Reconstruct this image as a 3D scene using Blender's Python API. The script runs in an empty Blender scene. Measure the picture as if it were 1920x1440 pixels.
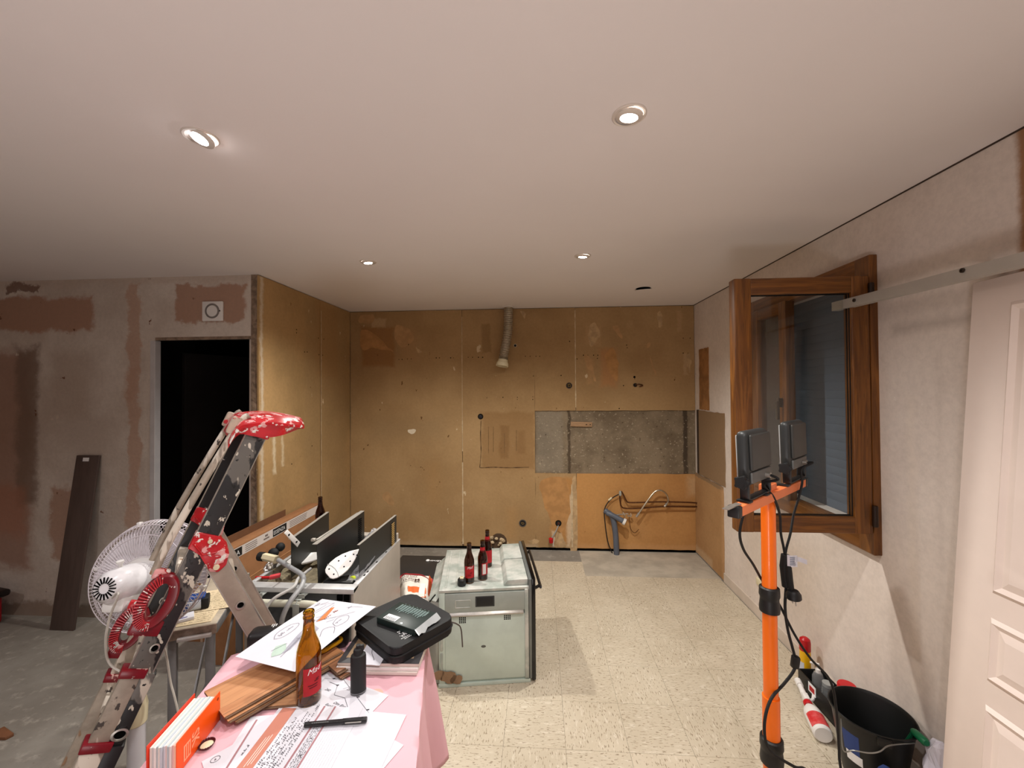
import bpy, bmesh, math, random
from mathutils import Vector as V, Matrix, noise
random.seed(7)
S = bpy.context.scene
COL = S.collection
PI = math.pi

# ------------------------------------------------------------------ camera, world, exposure
YAW, PITCH, ROLL, FPX, HC = 0.0657, 0.01277, -0.00684, 754.5, 1.72
_c, _s = math.cos(YAW), math.sin(YAW)
_r = V((_c, _s, 0)); _f = V((-_s, _c, 0)); _u = V((0, 0, 1))
_c, _s = math.cos(PITCH), math.sin(PITCH)
_f, _u = _f * _c + _u * _s, _u * _c - _f * _s
_c, _s = math.cos(ROLL), math.sin(ROLL)
_r, _u = _r * _c + _u * _s, _u * _c - _r * _s
CAM = V((0, 0, HC))
cd = bpy.data.cameras.new('camera'); cd.sensor_width = 36; cd.lens = FPX / 1920 * 36
cd.clip_start = 0.02
co = bpy.data.objects.new('camera', cd); COL.objects.link(co)
co.matrix_world = Matrix(((_r.x, _u.x, -_f.x, CAM.x), (_r.y, _u.y, -_f.y, CAM.y), (_r.z, _u.z, -_f.z, CAM.z), (0, 0, 0, 1)))
S.camera = co
S.view_settings.view_transform = 'Standard'; S.view_settings.look = 'None'
S.view_settings.gamma = 1; S.view_settings.use_curve_mapping = False
S.view_settings.exposure = 0.0
w = bpy.data.worlds.new('night'); S.world = w; w.use_nodes = True
w.node_tree.nodes['Background'].inputs[0].default_value = (0.02, 0.035, 0.07, 1)
w.node_tree.nodes['Background'].inputs[1].default_value = 0.25

CEIL = 2.591; XR = 1.635; YB = 4.338; XL = -2.08; YD = 2.874; XW = -4.7; YF = -2.4
LX = (-1.147, 0.295); LY = (1.293, 2.65, -0.06, -1.42)
# (x, y, watts, colour) of the recessed spots, the unseen ones behind the camera added for brightness
LAMPS = [(LX[0], LY[0], 24, (0.95, 0.95, 1.0)), (LX[1], LY[0], 60, (1.0, 0.96, 0.92)),
         (LX[0], LY[1], 106, (1.0, 0.97, 0.90)), (LX[1], LY[1], 124, (1.0, 0.97, 0.90)),
         (LX[0], LY[2], 9, (1.0, 0.97, 0.97)), (LX[1], LY[2], 58, (1.0, 0.97, 0.97)),
         (LX[0], LY[3], 14, (1.0, 0.97, 0.97)), (LX[1], LY[3], 36, (1.0, 0.97, 0.97)),
         (-2.59, LY[2], 75, (1.0, 0.95, 0.95)), (-2.59, LY[3], 24, (1.0, 0.95, 0.95))]
def spot(name, loc, power, col, size, blend, radius, direction=(0, 0, -1)):
    d = bpy.data.lights.new(name, 'SPOT'); d.energy = power; d.color = col
    d.spot_size = size; d.spot_blend = blend; d.shadow_soft_size = radius
    o = bpy.data.objects.new(name, d); COL.objects.link(o); o.location = loc
    o.rotation_euler = V(direction).to_track_quat('-Z', 'Y').to_euler()
    return o
# an added fill lamp, unseen behind the camera, turned up to brighten the ceiling
spot('ceiling_fill', (-0.35, -0.75, 0.4), 100, (1.0, 0.95, 0.95), math.radians(150), 1.0, 0.25, (0.0, 0.40, 1))

def at(px, py, x=None, y=None, z=None):
    d = _r * ((px - 960) / FPX) - _u * ((py - 720) / FPX) + _f
    t = (z - HC) / d.z if z is not None else (y / d.y if y is not None else x / d.x)
    return CAM + d * t

# ------------------------------------------------------------------ materials
def lin(c):
    return tuple((v / 255 / 12.92) if v / 255 <= 0.04045 else ((v / 255 + 0.055) / 1.055) ** 2.4 for v in c[:3]) + (1.0,)
class NT:
    def __init__(s, m):
        m.use_nodes = True; s.t = m.node_tree; s.n = s.t.nodes; s.b = s.n['Principled BSDF']; s._co = None
    def new(s, k): return s.n.new(k)
    def l(s, a, b): s.t.links.new(a, b)
    def co(s):
        if s._co is None: s._co = s.new('ShaderNodeTexCoord').outputs['Object']
        return s._co
    def inp(s, sock, v):
        if hasattr(v, 'links'): s.l(v, sock)
        else: sock.default_value = v
    def math(s, op, a, b=0.0, clamp=False):
        n = s.new('ShaderNodeMath'); n.operation = op; n.use_clamp = clamp
        s.inp(n.inputs[0], a); s.inp(n.inputs[1], b); return n.outputs[0]
    def map(s, scale=(1, 1, 1), rot=(0, 0, 0)):
        n = s.new('ShaderNodeMapping'); s.l(s.co(), n.inputs[0]); n.inputs['Scale'].default_value = scale; n.inputs['Rotation'].default_value = rot
        return n.outputs[0]
    def noise(s, scale, detail=4, rough=.55, vec=None, dist=0):
        n = s.new('ShaderNodeTexNoise'); s.l(vec or s.co(), n.inputs['Vector']); n.inputs['Scale'].default_value = scale
        n.inputs['Detail'].default_value = detail; n.inputs['Roughness'].default_value = rough; n.inputs['Distortion'].default_value = dist
        return n.outputs[0]
    def vor(s, scale, vec=None):
        n = s.new('ShaderNodeTexVoronoi'); s.l(vec or s.co(), n.inputs['Vector']); n.inputs['Scale'].default_value = scale
        return n.outputs['Distance']
    def ss(s, v, a, b):
        n = s.new('ShaderNodeMapRange'); n.interpolation_type = 'SMOOTHSTEP'; s.inp(n.inputs[0], v)
        n.inputs[1].default_value = a; n.inputs[2].default_value = b; return n.outputs[0]
    def mix(s, f, a, b):
        n = s.new('ShaderNodeMix'); n.data_type = 'RGBA'; s.inp(n.inputs[0], f); s.inp(n.inputs[6], a); s.inp(n.inputs[7], b); return n.outputs[2]
    def bump(s, h, strength=.3, dist=.01):
        n = s.new('ShaderNodeBump'); n.inputs['Strength'].default_value = strength; n.inputs['Distance'].default_value = dist
        s.l(h, n.inputs['Height']); s.l(n.outputs[0], s.b.inputs['Normal'])
    def base(s, v): s.inp(s.b.inputs['Base Color'], v)
def newmat(name):
    m = bpy.data.materials.new(name); return m, NT(m)
def mat(name, c, rough=.5, metal=0., var=.12, vs=12, bump=0., bs=80, spec=.5, coat=0., trans=0., ior=1.45, emit=None, estr=0., c2=None, stretch=None):
    m, t = newmat(name); b = t.b
    b.inputs['Roughness'].default_value = rough; b.inputs['Metallic'].default_value = metal
    b.inputs['Specular IOR Level'].default_value = spec; b.inputs['Coat Weight'].default_value = coat
    b.inputs['Transmission Weight'].default_value = trans; b.inputs['IOR'].default_value = ior
    a = lin(c)
    if var or c2:
        d = lin(c2) if c2 else tuple(v * (1 - var) for v in a[:3]) + (1,)
        vec = t.map(stretch) if stretch else None
        t.base(t.mix(t.ss(t.noise(vs, 5, .6, vec), .35, .65), a, d))
    else: t.base(a)
    if bump: t.bump(t.noise(bs, 4, .6, t.map(stretch) if stretch else None), bump, .004)
    if emit: b.inputs['Emission Color'].default_value = tuple(emit) + (1,); b.inputs['Emission Strength'].default_value = estr
    return m
def painted(name, base, splats, rough=.45, metal=0., seed=0.):
    """a base colour with paint splats: list of (colour, noise scale, threshold, stretch)"""
    m, t = newmat(name); t.b.inputs['Roughness'].default_value = rough
    c = lin(base); v0 = t.mix(t.ss(t.noise(20 + seed, 4), .35, .7), c, tuple(v * .72 for v in c[:3]) + (1,))
    tot = None
    for i, (sc, ns, th, st) in enumerate(splats):
        n = t.noise(ns + seed * .37 + i, 4, .5, t.map(st, (0.3 * i, .2 + seed, .4)))
        k = t.ss(n, th, th + .03); v0 = t.mix(k, v0, lin(sc))
        tot = k if tot is None else t.math('MAXIMUM', tot, k)
    t.base(v0)
    if metal: t.l(t.math('MULTIPLY', t.math('SUBTRACT', 1.0, tot), metal), t.b.inputs['Metallic'])
    t.bump(tot, .5, .002)
    return m
def wallmat(name, axis, base, base2, patches, amp=.08, nsc=5, rough=.9, streak=.0, speck=None, mottle=2.0, lines=(), bump=.25):
    """bare wall; patches = (u0,u1,v0,v1,colour,strength,edge) in wall metres with noisy outlines (stains, filler, torn paper)"""
    m, t = newmat(name); t.b.inputs['Roughness'].default_value = rough; t.b.inputs['Specular IOR Level'].default_value = .2
    sp = t.new('ShaderNodeSeparateXYZ'); t.l(t.co(), sp.inputs[0])
    U = sp.outputs['X'] if axis == 'x' else sp.outputs['Y']; W = sp.outputs['Z']
    n1 = t.math('MULTIPLY', t.math('SUBTRACT', t.noise(nsc, 8, .68), .5), amp * 2)
    n2 = t.math('MULTIPLY', t.math('SUBTRACT', t.noise(nsc * 1.13 + .7, 8, .68), .5), amp * 2)
    Un = t.math('ADD', U, n1); Wn = t.math('ADD', W, n2)
    col = t.mix(t.ss(t.noise(mottle, 7, .62), .36, .66), lin(base), lin(base2))
    for (u0, u1, v0, v1, pc, st, e) in patches:
        a = t.math('MINIMUM', t.math('SUBTRACT', Un, u0), t.math('SUBTRACT', u1, Un))
        b = t.math('MINIMUM', t.math('SUBTRACT', Wn, v0), t.math('SUBTRACT', v1, Wn))
        k = t.math('MULTIPLY', t.ss(t.math('MINIMUM', a, b), 0, e), st)
        col = t.mix(k, col, lin(pc))
    for (u0, hw, v0, v1, pc, st) in lines:            # thin joint / crack marks
        a = t.math('SUBTRACT', hw, t.math('ABSOLUTE', t.math('SUBTRACT', U, u0)))
        b = t.math('MINIMUM', t.math('SUBTRACT', Wn, v0), t.math('SUBTRACT', v1, Wn))
        brk = t.ss(t.noise(9, 3), .42, .5)
        k = t.math('MULTIPLY', t.math('MULTIPLY', t.ss(t.math('MINIMUM', a, b), 0, hw * .6), st), brk)
        col = t.mix(k, col, lin(pc))
    if speck:
        for (sc, ns, th, st) in speck:
            col = t.mix(t.ss(t.noise(ns, 5, .55, t.map(st)), th, th + .025), col, lin(sc))
    col = t.mix(t.math('MULTIPLY', t.ss(t.noise(40, 5, .7), .3, .75), .16), col, lin(tuple(v * .6 for v in base2)))
    t.base(col)
    t.bump(t.noise(30, 8, .7), bump, .006)
    return m

# ------------------------------------------------------------------ mesh builder
def frame(d, up=None):
    d = d.normalized(); up = up or (V((0, 0, 1)) if abs(d.z) < .95 else V((1, 0, 0)))
    a = up.cross(d).normalized(); b = d.cross(a).normalized(); return a, b
def rotz(a): return Matrix.Rotation(a, 4, 'Z')
def eul(x, y, z): return Matrix.Rotation(z, 4, 'Z') @ Matrix.Rotation(y, 4, 'Y') @ Matrix.Rotation(x, 4, 'X')
def axm(o, d, up=None):
    """matrix whose Z runs along d, placed at o"""
    d = V(d).normalized(); a, b = frame(d, up)
    return Matrix(((a.x, b.x, d.x, o[0]), (a.y, b.y, d.y, o[1]), (a.z, b.z, d.z, o[2]), (0, 0, 0, 1)))
def cat(pts, k=6, closed=False):
    pts = [V(p) for p in pts]; n = len(pts); out = []
    for i in range(n if closed else n - 1):
        g = (lambda j: pts[j % n]) if closed else (lambda j: pts[max(0, min(n - 1, j))])
        p0, p1, p2, p3 = g(i - 1), g(i), g(i + 1), g(i + 2)
        for q in range(k):
            t = q / k
            out.append(.5 * ((2 * p1) + (p2 - p0) * t + (2 * p0 - 5 * p1 + 4 * p2 - p3) * t * t + (3 * p1 - p0 - 3 * p2 + p3) * t ** 3))
    if not closed: out.append(pts[-1])
    return out
def world(o):
    return (world(o.parent) @ o.matrix_parent_inverse if o.parent else Matrix.Identity(4)) @ o.matrix_basis
class MB:
    def __init__(s): s.bm = bmesh.new()
    def _bev(s, vs, bev, seg=2):
        if bev > 0:
            es = list({e for v in vs for e in v.link_edges})
            bmesh.ops.bevel(s.bm, geom=es, offset=bev, segments=seg, affect='EDGES', profile=.5)
    def obox(s, o, u, v, w, bev=0, seg=2):
        o, u, v, w = V(o), V(u), V(v), V(w); b = s.bm
        if u.cross(v).dot(w) < 0: u, v = v, u
        P = [b.verts.new(o + u * i + v * j + w * k) for k in (0, 1) for j in (0, 1) for i in (0, 1)]
        for q in ((0, 2, 3, 1), (4, 5, 7, 6), (0, 1, 5, 4), (2, 6, 7, 3), (0, 4, 6, 2), (1, 3, 7, 5)): b.faces.new([P[i] for i in q])
        s._bev(P, bev, seg); return s
    def box(s, c, d, R=None, bev=0, seg=2):
        R = (R or Matrix.Identity(4)).to_3x3(); c = V(c)
        u, v, w = R @ V((d[0], 0, 0)), R @ V((0, d[1], 0)), R @ V((0, 0, d[2]))
        return s.obox(c - (u + v + w) / 2, u, v, w, bev, seg)
    def bar(s, a, b, wd, ht, up=None, bev=0):
        a, b = V(a), V(b); x, y = frame(b - a, up)
        return s.obox(a - x * wd / 2 - y * ht / 2, x * wd, y * ht, b - a, bev)
    def tube(s, pts, r, n=10, closed=False, caps=True):
        pts = [V(p) for p in pts]; N = len(pts); b = s.bm; rings = []
        R = r if isinstance(r, (list, tuple)) else [r] * N
        tg = []
        for i in range(N):
            a = pts[(i - 1) % N] if closed else pts[max(0, i - 1)]; c = pts[(i + 1) % N] if closed else pts[min(N - 1, i + 1)]
            tg.append((c - a).normalized() if (c - a).length > 1e-9 else V((0, 0, 1)))
        x, _ = frame(tg[0])
        for i in range(N):
            x = (x - tg[i] * x.dot(tg[i])); x = x.normalized() if x.length > 1e-6 else frame(tg[i])[0]
            y = tg[i].cross(x)
            rings.append([b.verts.new(pts[i] + (x * math.cos(2 * PI * k / n) + y * math.sin(2 * PI * k / n)) * R[i]) for k in range(n)])
        for i in range(N if closed else N - 1):
            A, B = rings[i], rings[(i + 1) % N]
            for k in range(n): b.faces.new((A[k], A[(k + 1) % n], B[(k + 1) % n], B[k]))
        if caps and not closed: b.faces.new(rings[0][::-1]); b.faces.new(rings[-1])
        return s
    def lathe(s, prof, M=None, n=28, cap=True, arc=None):
        M = M or Matrix.Identity(4); b = s.bm; rings = []
        for (r, z) in prof:
            if r <= 1e-6: rings.append([b.verts.new(M @ V((0, 0, z)))])
            else: rings.append([b.verts.new(M @ V((r * math.cos(2 * PI * k / n), r * math.sin(2 * PI * k / n), z))) for k in range(n)])
        for A, B in zip(rings, rings[1:]):
            for k in range(n):
                j = (k + 1) % n
                if len(A) == 1 and len(B) == 1: break
                if len(A) == 1: b.faces.new((A[0], B[j], B[k]))
                elif len(B) == 1: b.faces.new((A[k], A[j], B[0]))
                else: b.faces.new((A[k], A[j], B[j], B[k]))
        if cap:
            if len(rings[0]) > 1: b.faces.new(rings[0][::-1])
            if len(rings[-1]) > 1: b.faces.new(rings[-1])
        return s
    def prism(s, poly, vec, bev=0, seg=2):
        b = s.bm; vec = V(vec); A = [b.verts.new(V(p)) for p in poly]; B = [b.verts.new(V(p) + vec) for p in poly]; n = len(A)
        b.faces.new(A[::-1]); b.faces.new(B)
        for i in range(n): b.faces.new((A[i], A[(i + 1) % n], B[(i + 1) % n], B[i]))
        s._bev(A + B, bev, seg); return s
    def ribbon(s, L, R, t=None):
        """strip between two polylines; with t (a vector) it gets that thickness"""
        b = s.bm; L = [V(p) for p in L]; R = [V(p) for p in R]
        a = [b.verts.new(p) for p in L]; c = [b.verts.new(p) for p in R]
        for i in range(len(a) - 1): b.faces.new((a[i], a[i + 1], c[i + 1], c[i]))
        if t is not None:
            t = V(t); a2 = [b.verts.new(p + t) for p in L]; c2 = [b.verts.new(p + t) for p in R]
            for i in range(len(a) - 1):
                b.faces.new((a2[i], c2[i], c2[i + 1], a2[i + 1])); b.faces.new((a[i], a2[i], a2[i + 1], a[i + 1])); b.faces.new((c[i], c[i + 1], c2[i + 1], c2[i]))
            b.faces.new((a[0], c[0], c2[0], a2[0])); b.faces.new((a[-1], a2[-1], c2[-1], c[-1]))
        return s
    def grid(s, P, nu, nv, thick=None):
        """P(s,t)->point; thick = vector towards the back"""
        b = s.bm; g = [[b.verts.new(P(i / nu, j / nv)) for i in range(nu + 1)] for j in range(nv + 1)]
        for j in range(nv):
            for i in range(nu): b.faces.new((g[j][i], g[j][i + 1], g[j + 1][i + 1], g[j + 1][i]))
        if thick is not None:
            h = [[b.verts.new(v.co + V(thick)) for v in row] for row in g]
            for j in range(nv):
                for i in range(nu): b.faces.new((h[j][i], h[j + 1][i], h[j + 1][i + 1], h[j][i + 1]))
            for i in range(nu):
                b.faces.new((g[0][i], h[0][i], h[0][i + 1], g[0][i + 1])); b.faces.new((g[nv][i], g[nv][i + 1], h[nv][i + 1], h[nv][i]))
            for j in range(nv):
                b.faces.new((g[j][0], g[j + 1][0], h[j + 1][0], h[j][0])); b.faces.new((g[j][nu], h[j][nu], h[j + 1][nu], g[j + 1][nu]))
        return s
    def sphere(s, c, d, n=16, R=None):
        R = R or Matrix.Identity(4)
        bmesh.ops.create_uvsphere(s.bm, u_segments=n, v_segments=max(6, n // 2), radius=.5, matrix=Matrix.Translation(V(c)) @ R @ Matrix.Diagonal((d[0], d[1], d[2], 1)))
        return s
    def torus(s, M, R, r, n=32, k=8, sx=1, sy=1):
        return s.tube([M @ V((R * sx * math.cos(2 * PI * i / n), R * sy * math.sin(2 * PI * i / n), 0)) for i in range(n)], r, k, closed=True)
    def text(s, body, fn, size, lift=0, align='LEFT', shear=0, thick=0):
        """flat lettering; fn(x,y)->point maps the text's own plane into the scene"""
        c = bpy.data.curves.new('t', 'FONT'); c.body = body; c.size = size; c.align_x = align; c.shear = shear; c.resolution_u = 2; c.offset = thick
        o = bpy.data.objects.new('t', c); COL.objects.link(o)
        dg = bpy.context.evaluated_depsgraph_get(); me = bpy.data.meshes.new_from_object(o.evaluated_get(dg))
        vs = [s.bm.verts.new(fn(v.co.x, v.co.y)) for v in me.vertices]
        for p in me.polygons:
            try: s.bm.faces.new([vs[i] for i in p.vertices])
            except ValueError: pass
        bpy.data.objects.remove(o); bpy.data.curves.remove(c); bpy.data.meshes.remove(me); return s
    def build(s, name, m, parent=None, smooth=35, kind=None, label=None, local=False, fix=True, origin=True):
        if fix: bmesh.ops.recalc_face_normals(s.bm, faces=s.bm.faces)
        me = bpy.data.meshes.new(name)
        off = None
        if parent is None and kind is None and origin and s.bm.verts:
            xs = [v.co for v in s.bm.verts]
            off = V(((min(v.x for v in xs) + max(v.x for v in xs)) / 2, (min(v.y for v in xs) + max(v.y for v in xs)) / 2, min(v.z for v in xs)))
            for v in s.bm.verts: v.co -= off
        s.bm.to_mesh(me); s.bm.free()
        for x in (m if isinstance(m, (list, tuple)) else [m]): me.materials.append(x)
        if smooth:
            me.polygons.foreach_set('use_smooth', [True] * len(me.polygons))
            me.set_sharp_from_angle(angle=math.radians(smooth))
        o = bpy.data.objects.new(name, me); COL.objects.link(o)
        if off is not None: o.location = off
        if parent is not None:
            o.parent = parent
            if not local:
                W = world(parent)
                o.matrix_parent_inverse = W.inverted()
        if kind: o['kind'] = kind
        if label: o['label'] = label
        return o
def tag(o, label, category, group=None, kind=None):
    o['label'] = label; o['category'] = category
    if group: o['group'] = group
    if kind: o['kind'] = kind
    return o
def thing(name, label, category, loc, group=None):
    o = bpy.data.objects.new(name, None); COL.objects.link(o); o.location = loc; o.empty_display_size = .05
    return tag(o, label, category, group)
def copy_tree(o, parent=None):
    c = o.copy(); COL.objects.link(c)
    if parent is not None: c.parent = parent; c.matrix_parent_inverse = o.matrix_parent_inverse.copy()
    for ch in list(o.children): copy_tree(ch, c)
    return c

# ------------------------------------------------------------------ common materials
M = {}
M['white_paint'] = mat('white_paint', (232, 224, 216), .55, var=.05)
M['ceiling'] = mat('ceiling_paint', (234, 226, 222), .9, var=.03, vs=.8, bump=.06, bs=150, spec=.2)
M['plaster'] = mat('plaster', (215, 202, 190), .9, var=.1, vs=3)
M['black_plastic'] = mat('black_plastic', (24, 24, 25), .45, var=.2)
M['black_rubber'] = mat('black_rubber', (18, 18, 19), .7, var=.2)
M['dark_void'] = mat('dark_void', (9, 8, 8), .95, var=0, spec=.05)
M['alu'] = mat('aluminium', (190, 186, 178), .38, .85, var=.15, vs=30)
M['steel'] = mat('galvanised_steel', (188, 194, 188), .42, .55, var=.12, vs=18)
M['grey_plastic'] = mat('grey_plastic', (150, 152, 150), .5, var=.1)
M['white_plastic'] = mat('white_plastic', (233, 230, 226), .35, var=.04)
M['cream_plastic'] = mat('cream_plastic', (225, 214, 180), .45, var=.06)
M['red_plastic'] = mat('red_plastic', (196, 20, 30), .35, var=.15)
M['copper'] = mat('tarnished_copper', (110, 72, 48), .45, .8, var=.35, vs=60)
M['card'] = mat('brown_cardboard', (160, 112, 74), .85, var=.12, vs=14)
M['paper'] = mat('white_paper', (214, 213, 220), .8, var=.02)
M['ink'] = mat('dark_ink', (52, 50, 58), .8, var=0)
M['white_print'] = mat('white_print', (235, 235, 235), .7, var=0)
M['black_print'] = mat('black_print', (22, 20, 20), .7, var=0)

# ------------------------------------------------------------------ the room
def struct(mb, name, m, parent=None, smooth=0):
    return mb.build(name, m, parent, smooth, kind=None if parent else 'structure', origin=False)
mb = MB(); mb.box(((XW + XR) / 2, (YF + 6.2) / 2, -.05), (XR - XW + .6, 6.2 - YF + .4, .1))
floor_m, t = newmat('concrete_floor')
t.b.inputs['Roughness'].default_value = .85; t.b.inputs['Specular IOR Level'].default_value = .25
c = t.mix(t.ss(t.noise(1.6, 6, .6), .35, .68), lin((146, 140, 131)), lin((124, 117, 108)))
c = t.mix(t.math('MULTIPLY', t.ss(t.noise(14, 6, .65), .52, .72), .35), c, lin((205, 196, 182)))
c = t.mix(t.math('MULTIPLY', t.ss(t.noise(55, 4, .6), .6, .7), .4), c, lin((110, 98, 84)))
t.base(c); t.bump(t.noise(45, 6, .65), .2, .004)
floor = struct(mb, 'floor', floor_m)
ceil_b = MB().box(((XW + XR) / 2, (YF + 6.2) / 2, CEIL + .05), (XR - XW + .6, 6.2 - YF + .4, .1))
ceiling = struct(ceil_b, 'ceiling', M['ceiling'])

# vinyl floor tiles, 30 cm, grain turned tile by tile
def tilemat(name, st):
    m, t = newmat(name); t.b.inputs['Roughness'].default_value = .42; t.b.inputs['Specular IOR Level'].default_value = .35
    oi = t.new('ShaderNodeObjectInfo')
    ad = t.new('ShaderNodeVectorMath'); ad.operation = 'ADD'; t.l(t.co(), ad.inputs[0]); t.l(oi.outputs['Location'], ad.inputs[1])
    mp = t.new('ShaderNodeMapping'); t.l(ad.outputs[0], mp.inputs[0]); mp.inputs['Scale'].default_value = st
    base = t.mix(t.ss(t.noise(2.5, 5, .6, ad.outputs[0]), .3, .7), lin((204, 192, 171)), lin((190, 177, 155)))
    base = t.mix(t.math('MULTIPLY', oi.outputs['Random'], .35), base, lin((188, 177, 156)))
    base = t.mix(t.math('MULTIPLY', t.ss(t.noise(9, 4, .55, mp.outputs[0]), .56, .66), .55), base, lin((218, 208, 190)))
    mp2 = t.new('ShaderNodeMapping'); t.l(ad.outputs[0], mp2.inputs[0]); mp2.inputs['Scale'].default_value = tuple(v * 1.7 for v in st); mp2.inputs['Location'].default_value = (3, 5, 0)
    base = t.mix(t.math('MULTIPLY', t.ss(t.noise(15, 3, .5, mp2.outputs[0]), .585, .64), .75), base, lin((126, 108, 86)))
    t.base(base); return m
TM = [tilemat('vinyl_tile_a', (1.6, 6.5, 1)), tilemat('vinyl_tile_b', (6.5, 1.6, 1))]
tile_me = []
for k in (0, 1):
    b = bmesh.new(); P = MB(); P.bm = b
    P.box((0, 0, .0015), (.2990, .2990, .003), bev=.0005, seg=1)
    me = bpy.data.meshes.new('tile'); b.to_mesh(me); b.free(); me.materials.append(TM[k]); tile_me.append(me)
nt = 0
for j in range(-1, 12):
    yc = .75 + .3 * j - .15
    for i in range(-4, 6):
        xc = .117 + .15 + .3 * i
        if yc > 3.86 and (xc > .42): continue
        if yc > 4.2 or xc > XR + .05: continue
        if xc < -.8 and yc < 2.2: continue
        if xc < -1.0 and yc > 3.2 and False: continue
        o = bpy.data.objects.new('tile', tile_me[(i + j) % 2]); COL.objects.link(o)
        o.location = (xc, yc, 0); o.rotation_euler.z = random.uniform(-.0015, .0015)
        o.parent = floor; nt += 1

# right wall with the window hole
WY0, WY1, WZ0, WZ1 = 2.10, 3.15, .965, 2.305
def frame_wall(x0, x1, hole, rng, axis):
    """boxes around a hole; axis 'y' wall (constant x) or 'x' wall (constant y)"""
    mb = MB(); (a0, a1, z0, z1) = hole; (r0, r1) = rng
    for (p, q, lo, hi) in ((r0, a0, 0, CEIL), (a1, r1, 0, CEIL), (a0, a1, 0, z0), (a0, a1, z1, CEIL)):
        if hi - lo < 1e-4 or q - p < 1e-4: continue
        if axis == 'y': mb.box(((x0 + x1) / 2, (p + q) / 2, (lo + hi) / 2), (abs(x1 - x0), q - p, hi - lo))
        else: mb.box(((p + q) / 2, (x0 + x1) / 2, (lo + hi) / 2), (q - p, abs(x1 - x0), hi - lo))
    return mb
yr = lambda px, py: at(px, py, x=XR).y
rp = [(1.2, yr(1898, 300), 1.0, 2.7, (158, 112, 70), .95, .03),
      (4.222, 4.4, 1.50, 2.7, (214, 200, 184), .0, .03),
      (1.72, 1.80, -.1, 1.9, (196, 184, 174), .6, .10), (1.60, 1.68, -.1, 2.0, (228, 214, 202), .8, .04),
      (1.84, 1.93, -.1, 1.7, (230, 217, 204), .75, .05), (2.0, 2.2, -.1, .8, (229, 215, 200), .5, .2),
      (1.5, 2.0, 1.93, 2.03, (190, 178, 168), .7, .06), (2.3, 3.5, .1, .9, (205, 186, 166), .45, .35),
      (3.2, 3.6, .9, 2.4, (206, 190, 174), .4, .2)]
wall_right_m = wallmat('skim_plaster', 'y', (230, 218, 208), (218, 205, 195), rp, amp=.025, nsc=7,
                       speck=[((176, 140, 120), 9, .73, (1, 1, 1.4)), ((236, 226, 216), 14, .72, (1, 1, .5))], mottle=1.7, bump=.07)
wall_right = struct(frame_wall(XR, XR + .28, (WY0, WY1, WZ0, WZ1), (YF, YB + .2), 'y'), 'wall_right', wall_right_m)

# back wall: cement behind, plasterboard sheets in front
cem = wallmat('rough_cement', 'x', (146, 130, 108), (116, 101, 82),
              [(.300, .345, .8, 1.5, (78, 64, 50), .85, .015), (1.50, 1.565, .8, 1.5, (70, 58, 48), .85, .02), (-.05, .28, .8, 1.5, (150, 140, 124), .5, .05)],
              amp=.03, nsc=9, mottle=3, speck=[((172, 158, 136), 38, .62, (1, 1, 1.3)), ((88, 74, 58), 24, .67, (1, 1, 1))], bump=1.4)
wall_back = struct(MB().box(((XL - .3 + XR + .3) / 2, YB + .1, CEIL / 2), (XR - XL + .6, .2, CEIL)), 'wall_back', cem)
xb = lambda px, py=800: at(px, py, y=YB - .013).x
zb = lambda px, py: at(px, py, y=YB - .013).z
bp = [(-1.98, -1.55, 1.95, 2.45, (150, 104, 60), .7, .06), (-1.55, -1.30, 2.0, 2.42, (178, 140, 98), .55, .08), (-1.85, -1.66, 2.40, 2.52, (190, 160, 120), .8, .03),
      (-1.3, -1.0, .4, 1.0, (176, 134, 84), .35, .2), (-.4, -.2, .05, .5, (180, 138, 88), .4, .12),
      (.48, .70, 2.15, 2.42, (186, 152, 110), .75, .06), (.62, .86, 1.70, 2.18, (182, 130, 84), .7, .08), (.50, .60, 1.75, 2.05, (184, 144, 100), .6, .04),
      (1.44, 1.52, 2.3, 2.55, (186, 152, 112), .7, .03), (1.50, 1.57, 1.85, 2.10, (192, 162, 124), .8, .03), (.95, 1.02, 2.35, 2.45, (182, 150, 110), .5, .03),
      (.1, .40, .05, .80, (186, 134, 78), .85, .06), (.26, .40, .02, .62, (214, 190, 158), .8, .05), (.12, .24, .02, .22, (222, 204, 176), .85, .04),
      (-.64, -.02, .84, 1.50, (140, 104, 64), .55, .05), (-.44, -.30, .95, 1.35, (126, 92, 56), .5, .04), (-.26, -.12, 1.0, 1.3, (128, 94, 58), .4, .05),
      (-1.95, -.9, 1.05, 1.55, (150, 124, 90), .45, .25), (-2.1, -.8, -.02, .10, (186, 160, 126), .5, .06), (-.5, .0, .0, .08, (206, 186, 158), .5, .05),
      (-.62, -.5, 2.1, 2.45, (140, 110, 72), .6, .03)]
board_m = wallmat('bare_plasterboard_paper', 'x', (178, 146, 104), (162, 130, 90), bp, amp=.05, nsc=7,
                  speck=[((212, 190, 156), 7, .705, (1, 1, .55)), ((112, 80, 48), 13, .70, (1, 1, .6)), ((220, 204, 176), 24, .735, (1, 1, .7))], mottle=1.4, bump=.12)
board_o = wallmat('orange_plasterboard', 'x', (196, 146, 90), (182, 132, 80),
                  [(.36, 1.7, .0, .10, (198, 152, 104), .6, .05), (.85, 1.2, .05, .45, (186, 140, 90), .5, .15), (1.5, 1.7, .55, .85, (204, 176, 140), .5, .1)],
                  amp=.05, nsc=7, speck=[((120, 76, 38), 12, .71, (1, 1, 1)), ((222, 196, 156), 15, .735, (1, 1, .6))], mottle=1.5, bump=.12)
J1, J2 = xb(867), xb(1080)
NX0, NX1, NZ0, NZ1 = xb(1003, 800), xb(1301, 800), zb(1100, 888), zb(1100, 770)
g = .002
BT = CEIL - .006
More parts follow.
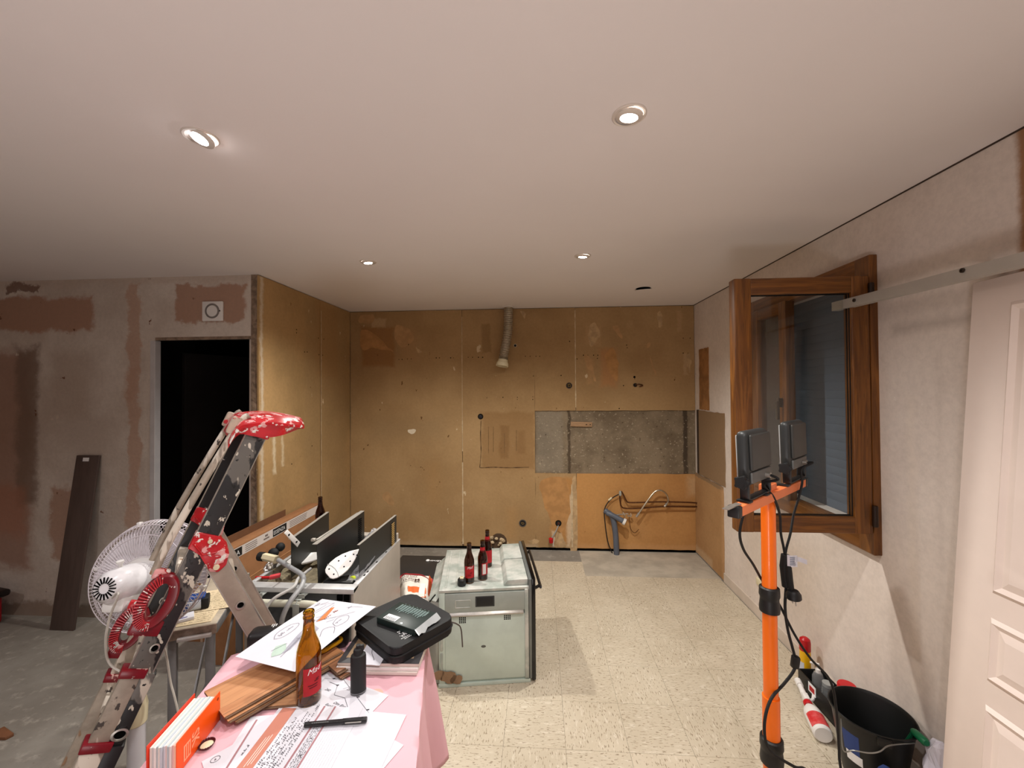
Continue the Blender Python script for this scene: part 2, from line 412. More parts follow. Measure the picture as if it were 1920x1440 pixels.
def board(x0, x1, z0, z1, m, th=.013, mid=None):
    # slightly ragged outline
    n = 14; poly = []
    rg = lambda: random.uniform(-.0025, .0025)
    for (a, b) in (((x0, z0), (x1, z0)), ((x1, z0), (x1, z1)), ((x1, z1), (x0, z1)), ((x0, z1), (x0, z0))):
        for i in range(n):
            q = i / n; poly.append((a[0] + (b[0] - a[0]) * q + rg(), YB - th, a[1] + (b[1] - a[1]) * q + rg()))
    return struct(MB().prism(poly, (0, th - .0005, 0)), 'plasterboard', m, wall_back)
board(XL + .004, J1 - g, .03, BT, board_m)
board(J1 + g, NX0, .03, BT, board_m)
board(NX0 + .001, J2 - g, NZ1, BT, board_m); board(NX0 + .001, J2 - g, .03, NZ0, board_m)
board(J2 + g, XR - .004, NZ1, BT, board_m)
board(J2 + g, XR - .004, .03, NZ0, board_o)
# filler ridges left in the sheet joints
fill = mat('joint_filler', (206, 184, 150), .9, var=.25, vs=25)
def ridge(x, z0, z1, wd, parent, axis='x', y=None):
    L, R = [], []; z = z0
    while z < z1:
        k = wd * (.25 + .75 * abs(noise.noise(V((x * 3, z * 9, 1.3)))))
        if axis == 'x': L.append((x - k, YB - .0142, z)); R.append((x + k, YB - .0142, z))
        else: L.append((XL + .0142, y - k, z)); R.append((XL + .0142, y + k, z))
        z += .02
    return struct(MB().ribbon(L, R, (0, .003, 0) if axis == 'x' else (-.003, 0, 0)), 'joint_filler', fill, parent)
ridge(J1, .05, .95, .014, wall_back); ridge(J1, 1.05, 2.52, .007, wall_back); ridge(J2, 1.52, 2.57, .010, wall_back)
ridge(J2 - .05, .04, .72, .02, wall_back)
# flaps and scars of torn paper left on the sheets
def torn(pts, m, parent=wall_back):
    P = cat([V((x, y, 0)) for x, y in pts], 5, closed=True); Q = []
    for i, p in enumerate(P):
        p = p + V((noise.noise(p * .11), noise.noise(p * .13 + V((9, 0, 0))), 0)) * 3.0
        Q.append(at(p.x, p.y, y=YB - .0138))
    mb = MB(); mb.prism(Q, (0, .0006, 0)); mb.build('torn_paper', m, parent, 0)
tp1, tp2, tp3 = mat('torn_pale', (196, 164, 122), .95, var=.25, vs=20), mat('torn_tan', (188, 148, 102), .95, var=.2, vs=12), mat('torn_orange', (186, 138, 86), .95, var=.2, vs=12)
for pts, m in (([(1106, 612), (1116, 606), (1126, 624), (1118, 640), (1108, 650), (1104, 636)], tp1), ([(1094, 668), (1104, 668), (1112, 690), (1118, 716), (1106, 698)], tp2),
               ([(1134, 668), (1150, 652), (1160, 690), (1156, 714), (1144, 700)], tp3), ([(1232, 590), (1238, 584), (1242, 606), (1236, 612)], tp1), ([(1287, 668), (1294, 664), (1296, 686), (1291, 698)], tp1),
               ([(1150, 612), (1160, 614), (1168, 634), (1158, 628)], tp2), ([(1212, 644), (1218, 640), (1220, 650), (1214, 652)], tp2), ([(976, 582), (986, 588), (982, 596)], tp1),
               ([(676, 592), (700, 590), (698, 604), (674, 604)], tp2), ([(744, 610), (768, 618), (774, 640), (752, 650), (740, 632)], tp2), ([(676, 620), (700, 624), (728, 652), (736, 660), (700, 652), (680, 656)], tp3),
               ([(780, 650), (786, 656), (790, 662), (782, 660)], tp1), ([(764, 806), (778, 806), (776, 812), (768, 812)], mat('torn_white', (226, 212, 188), .9, var=.1)),
               ([(1040, 996), (1052, 1000), (1060, 1022), (1044, 1026), (1036, 1012)], tp1), ([(990, 1012), (1010, 1014), (1002, 1020)], tp1), ([(716, 930), (728, 922), (740, 944), (730, 948)], tp2),
               ([(1072, 905), (1080, 903), (1083, 1030), (1068, 1030), (1074, 970)], tp1), ([(1016, 900), (1060, 898), (1068, 960), (1050, 1000), (1026, 960), (1014, 920)], tp3),
               ([(1218, 668), (1226, 690), (1232, 704), (1224, 694)], tp2)): torn(pts, m)
# dark strip standing in for the shade in the gap under the sheets
mb = MB(); mb.box(((XL + XR) / 2, YB - .004, .016), (XR - XL - .03, .007, .026)); struct(mb, 'dark_strip', M['dark_void'], wall_back)
# bare screed beyond the tiles, its brighter light put in as a paler floor colour
scr = mat('lit_screed', (186, 176, 160), .9, var=.22, vs=5, bump=.2, bs=30)
mb = MB(); mb.box((1.02, 4.037, .0008), (1.21, .59, .0016)); struct(mb, 'screed', scr, floor)
# screw holes
mb = MB()
holes = []
for (x, y) in [(748, 674), (754, 674), (764, 673), (771, 673), (757, 645), (766, 646), (818, 671), (824, 671), (845, 671), (850, 671), (878, 670), (886, 670), (897, 670), (905, 670),
               (985, 668), (994, 668), (1005, 668), (1012, 668), (1094, 666), (1102, 666), (1113, 666), (1121, 666), (1068, 640), (1078, 640), (1175, 647), (1176, 652),
               (1281, 634), (1294, 634), (1281, 662), (1290, 662), (913, 746), (943, 745), (970, 745), (970, 749), (999, 744), (999, 749), (1000, 705), (1052, 704), (1169, 723), (1161, 766),
               (1190, 710), (770, 873), (735, 968), (1120, 672), (1082, 673)]:
    p = at(x, y, y=YB - .013)
    mb.lathe([(0.0055 * random.uniform(.7, 1.2), 0), (0, .0006)], axm((p.x, YB - .0132, p.z), (0, -1, 0)), 8, cap=True)
o = mb.build('screw_holes', M['dark_void'], wall_back, 0, kind='stuff')

# recess side wall (a stud partition end-on at the doorway)
sp_ = [(2.87, 3.06, -.1, 2.6, (188, 152, 104), .55, .08), (2.87, 2.93, -.1, 2.6, (214, 200, 178), .75, .03), (3.02, 3.08, 1.05, 1.45, (222, 206, 176), .8, .03), (3.12, 3.17, 1.10, 1.40, (220, 202, 170), .8, .03),
       (3.4, 4.3, -.1, 2.6, (160, 132, 94), .4, .12), (3.6, 4.1, 1.8, 2.6, (168, 130, 86), .5, .1)]
side_m = wallmat('bare_plasterboard_side', 'y', (180, 146, 100), (160, 130, 88), sp_, amp=.05, nsc=7,
                 speck=[((222, 204, 170), 8, .70, (1, 1, .5)), ((110, 80, 50), 14, .71, (1, 1, .6))], mottle=1.5, bump=.12)
wall_side = struct(MB().box((XL - .05, (YD + .012 + YB) / 2, CEIL / 2), (.074, YB - YD - .012, CEIL)), 'wall_left', M['plaster'])
js = at(600, 560, x=XL).y
for (y0, y1) in ((YD - .006, js - g), (js + g, YB - .014)):
    n = 16; poly = []
    for (a, b) in (((y0, .03), (y1, .03)), ((y1, .03), (y1, BT)), ((y1, BT), (y0, BT)), ((y0, BT), (y0, .03))):
        for i in range(n):
            q = i / n; e = random.uniform(-.004, .004) if y0 < YD and a[0] == y0 and b[0] == y0 else random.uniform(-.002, .002)
            poly.append((XL, a[0] + (b[0] - a[0]) * q + e, a[1] + (b[1] - a[1]) * q))
    struct(MB().prism(poly, (-.013, 0, 0)), 'plasterboard', side_m, wall_side)
ridge(0, .1, 2.5, .006, wall_side, 'y', js)
mb = MB()
for (x, y) in [(571, 660), (576, 660), (598, 665), (605, 666), (597, 634), (607, 636), (556, 618), (556, 624), (547, 870), (585, 836)]:
    p = at(x, y, x=XL); mb.lathe([(.006, 0), (0, .0006)], axm((XL + .0002, p.y, p.z), (1, 0, 0)), 8)
mb.build('screw_holes', M['dark_void'], wall_side, 0, kind='stuff')
# ragged plaster edge of the partition at the door opening
edge_m = mat('broken_plaster_edge', (150, 128, 108), .95, var=.45, vs=22, bump=.9, bs=40)
mb = MB(); L, R = [], []
for i in range(70):
    z = i / 69 * CEIL; k = .004 * noise.noise(V((0, 0, z * 14)))
    L.append((XL - .014 + k, YD - .004 + k, z)); R.append((XL - .062 + k * 1.5, YD - .004 - k, z))
mb.ribbon(L, R, (0, .02, 0)); struct(mb, 'broken_edge', edge_m, wall_side)

# wall with the door opening
DX0, DX1, DZ = at(291, 640, y=YD).x, XL - .03, at(390, 637, y=YD).z
xd = lambda px: at(px, 800, y=YD).x
zd = lambda py, px=200: at(px, py, y=YD).z
BR, BR2, DK, LT = (172, 134, 112), (186, 150, 128), (112, 92, 78), (190, 172, 156)
dp = [(-4.8, xd(178), zd(625), zd(548), BR, .95, .05), (-4.8, xd(75), .3, zd(640), (158, 118, 98), .8, .12), (xd(22), xd(78), zd(960), zd(640), (118, 98, 84), .7, .08),
      (xd(78), xd(180), zd(800), zd(640), (176, 158, 142), .5, .15), (xd(235), xd(265), zd(1000), zd(530), BR2, .75, .03), (xd(228), xd(262), zd(760), zd(680), BR2, .5, .06),
      (xd(325), xd(466), zd(612), zd(534), BR, .9, .03), (xd(455), xd(500), .0, 2.6, (214, 202, 190), .7, .03), (xd(92), xd(150), zd(1060), zd(908), BR, .8, .05),
      (xd(270), xd(300), .0, 2.2, (206, 194, 182), .6, .03), (xd(-40), xd(60), zd(1020), zd(900), (176, 118, 92), .55, .12), (-4.8, -2.8, -.1, .13, (120, 96, 76), .7, .05),
      (-4.8, xd(480), zd(540), 2.7, (196, 176, 160), .5, .05), (xd(5), xd(75), zd(545), zd(525), (110, 74, 56), .8, .02)]
door_m = wallmat('stripped_plaster', 'x', (214, 203, 192), (194, 180, 168), dp, amp=.10, nsc=6,
                 speck=[((120, 84, 64), 10, .70, (1, 1, .8)), ((210, 196, 180), 11, .705, (1, 1, .8))], mottle=1.8, bump=.3)
wall_door = struct(frame_wall(YD, YD + .042, (DX0, DX1, 0, DZ), (XW, XL - .014), 'x'), 'wall_doorway', door_m)
mb = MB(); mb.box((DX0 - .018, YD + .021, DZ / 2), (.040, .048, DZ), bev=.003)
struct(mb, 'trim_1', mat('door_lining_paint', (196, 192, 192), .6, var=.08))
mb = MB(); mb.box(((DX0 + DX1) / 2, YD + .021, DZ + .012), (DX1 - DX0, .046, .024), bev=.003); struct(mb, 'trim_2', edge_m)
# unlit corridor beyond the door, its darkness put into the wall colours
dk = mat('corridor_shade', (30, 27, 26), .95, var=.2, vs=3, spec=.1); dk2 = mat('corridor_blue_shade', (16, 22, 40), .95, var=0, spec=.1)
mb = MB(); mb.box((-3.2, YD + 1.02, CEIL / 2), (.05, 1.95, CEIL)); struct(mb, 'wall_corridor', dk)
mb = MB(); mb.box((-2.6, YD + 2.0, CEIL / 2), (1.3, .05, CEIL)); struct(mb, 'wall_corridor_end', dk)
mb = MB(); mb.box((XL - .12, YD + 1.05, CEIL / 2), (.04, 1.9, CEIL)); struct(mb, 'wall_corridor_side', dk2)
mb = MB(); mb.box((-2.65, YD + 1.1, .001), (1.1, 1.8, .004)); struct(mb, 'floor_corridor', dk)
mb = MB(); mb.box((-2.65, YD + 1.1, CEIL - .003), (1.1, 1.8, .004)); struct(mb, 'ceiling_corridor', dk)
# a door leaf standing open inside, in the same shade colour
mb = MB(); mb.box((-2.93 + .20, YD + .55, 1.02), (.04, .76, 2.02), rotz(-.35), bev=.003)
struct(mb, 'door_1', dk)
# unseen sides that close the room
pm = mat('far_plaster', (206, 188, 176), .9, var=.12, vs=2)
struct(MB().box((XW - .05, (YF + YD) / 2, CEIL / 2), (.1, YD - YF + .2, CEIL)), 'wall_far_side', pm)
struct(MB().box(((XW + XR) / 2, YF - .05, CEIL / 2), (XR - XW + .5, .1, CEIL)), 'wall_behind', pm)

# skirting on the right, fragment of old board in the corner
mb = MB(); mb.box((XR - .006, (1.6 + 3.70) / 2, .041), (.012, 2.1, .082), bev=.002)
struct(mb, 'baseboard_right', mat('painted_skirting', (212, 198, 184), .6, var=.1, vs=6))
# boards covering the right wall near the corner
cb = wallmat('corner_board_paper', 'y', (182, 142, 98), (166, 126, 84), [(3.6, 4.4, .8, 1.5, (146, 120, 92), .95, .01), (3.6, 3.75, -.1, .85, (196, 158, 116), .5, .05), (3.9, 4.4, -.1, .12, (206, 180, 146), .5, .05)],
             amp=.02, nsc=9, speck=[((214, 190, 156), 14, .72, (1, 1, .6))], mottle=2.2, bump=.12)
def sideboard(y0, y1, z0, z1, name, m, th=.014):
    poly = []; n = 12
    for (a, b) in (((y0, z0), (y1, z0)), ((y1, z0), (y1, z1)), ((y1, z1), (y0, z1)), ((y0, z1), (y0, z0))):
        for i in range(n):
            q = i / n; poly.append((XR - th, a[0] + (b[0] - a[0]) * q + random.uniform(-.005, .005), a[1] + (b[1] - a[1]) * q + random.uniform(-.003, .003)))
    return struct(MB().prism(poly, (th - .0005, 0, 0)), name, m, wall_right)
sideboard(3.70, YB - .016, .02, .835, 'plasterboard', cb)
sideboard(3.66, YB - .10, .845, 1.492, 'plasterboard', cb, .008)
sideboard(3.98, YB - .13, 1.502, 2.11, 'plasterboard', mat('torn_orange_paper', (172, 122, 72), .9, var=.35, vs=9), .004)
mb = MB(); mb.box((XR - .005, YB - .09, 1.17), (.010, .045, .65)); struct(mb, 'dark_strip', mat('dark_adhesive', (66, 50, 38), .95, var=.3), wall_right)
# thin dark joint between ceiling board and right wall
mb = MB(); mb.box((XR - .0015, (YF + YB) / 2, CEIL - .003), (.003, YB - YF, .006)); struct(mb, 'trim_3', mat('dark_joint', (70, 56, 46), .9, var=.2))
# chased groove left by an old cable run
mb = MB(); L, R = [], []
gp = cat([at(x, y, y=YB - .0136) for x, y in ((902, 788), (901, 815), (902, 845), (900, 872), (902, 877), (925, 876), (955, 877), (992, 876))], 6)
for i, p in enumerate(gp):
    d = gp[min(i + 1, len(gp) - 1)] - gp[max(0, i - 1)]; n = V((-d.z, 0, d.x)).normalized() * (.004 * (.4 + abs(noise.noise(p * 18)) * 1.6)); L.append(p + n); R.append(p - n)
mb.ribbon(L, R); mb.build('chased_groove', mat('groove_dark', (82, 58, 36), .95, var=.3, vs=50), wall_back, 0, fix=False)
for k, (x0, y0, y1) in enumerate(((916, 800, 850), (925, 800, 848), (946, 812, 850), (968, 806, 846))):
    a, b = at(x0, y0, y=YB - .0136), at(x0, y1, y=YB - .0136)
    MB().obox(a - V((.003, 0, 0)), (.006, 0, 0), (0, .0006, 0), b - a).build('adhesive_streak', mat('adhesive_%d' % k, (128, 98, 64), .95, var=.3, vs=50), wall_back, 0)
# ------------------------------------------------------------------ recessed ceiling spots
bez = mat('spot_bezel', (224, 214, 204), .3, .2, var=0)
refl = mat('spot_reflector', (240, 225, 195), .2, .8, var=0)
labels = ['white recessed ceiling spot with a cool bright glow, nearest on the doorway side', 'white recessed ceiling spot with its tilted ring showing, nearest on the window side',
          'small recessed ceiling spot shining above the bare corner near the partition', 'small recessed ceiling spot shining before the flexible exhaust duct',]
for i, (x, y, pw, col) in enumerate(LAMPS):
    if i < 4:
        tilt = [(-.25, -.30), (-.10, .12), (.1, .05), (-.06, .1)][i]
        T = thing('ceiling_spot', labels[i], 'ceiling light', (x, y, CEIL), 'recessed ceiling spots')
        A = axm((x, y, CEIL), (0, 0, -1)); d = V((tilt[0], tilt[1], -1)).normalized()
        MB().lathe([(.044, -.0005), (.054, -.0005), (.054, .003), (.051, .005), (.044, .0045)], A, 40, cap=False).build('bezel', bez, T)
        B = axm((x, y, CEIL), d)
        MB().lathe([(.043, .0), (.044, .007), (.040, .009), (.028, .0105), (.026, .006)], B, 36, cap=False).build('tilting_ring', bez, T)
        MB().lathe([(.027, .0085), (.018, .0098), (0, .0102)], B, 28, cap=False).build('lens', mat('lit_lens_%d' % i, (255, 250, 240), .4, var=0, emit=col, estr=60 if i == 0 else 45), T)
        lo = spot('seen_or_added_spot', V((x, y, CEIL)) + d * .022, pw, col, math.radians(148), .8, .028, (tilt[0] * .4, tilt[1] * .4, -1))
    else:
        spot('seen_or_added_spot', (x, y, CEIL - .02), pw, col, math.radians(148), .8, .028)  # unseen spots added behind the camera to brighten the room

# drooping round cover over a ceiling box
p = at(1206, 541, z=CEIL)
T = thing('ceiling_hatch', 'round white ceiling hatch hanging ajar with a dark slit', 'hatch', p)
MB().lathe([(.062, 0), (0, .0006)], axm((p.x, p.y, CEIL - .0004), (0, 0, -1)), 30).build('box_hole', M['dark_void'], T)
A = axm((p.x, p.y + .0, CEIL - .012), (0.06, .16, -1))
MB().lathe([(0, -.002), (.068, -.002), (.070, 0), (.066, .003), (0, .004)], A, 36).build('cover_disc', M['ceiling'], T)

# ------------------------------------------------------------------ flexible exhaust duct
a0, a1, a2 = at(953, 573, y=4.22), at(951, 630, y=4.22), at(943, 686, y=4.22)
path = cat([(a0.x, 4.24, CEIL + .0), (a0.x - .003, 4.24, CEIL - .15), (a1.x, 4.235, a1.z), (a2.x + .012, 4.22, a2.z + .12), (a2.x, 4.21, a2.z + .045)], 26)
T = thing('exhaust_duct', 'corrugated aluminium exhaust duct hanging from the ceiling with a white collar', 'duct', (a0.x, 4.24, CEIL))
MB().tube(path, [.047 + .0035 * math.sin(i * 1.9) for i in range(len(path))], 20).build('flexible_hose', mat('crumpled_aluminium', (178, 166, 146), .45, .55, var=.25, vs=50, bump=.4, bs=90), T, smooth=60)
d = (path[-1] - path[-4]).normalized(); A = axm(path[-1] - d * .02, d)
MB().lathe([(.050, 0), (.052, .02), (.056, .022), (.056, .03), (.062, .035), (.066, .06), (.066, .072), (.058, .072), (.052, .04), (.047, .03)], A, 28, cap=False).build('collar', M['cream_plastic'], T)
MB().lathe([(.060, 0), (.060, .006), (.049, .008)], axm((a0.x, 4.24, CEIL), (0, 0, -1)), 28).build('ceiling_flange', M['ceiling'], T)

# ------------------------------------------------------------------ junction boxes and stub ends on the back wall
cup = mat('dark_box_inside', (34, 28, 24), .8, var=.3, vs=60)
def wall_box(px, py, r, label, ring=None, wires=True):
    p = at(px, py, y=YB - .013); p.y = YB - .013
    T = thing('junction_box', label, 'wall box', p)
    A = axm(p, (0, -1, 0))
    MB().lathe([(r, .0008), (r * .97, .004), (r * .82, .004), (r * .78, .0012)], A, 26, cap=False).build('rim', ring or M['dark_void'], T)
    MB().lathe([(r * .9, .0008), (0, .0012)], A, 24).build('cavity', cup, T)
    if wires:
        mb = MB()
        for k in range(3):
            q = random.uniform(-.5, .5) * r; u = random.uniform(-.5, .5) * r
            mb.tube(cat([(p.x + q, p.y, p.z + u), (p.x + q * .5, p.y - .014, p.z - u), (p.x - q, p.y - .010, p.z - u * .6)], 4), .0018, 5)
        mb.build('wire', mat('box_wires_%d' % px, [(120, 60, 40), (70, 80, 110), (150, 120, 60)][px % 3], .5), T)
    return T
wall_box(1067, 723, .033, 'round dark junction box level with the window, beside a sheet joint', mat('brown_ring', (64, 46, 34), .6))
wall_box(901, 781, .030, 'dark junction box at the upper end of a chased groove')
wall_box(980, 981, .040, 'round grey junction box with tangled wires low on the back wall', mat('grey_ring', (88, 84, 78), .6))
wall_box(1047, 981, .033, 'round dark hole low on the wall with a loose lead hanging out')
wall_box(966, 648, .018, 'small torn white ring around a hole beside the duct', mat('white_torn_ring', (226, 214, 196), .8), False)
p = at(1193, 722, y=YB - .013)
T = thing('wall_stub', 'broken dark pipe stub and hook on the back wall between duct and window', 'fitting', p)
MB().lathe([(.020, 0), (.020, .01), (.012, .012), (.012, .002)], axm((p.x - .012, YB - .013, p.z), (0, -1, 0)), 16, cap=True).build('stub', cup, T)
MB().tube(cat([(p.x - .01, YB - .02, p.z), (p.x + .03, YB - .03, p.z + .008), (p.x + .065, YB - .022, p.z - .006), (p.x + .03, YB - .018, p.z - .018)], 5), .006, 7).build('hook', M['copper'], T)
MB().lathe([(.012, 0), (0, .001)], axm((p.x - .018, YB - .0134, p.z + .085), (0, -1, 0)), 12).build('hole', M['dark_void'], T)
# lead and red capped stub hanging low
p = at(1047, 985, y=YB - .03); q = at(1033, 1012, y=YB - .06)
T = thing('capped_lead', 'grey lead with a red cap and white tag near the floor', 'lead', q)
MB().tube(cat([p, (p.x - .03, YB - .05, p.z - .06), (q.x + .01, YB - .06, q.z + .02)], 6), .006, 7).build('lead', M['grey_plastic'], T)
MB().lathe([(.010, -.02), (.022, -.015), (.022, .03), (.012, .035)], axm(q, (.1, .2, -1)), 14).build('red_cap', M['red_plastic'], T)
MB().bar(q + V((.035, -.005, .03)), q + V((.02, -.01, -.065)), .018, .004, bev=.001).build('white_tag', M['white_plastic'], T)
# rubble in the hole at the foot of the wall
p = at(935, 1016, y=YB - .02)
T = thing('broken_plaster_hole', 'broken plaster hole with pale rubble behind the oven bottles', 'rubble', p)
MB().lathe([(.09, 0), (.05, .001), (0, .0015)], axm((p.x, YB - .0132, p.z), (0, -1, 0)), 14).build('hole', mat('hole_shadow', (92, 72, 54), .95, var=.3), T)
for k in range(9):
    mb = MB(); s_ = random.uniform(.018, .045)
    mb.sphere((p.x + random.uniform(-.09, .09), YB - .03, p.z + random.uniform(-.045, .05)), (s_ * 1.4, s_ * .8, s_), 8, eul(random.random(), random.random(), random.random()))
    for v in mb.bm.verts: v.co += noise.noise_vector(v.co * 40) * .007
    mb.build('plaster_chunk', fill, T)

# wooden batten left in the niche
a, b = at(1070, 795, y=YB - .01), at(1110, 796, y=YB - .01)
T = thing('wooden_batten', 'short pale wooden batten screwed inside the grey niche', 'batten', a)
MB().bar((a.x, YB - .009, a.z), (b.x, YB - .009, b.z), .018, .05, bev=.002).build('batten', mat('pale_wood', (176, 140, 104), .8, var=.25, vs=20, stretch=(1, 1, 8)), T)
MB().lathe([(.006, 0), (0, .001)], axm((b.x - .06, YB - .0185, b.z), (0, -1, 0)), 8).build('screw', M['dark_void'], T)
MB().lathe([(.006, 0), (0, .001)], axm((b.x - .02, YB - .0185, b.z), (0, -1, 0)), 8).build('screw', M['dark_void'], T)

# ------------------------------------------------------------------ kitchen plumbing
P = lambda x, y, d=.05: at(x, y, y=YB - .013 - d)
T = thing('copper_pipes', 'pair of tarnished copper water pipes running into the corner', 'pipes', P(1240, 945))
for (pts, nm) in (([(1318, 944), (1290, 942), (1240, 941), (1200, 942), (1179, 942), (1174, 938), (1170, 930), (1165, 921)], 'upper_pipe'),
                  ([(1318, 950), (1290, 950), (1240, 950), (1200, 953), (1172, 953), (1165, 949), (1163, 941), (1162, 930)], 'lower_pipe')):
    MB().tube(cat([P(*q, .045) for q in pts], 5), .0075, 8).build(nm, M['copper'], T)
MB().tube([P(1318, 943, .045), P(1311, 943, .045)], .022, 12).build('wall_collar', M['copper'], T)
MB().tube([P(1318, 950, .045), P(1312, 950, .045)], .022, 12).build('wall_collar', M['copper'], T)
MB().lathe([(.010, -.02), (.014, -.015), (.014, .015), (.010, .03)], axm(P(1163, 926, .05), (0, 0, 1)), 12).build('elbow_fitting', M['steel'], T)
br = mat('braided_steel', (196, 186, 168), .3, .9, var=.3, vs=160)
T = thing('braided_hose', 'bright braided steel tap hose looped over the copper pipes', 'hose', P(1220, 945, .07))
pts = [(1193, 969), (1199, 961), (1212, 942), (1224, 926), (1232, 920), (1241, 920), (1249, 926), (1253, 937), (1250, 945), (1246, 949)]
MB().tube(cat([P(*q, .075 if i < 6 else .06) for i, q in enumerate(pts)], 5), .0085, 9).build('hose', br, T)
MB().tube([P(1193, 969, .075), P(1198, 962, .075)], .012, 10).build('nut', M['alu'], T)
MB().tube([P(1250, 944, .06), P(1246, 950, .055)], .012, 10).build('nut', M['alu'], T)
T = thing('tap_valves', 'small chromed stop valves under the copper pipes', 'valves', P(1170, 965, .04))
for k, (q, r) in enumerate((((1152, 966), (1178, 963)), ((1168, 960), (1172, 969)), ((1176, 967), (1184, 968)), ((1182, 962), (1184, 966)))):
    MB().tube([P(*q, .06), P(*r, .06)], [.009, .007], 10).build('valve_body', mat('chrome_%d' % k, (214, 205, 190), .25, .9, var=0), T)
MB().tube(cat([P(1180, 968, .05), P(1182, 990, .04), P(1190, 999, .03), P(1198, 992, .03)], 6), .003, 6).build('thin_wire', M['copper'], T)
pvc = mat('grey_pvc', (92, 98, 110), .45, var=.1)
T = thing('waste_pipe', 'grey plastic waste pipe with elbow and white end rising from the floor', 'pipe', P(1156, 1034, .06))
MB().tube(cat([V((P(1156, 1036, .07).x, YB - .085, .0)), P(1154, 1000, .065), P(1150, 975, .06), P(1145, 965, .055), P(1138, 960, .05), P(1134, 957, .04)], 5), .029, 16).build('riser', pvc, T)
MB().tube(cat([P(1138, 962, .06), P(1148, 966, .08), P(1168, 977, .11)], 6), .026, 16).build('branch', pvc, T)
d = (P(1168, 977, .11) - P(1148, 966, .08)).normalized()
MB().lathe([(.027, -.01), (.034, -.01), (.034, .015), (.026, .018), (.022, .004)], axm(P(1170, 978, .112), d), 18).build('white_end_nut', M['white_plastic'], T)
T = thing('black_supply_cable', 'thin black cable dropping along the grey waste pipe', 'cable', P(1147, 1034, .04))
MB().tube(cat([P(1160, 927, .04), P(1148, 934, .04), P(1138, 945, .04), P(1133, 958, .05), P(1134, 975, .05), P(1137, 1000, .05), P(1141, 1020, .05), V((P(1148, 1035, .05).x, YB - .06, .005))], 5), .0055, 7).build('cable', M['black_rubber'], T)
MB().tube([P(1147, 933, .042), P(1141, 938, .042)], .009, 8).build('pale_tape', M['cream_plastic'], T)

# ------------------------------------------------------------------ room thermostat / air valve over the door
a, b = at(382, 566, y=YD), at(420, 602, y=YD); cx, cz = (a.x + b.x) / 2, (a.z + b.z) / 2
T = thing('wall_thermostat', 'square white wall dial with grey ring above the dark doorway', 'thermostat', (cx, YD, cz))
MB().box((cx, YD - .009, cz), (abs(b.x - a.x), .018, abs(a.z - b.z)), bev=.006, seg=3).build('faceplate', M['white_plastic'], T)
A = axm((cx + .003, YD - .018, cz), (0, -1, 0))
MB().lathe([(.056, 0), (.056, .004), (.045, .0045), (.044, .001)], A, 36, cap=False).build('dial_ring', mat('grey_dial', (128, 122, 118), .5, var=.05), T)
MB().lathe([(.043, 0), (.041, .005), (0, .006)], A, 32).build('dial', M['white_plastic'], T)
MB().box((cx + .062, YD - .020, cz), (.008, .004, .008)).build('pointer', M['black_plastic'], T)

# ------------------------------------------------------------------ window
def woodmat(name, axis, a=(132, 82, 30), b=(86, 48, 15), rough=.42):
    m, t = newmat(name); t.b.inputs['Roughness'].default_value = rough
    st = {'z': (14, 14, .9), 'x': (.9, 14, 14), 'y': (14, .9, 14)}[axis]
    n = t.noise(2.2, 6, .6, t.map(st), 1.2)
    c = t.mix(t.ss(n, .3, .7), lin(a), lin(b)); c = t.mix(t.math('MULTIPLY', t.ss(t.noise(9, 3, .5, t.map(st)), .6, .7), .5), c, lin(tuple(v * .6 for v in b)))
    t.base(c); return m
WV, WHX, WHY = woodmat('oak_film_upright', 'z'), woodmat('oak_film_across', 'x'), woodmat('oak_film_along', 'y')
glass = mat('window_glass', (236, 242, 244), .0, var=0, trans=1.0, ior=1.45)
T = bpy.data.objects.new('window_1', None); COL.objects.link(T); T.location = (XR, (WY0 + WY1) / 2, WZ0); T['kind'] = 'structure'
FY0, FY1, FZ0, FZ1 = 2.047, 3.20, .909, 2.36
fx0, fx1 = XR - .035, XR + .06
for (y0, y1) in ((FY0, FY0 + .095), (FY1 - .095, FY1)):
    MB().obox((fx0, y0, FZ0), (fx1 - fx0, 0, 0), (0, y1 - y0, 0), (0, 0, FZ1 - FZ0), bev=.005).build('frame_jamb', WV, T)
for (z0, z1) in ((FZ0, FZ0 + .085), (FZ1 - .085, FZ1)):
    MB().obox((fx0 + .001, FY0 + .09, z0), (fx1 - fx0 - .002, 0, 0), (0, FY1 - FY0 - .18, 0), (0, 0, z1 - z0), bev=.005).build('frame_rail', WHY, T)
# closed far leaf
my = 2.70
for (y0, y1) in ((my, my + .075), (FY1 - .165, FY1 - .092)):
    MB().obox((fx0 - .012, y0, FZ0 + .08), (.06, 0, 0), (0, y1 - y0, 0), (0, 0, FZ1 - FZ0 - .16), bev=.006).build('leaf_stile', WV, T)
for (z0, z1) in ((FZ0 + .08, FZ0 + .155), (FZ1 - .155, FZ1 - .08)):
    MB().obox((fx0 - .011, my + .07, z0), (.058, 0, 0), (0, FY1 - .165 - my - .07, 0), (0, 0, z1 - z0), bev=.006).build('leaf_rail', WHY, T)
MB().obox((fx0 + .016, my + .07, FZ0 + .15), (.006, 0, 0), (0, FY1 - .165 - my - .065, 0), (0, 0, FZ1 - FZ0 - .30)).build('pane', glass, T)
hd = MB().box((fx0 - .03, my + .037, 1.62), (.03, .022, .06), bev=.004); hd.bar((fx0 - .045, my + .037, 1.63), (fx0 - .045, my + .037, 1.51), .018, .018, bev=.004); hd.build('handle', mat('bronze_handle', (92, 80, 66), .4, .6), T)
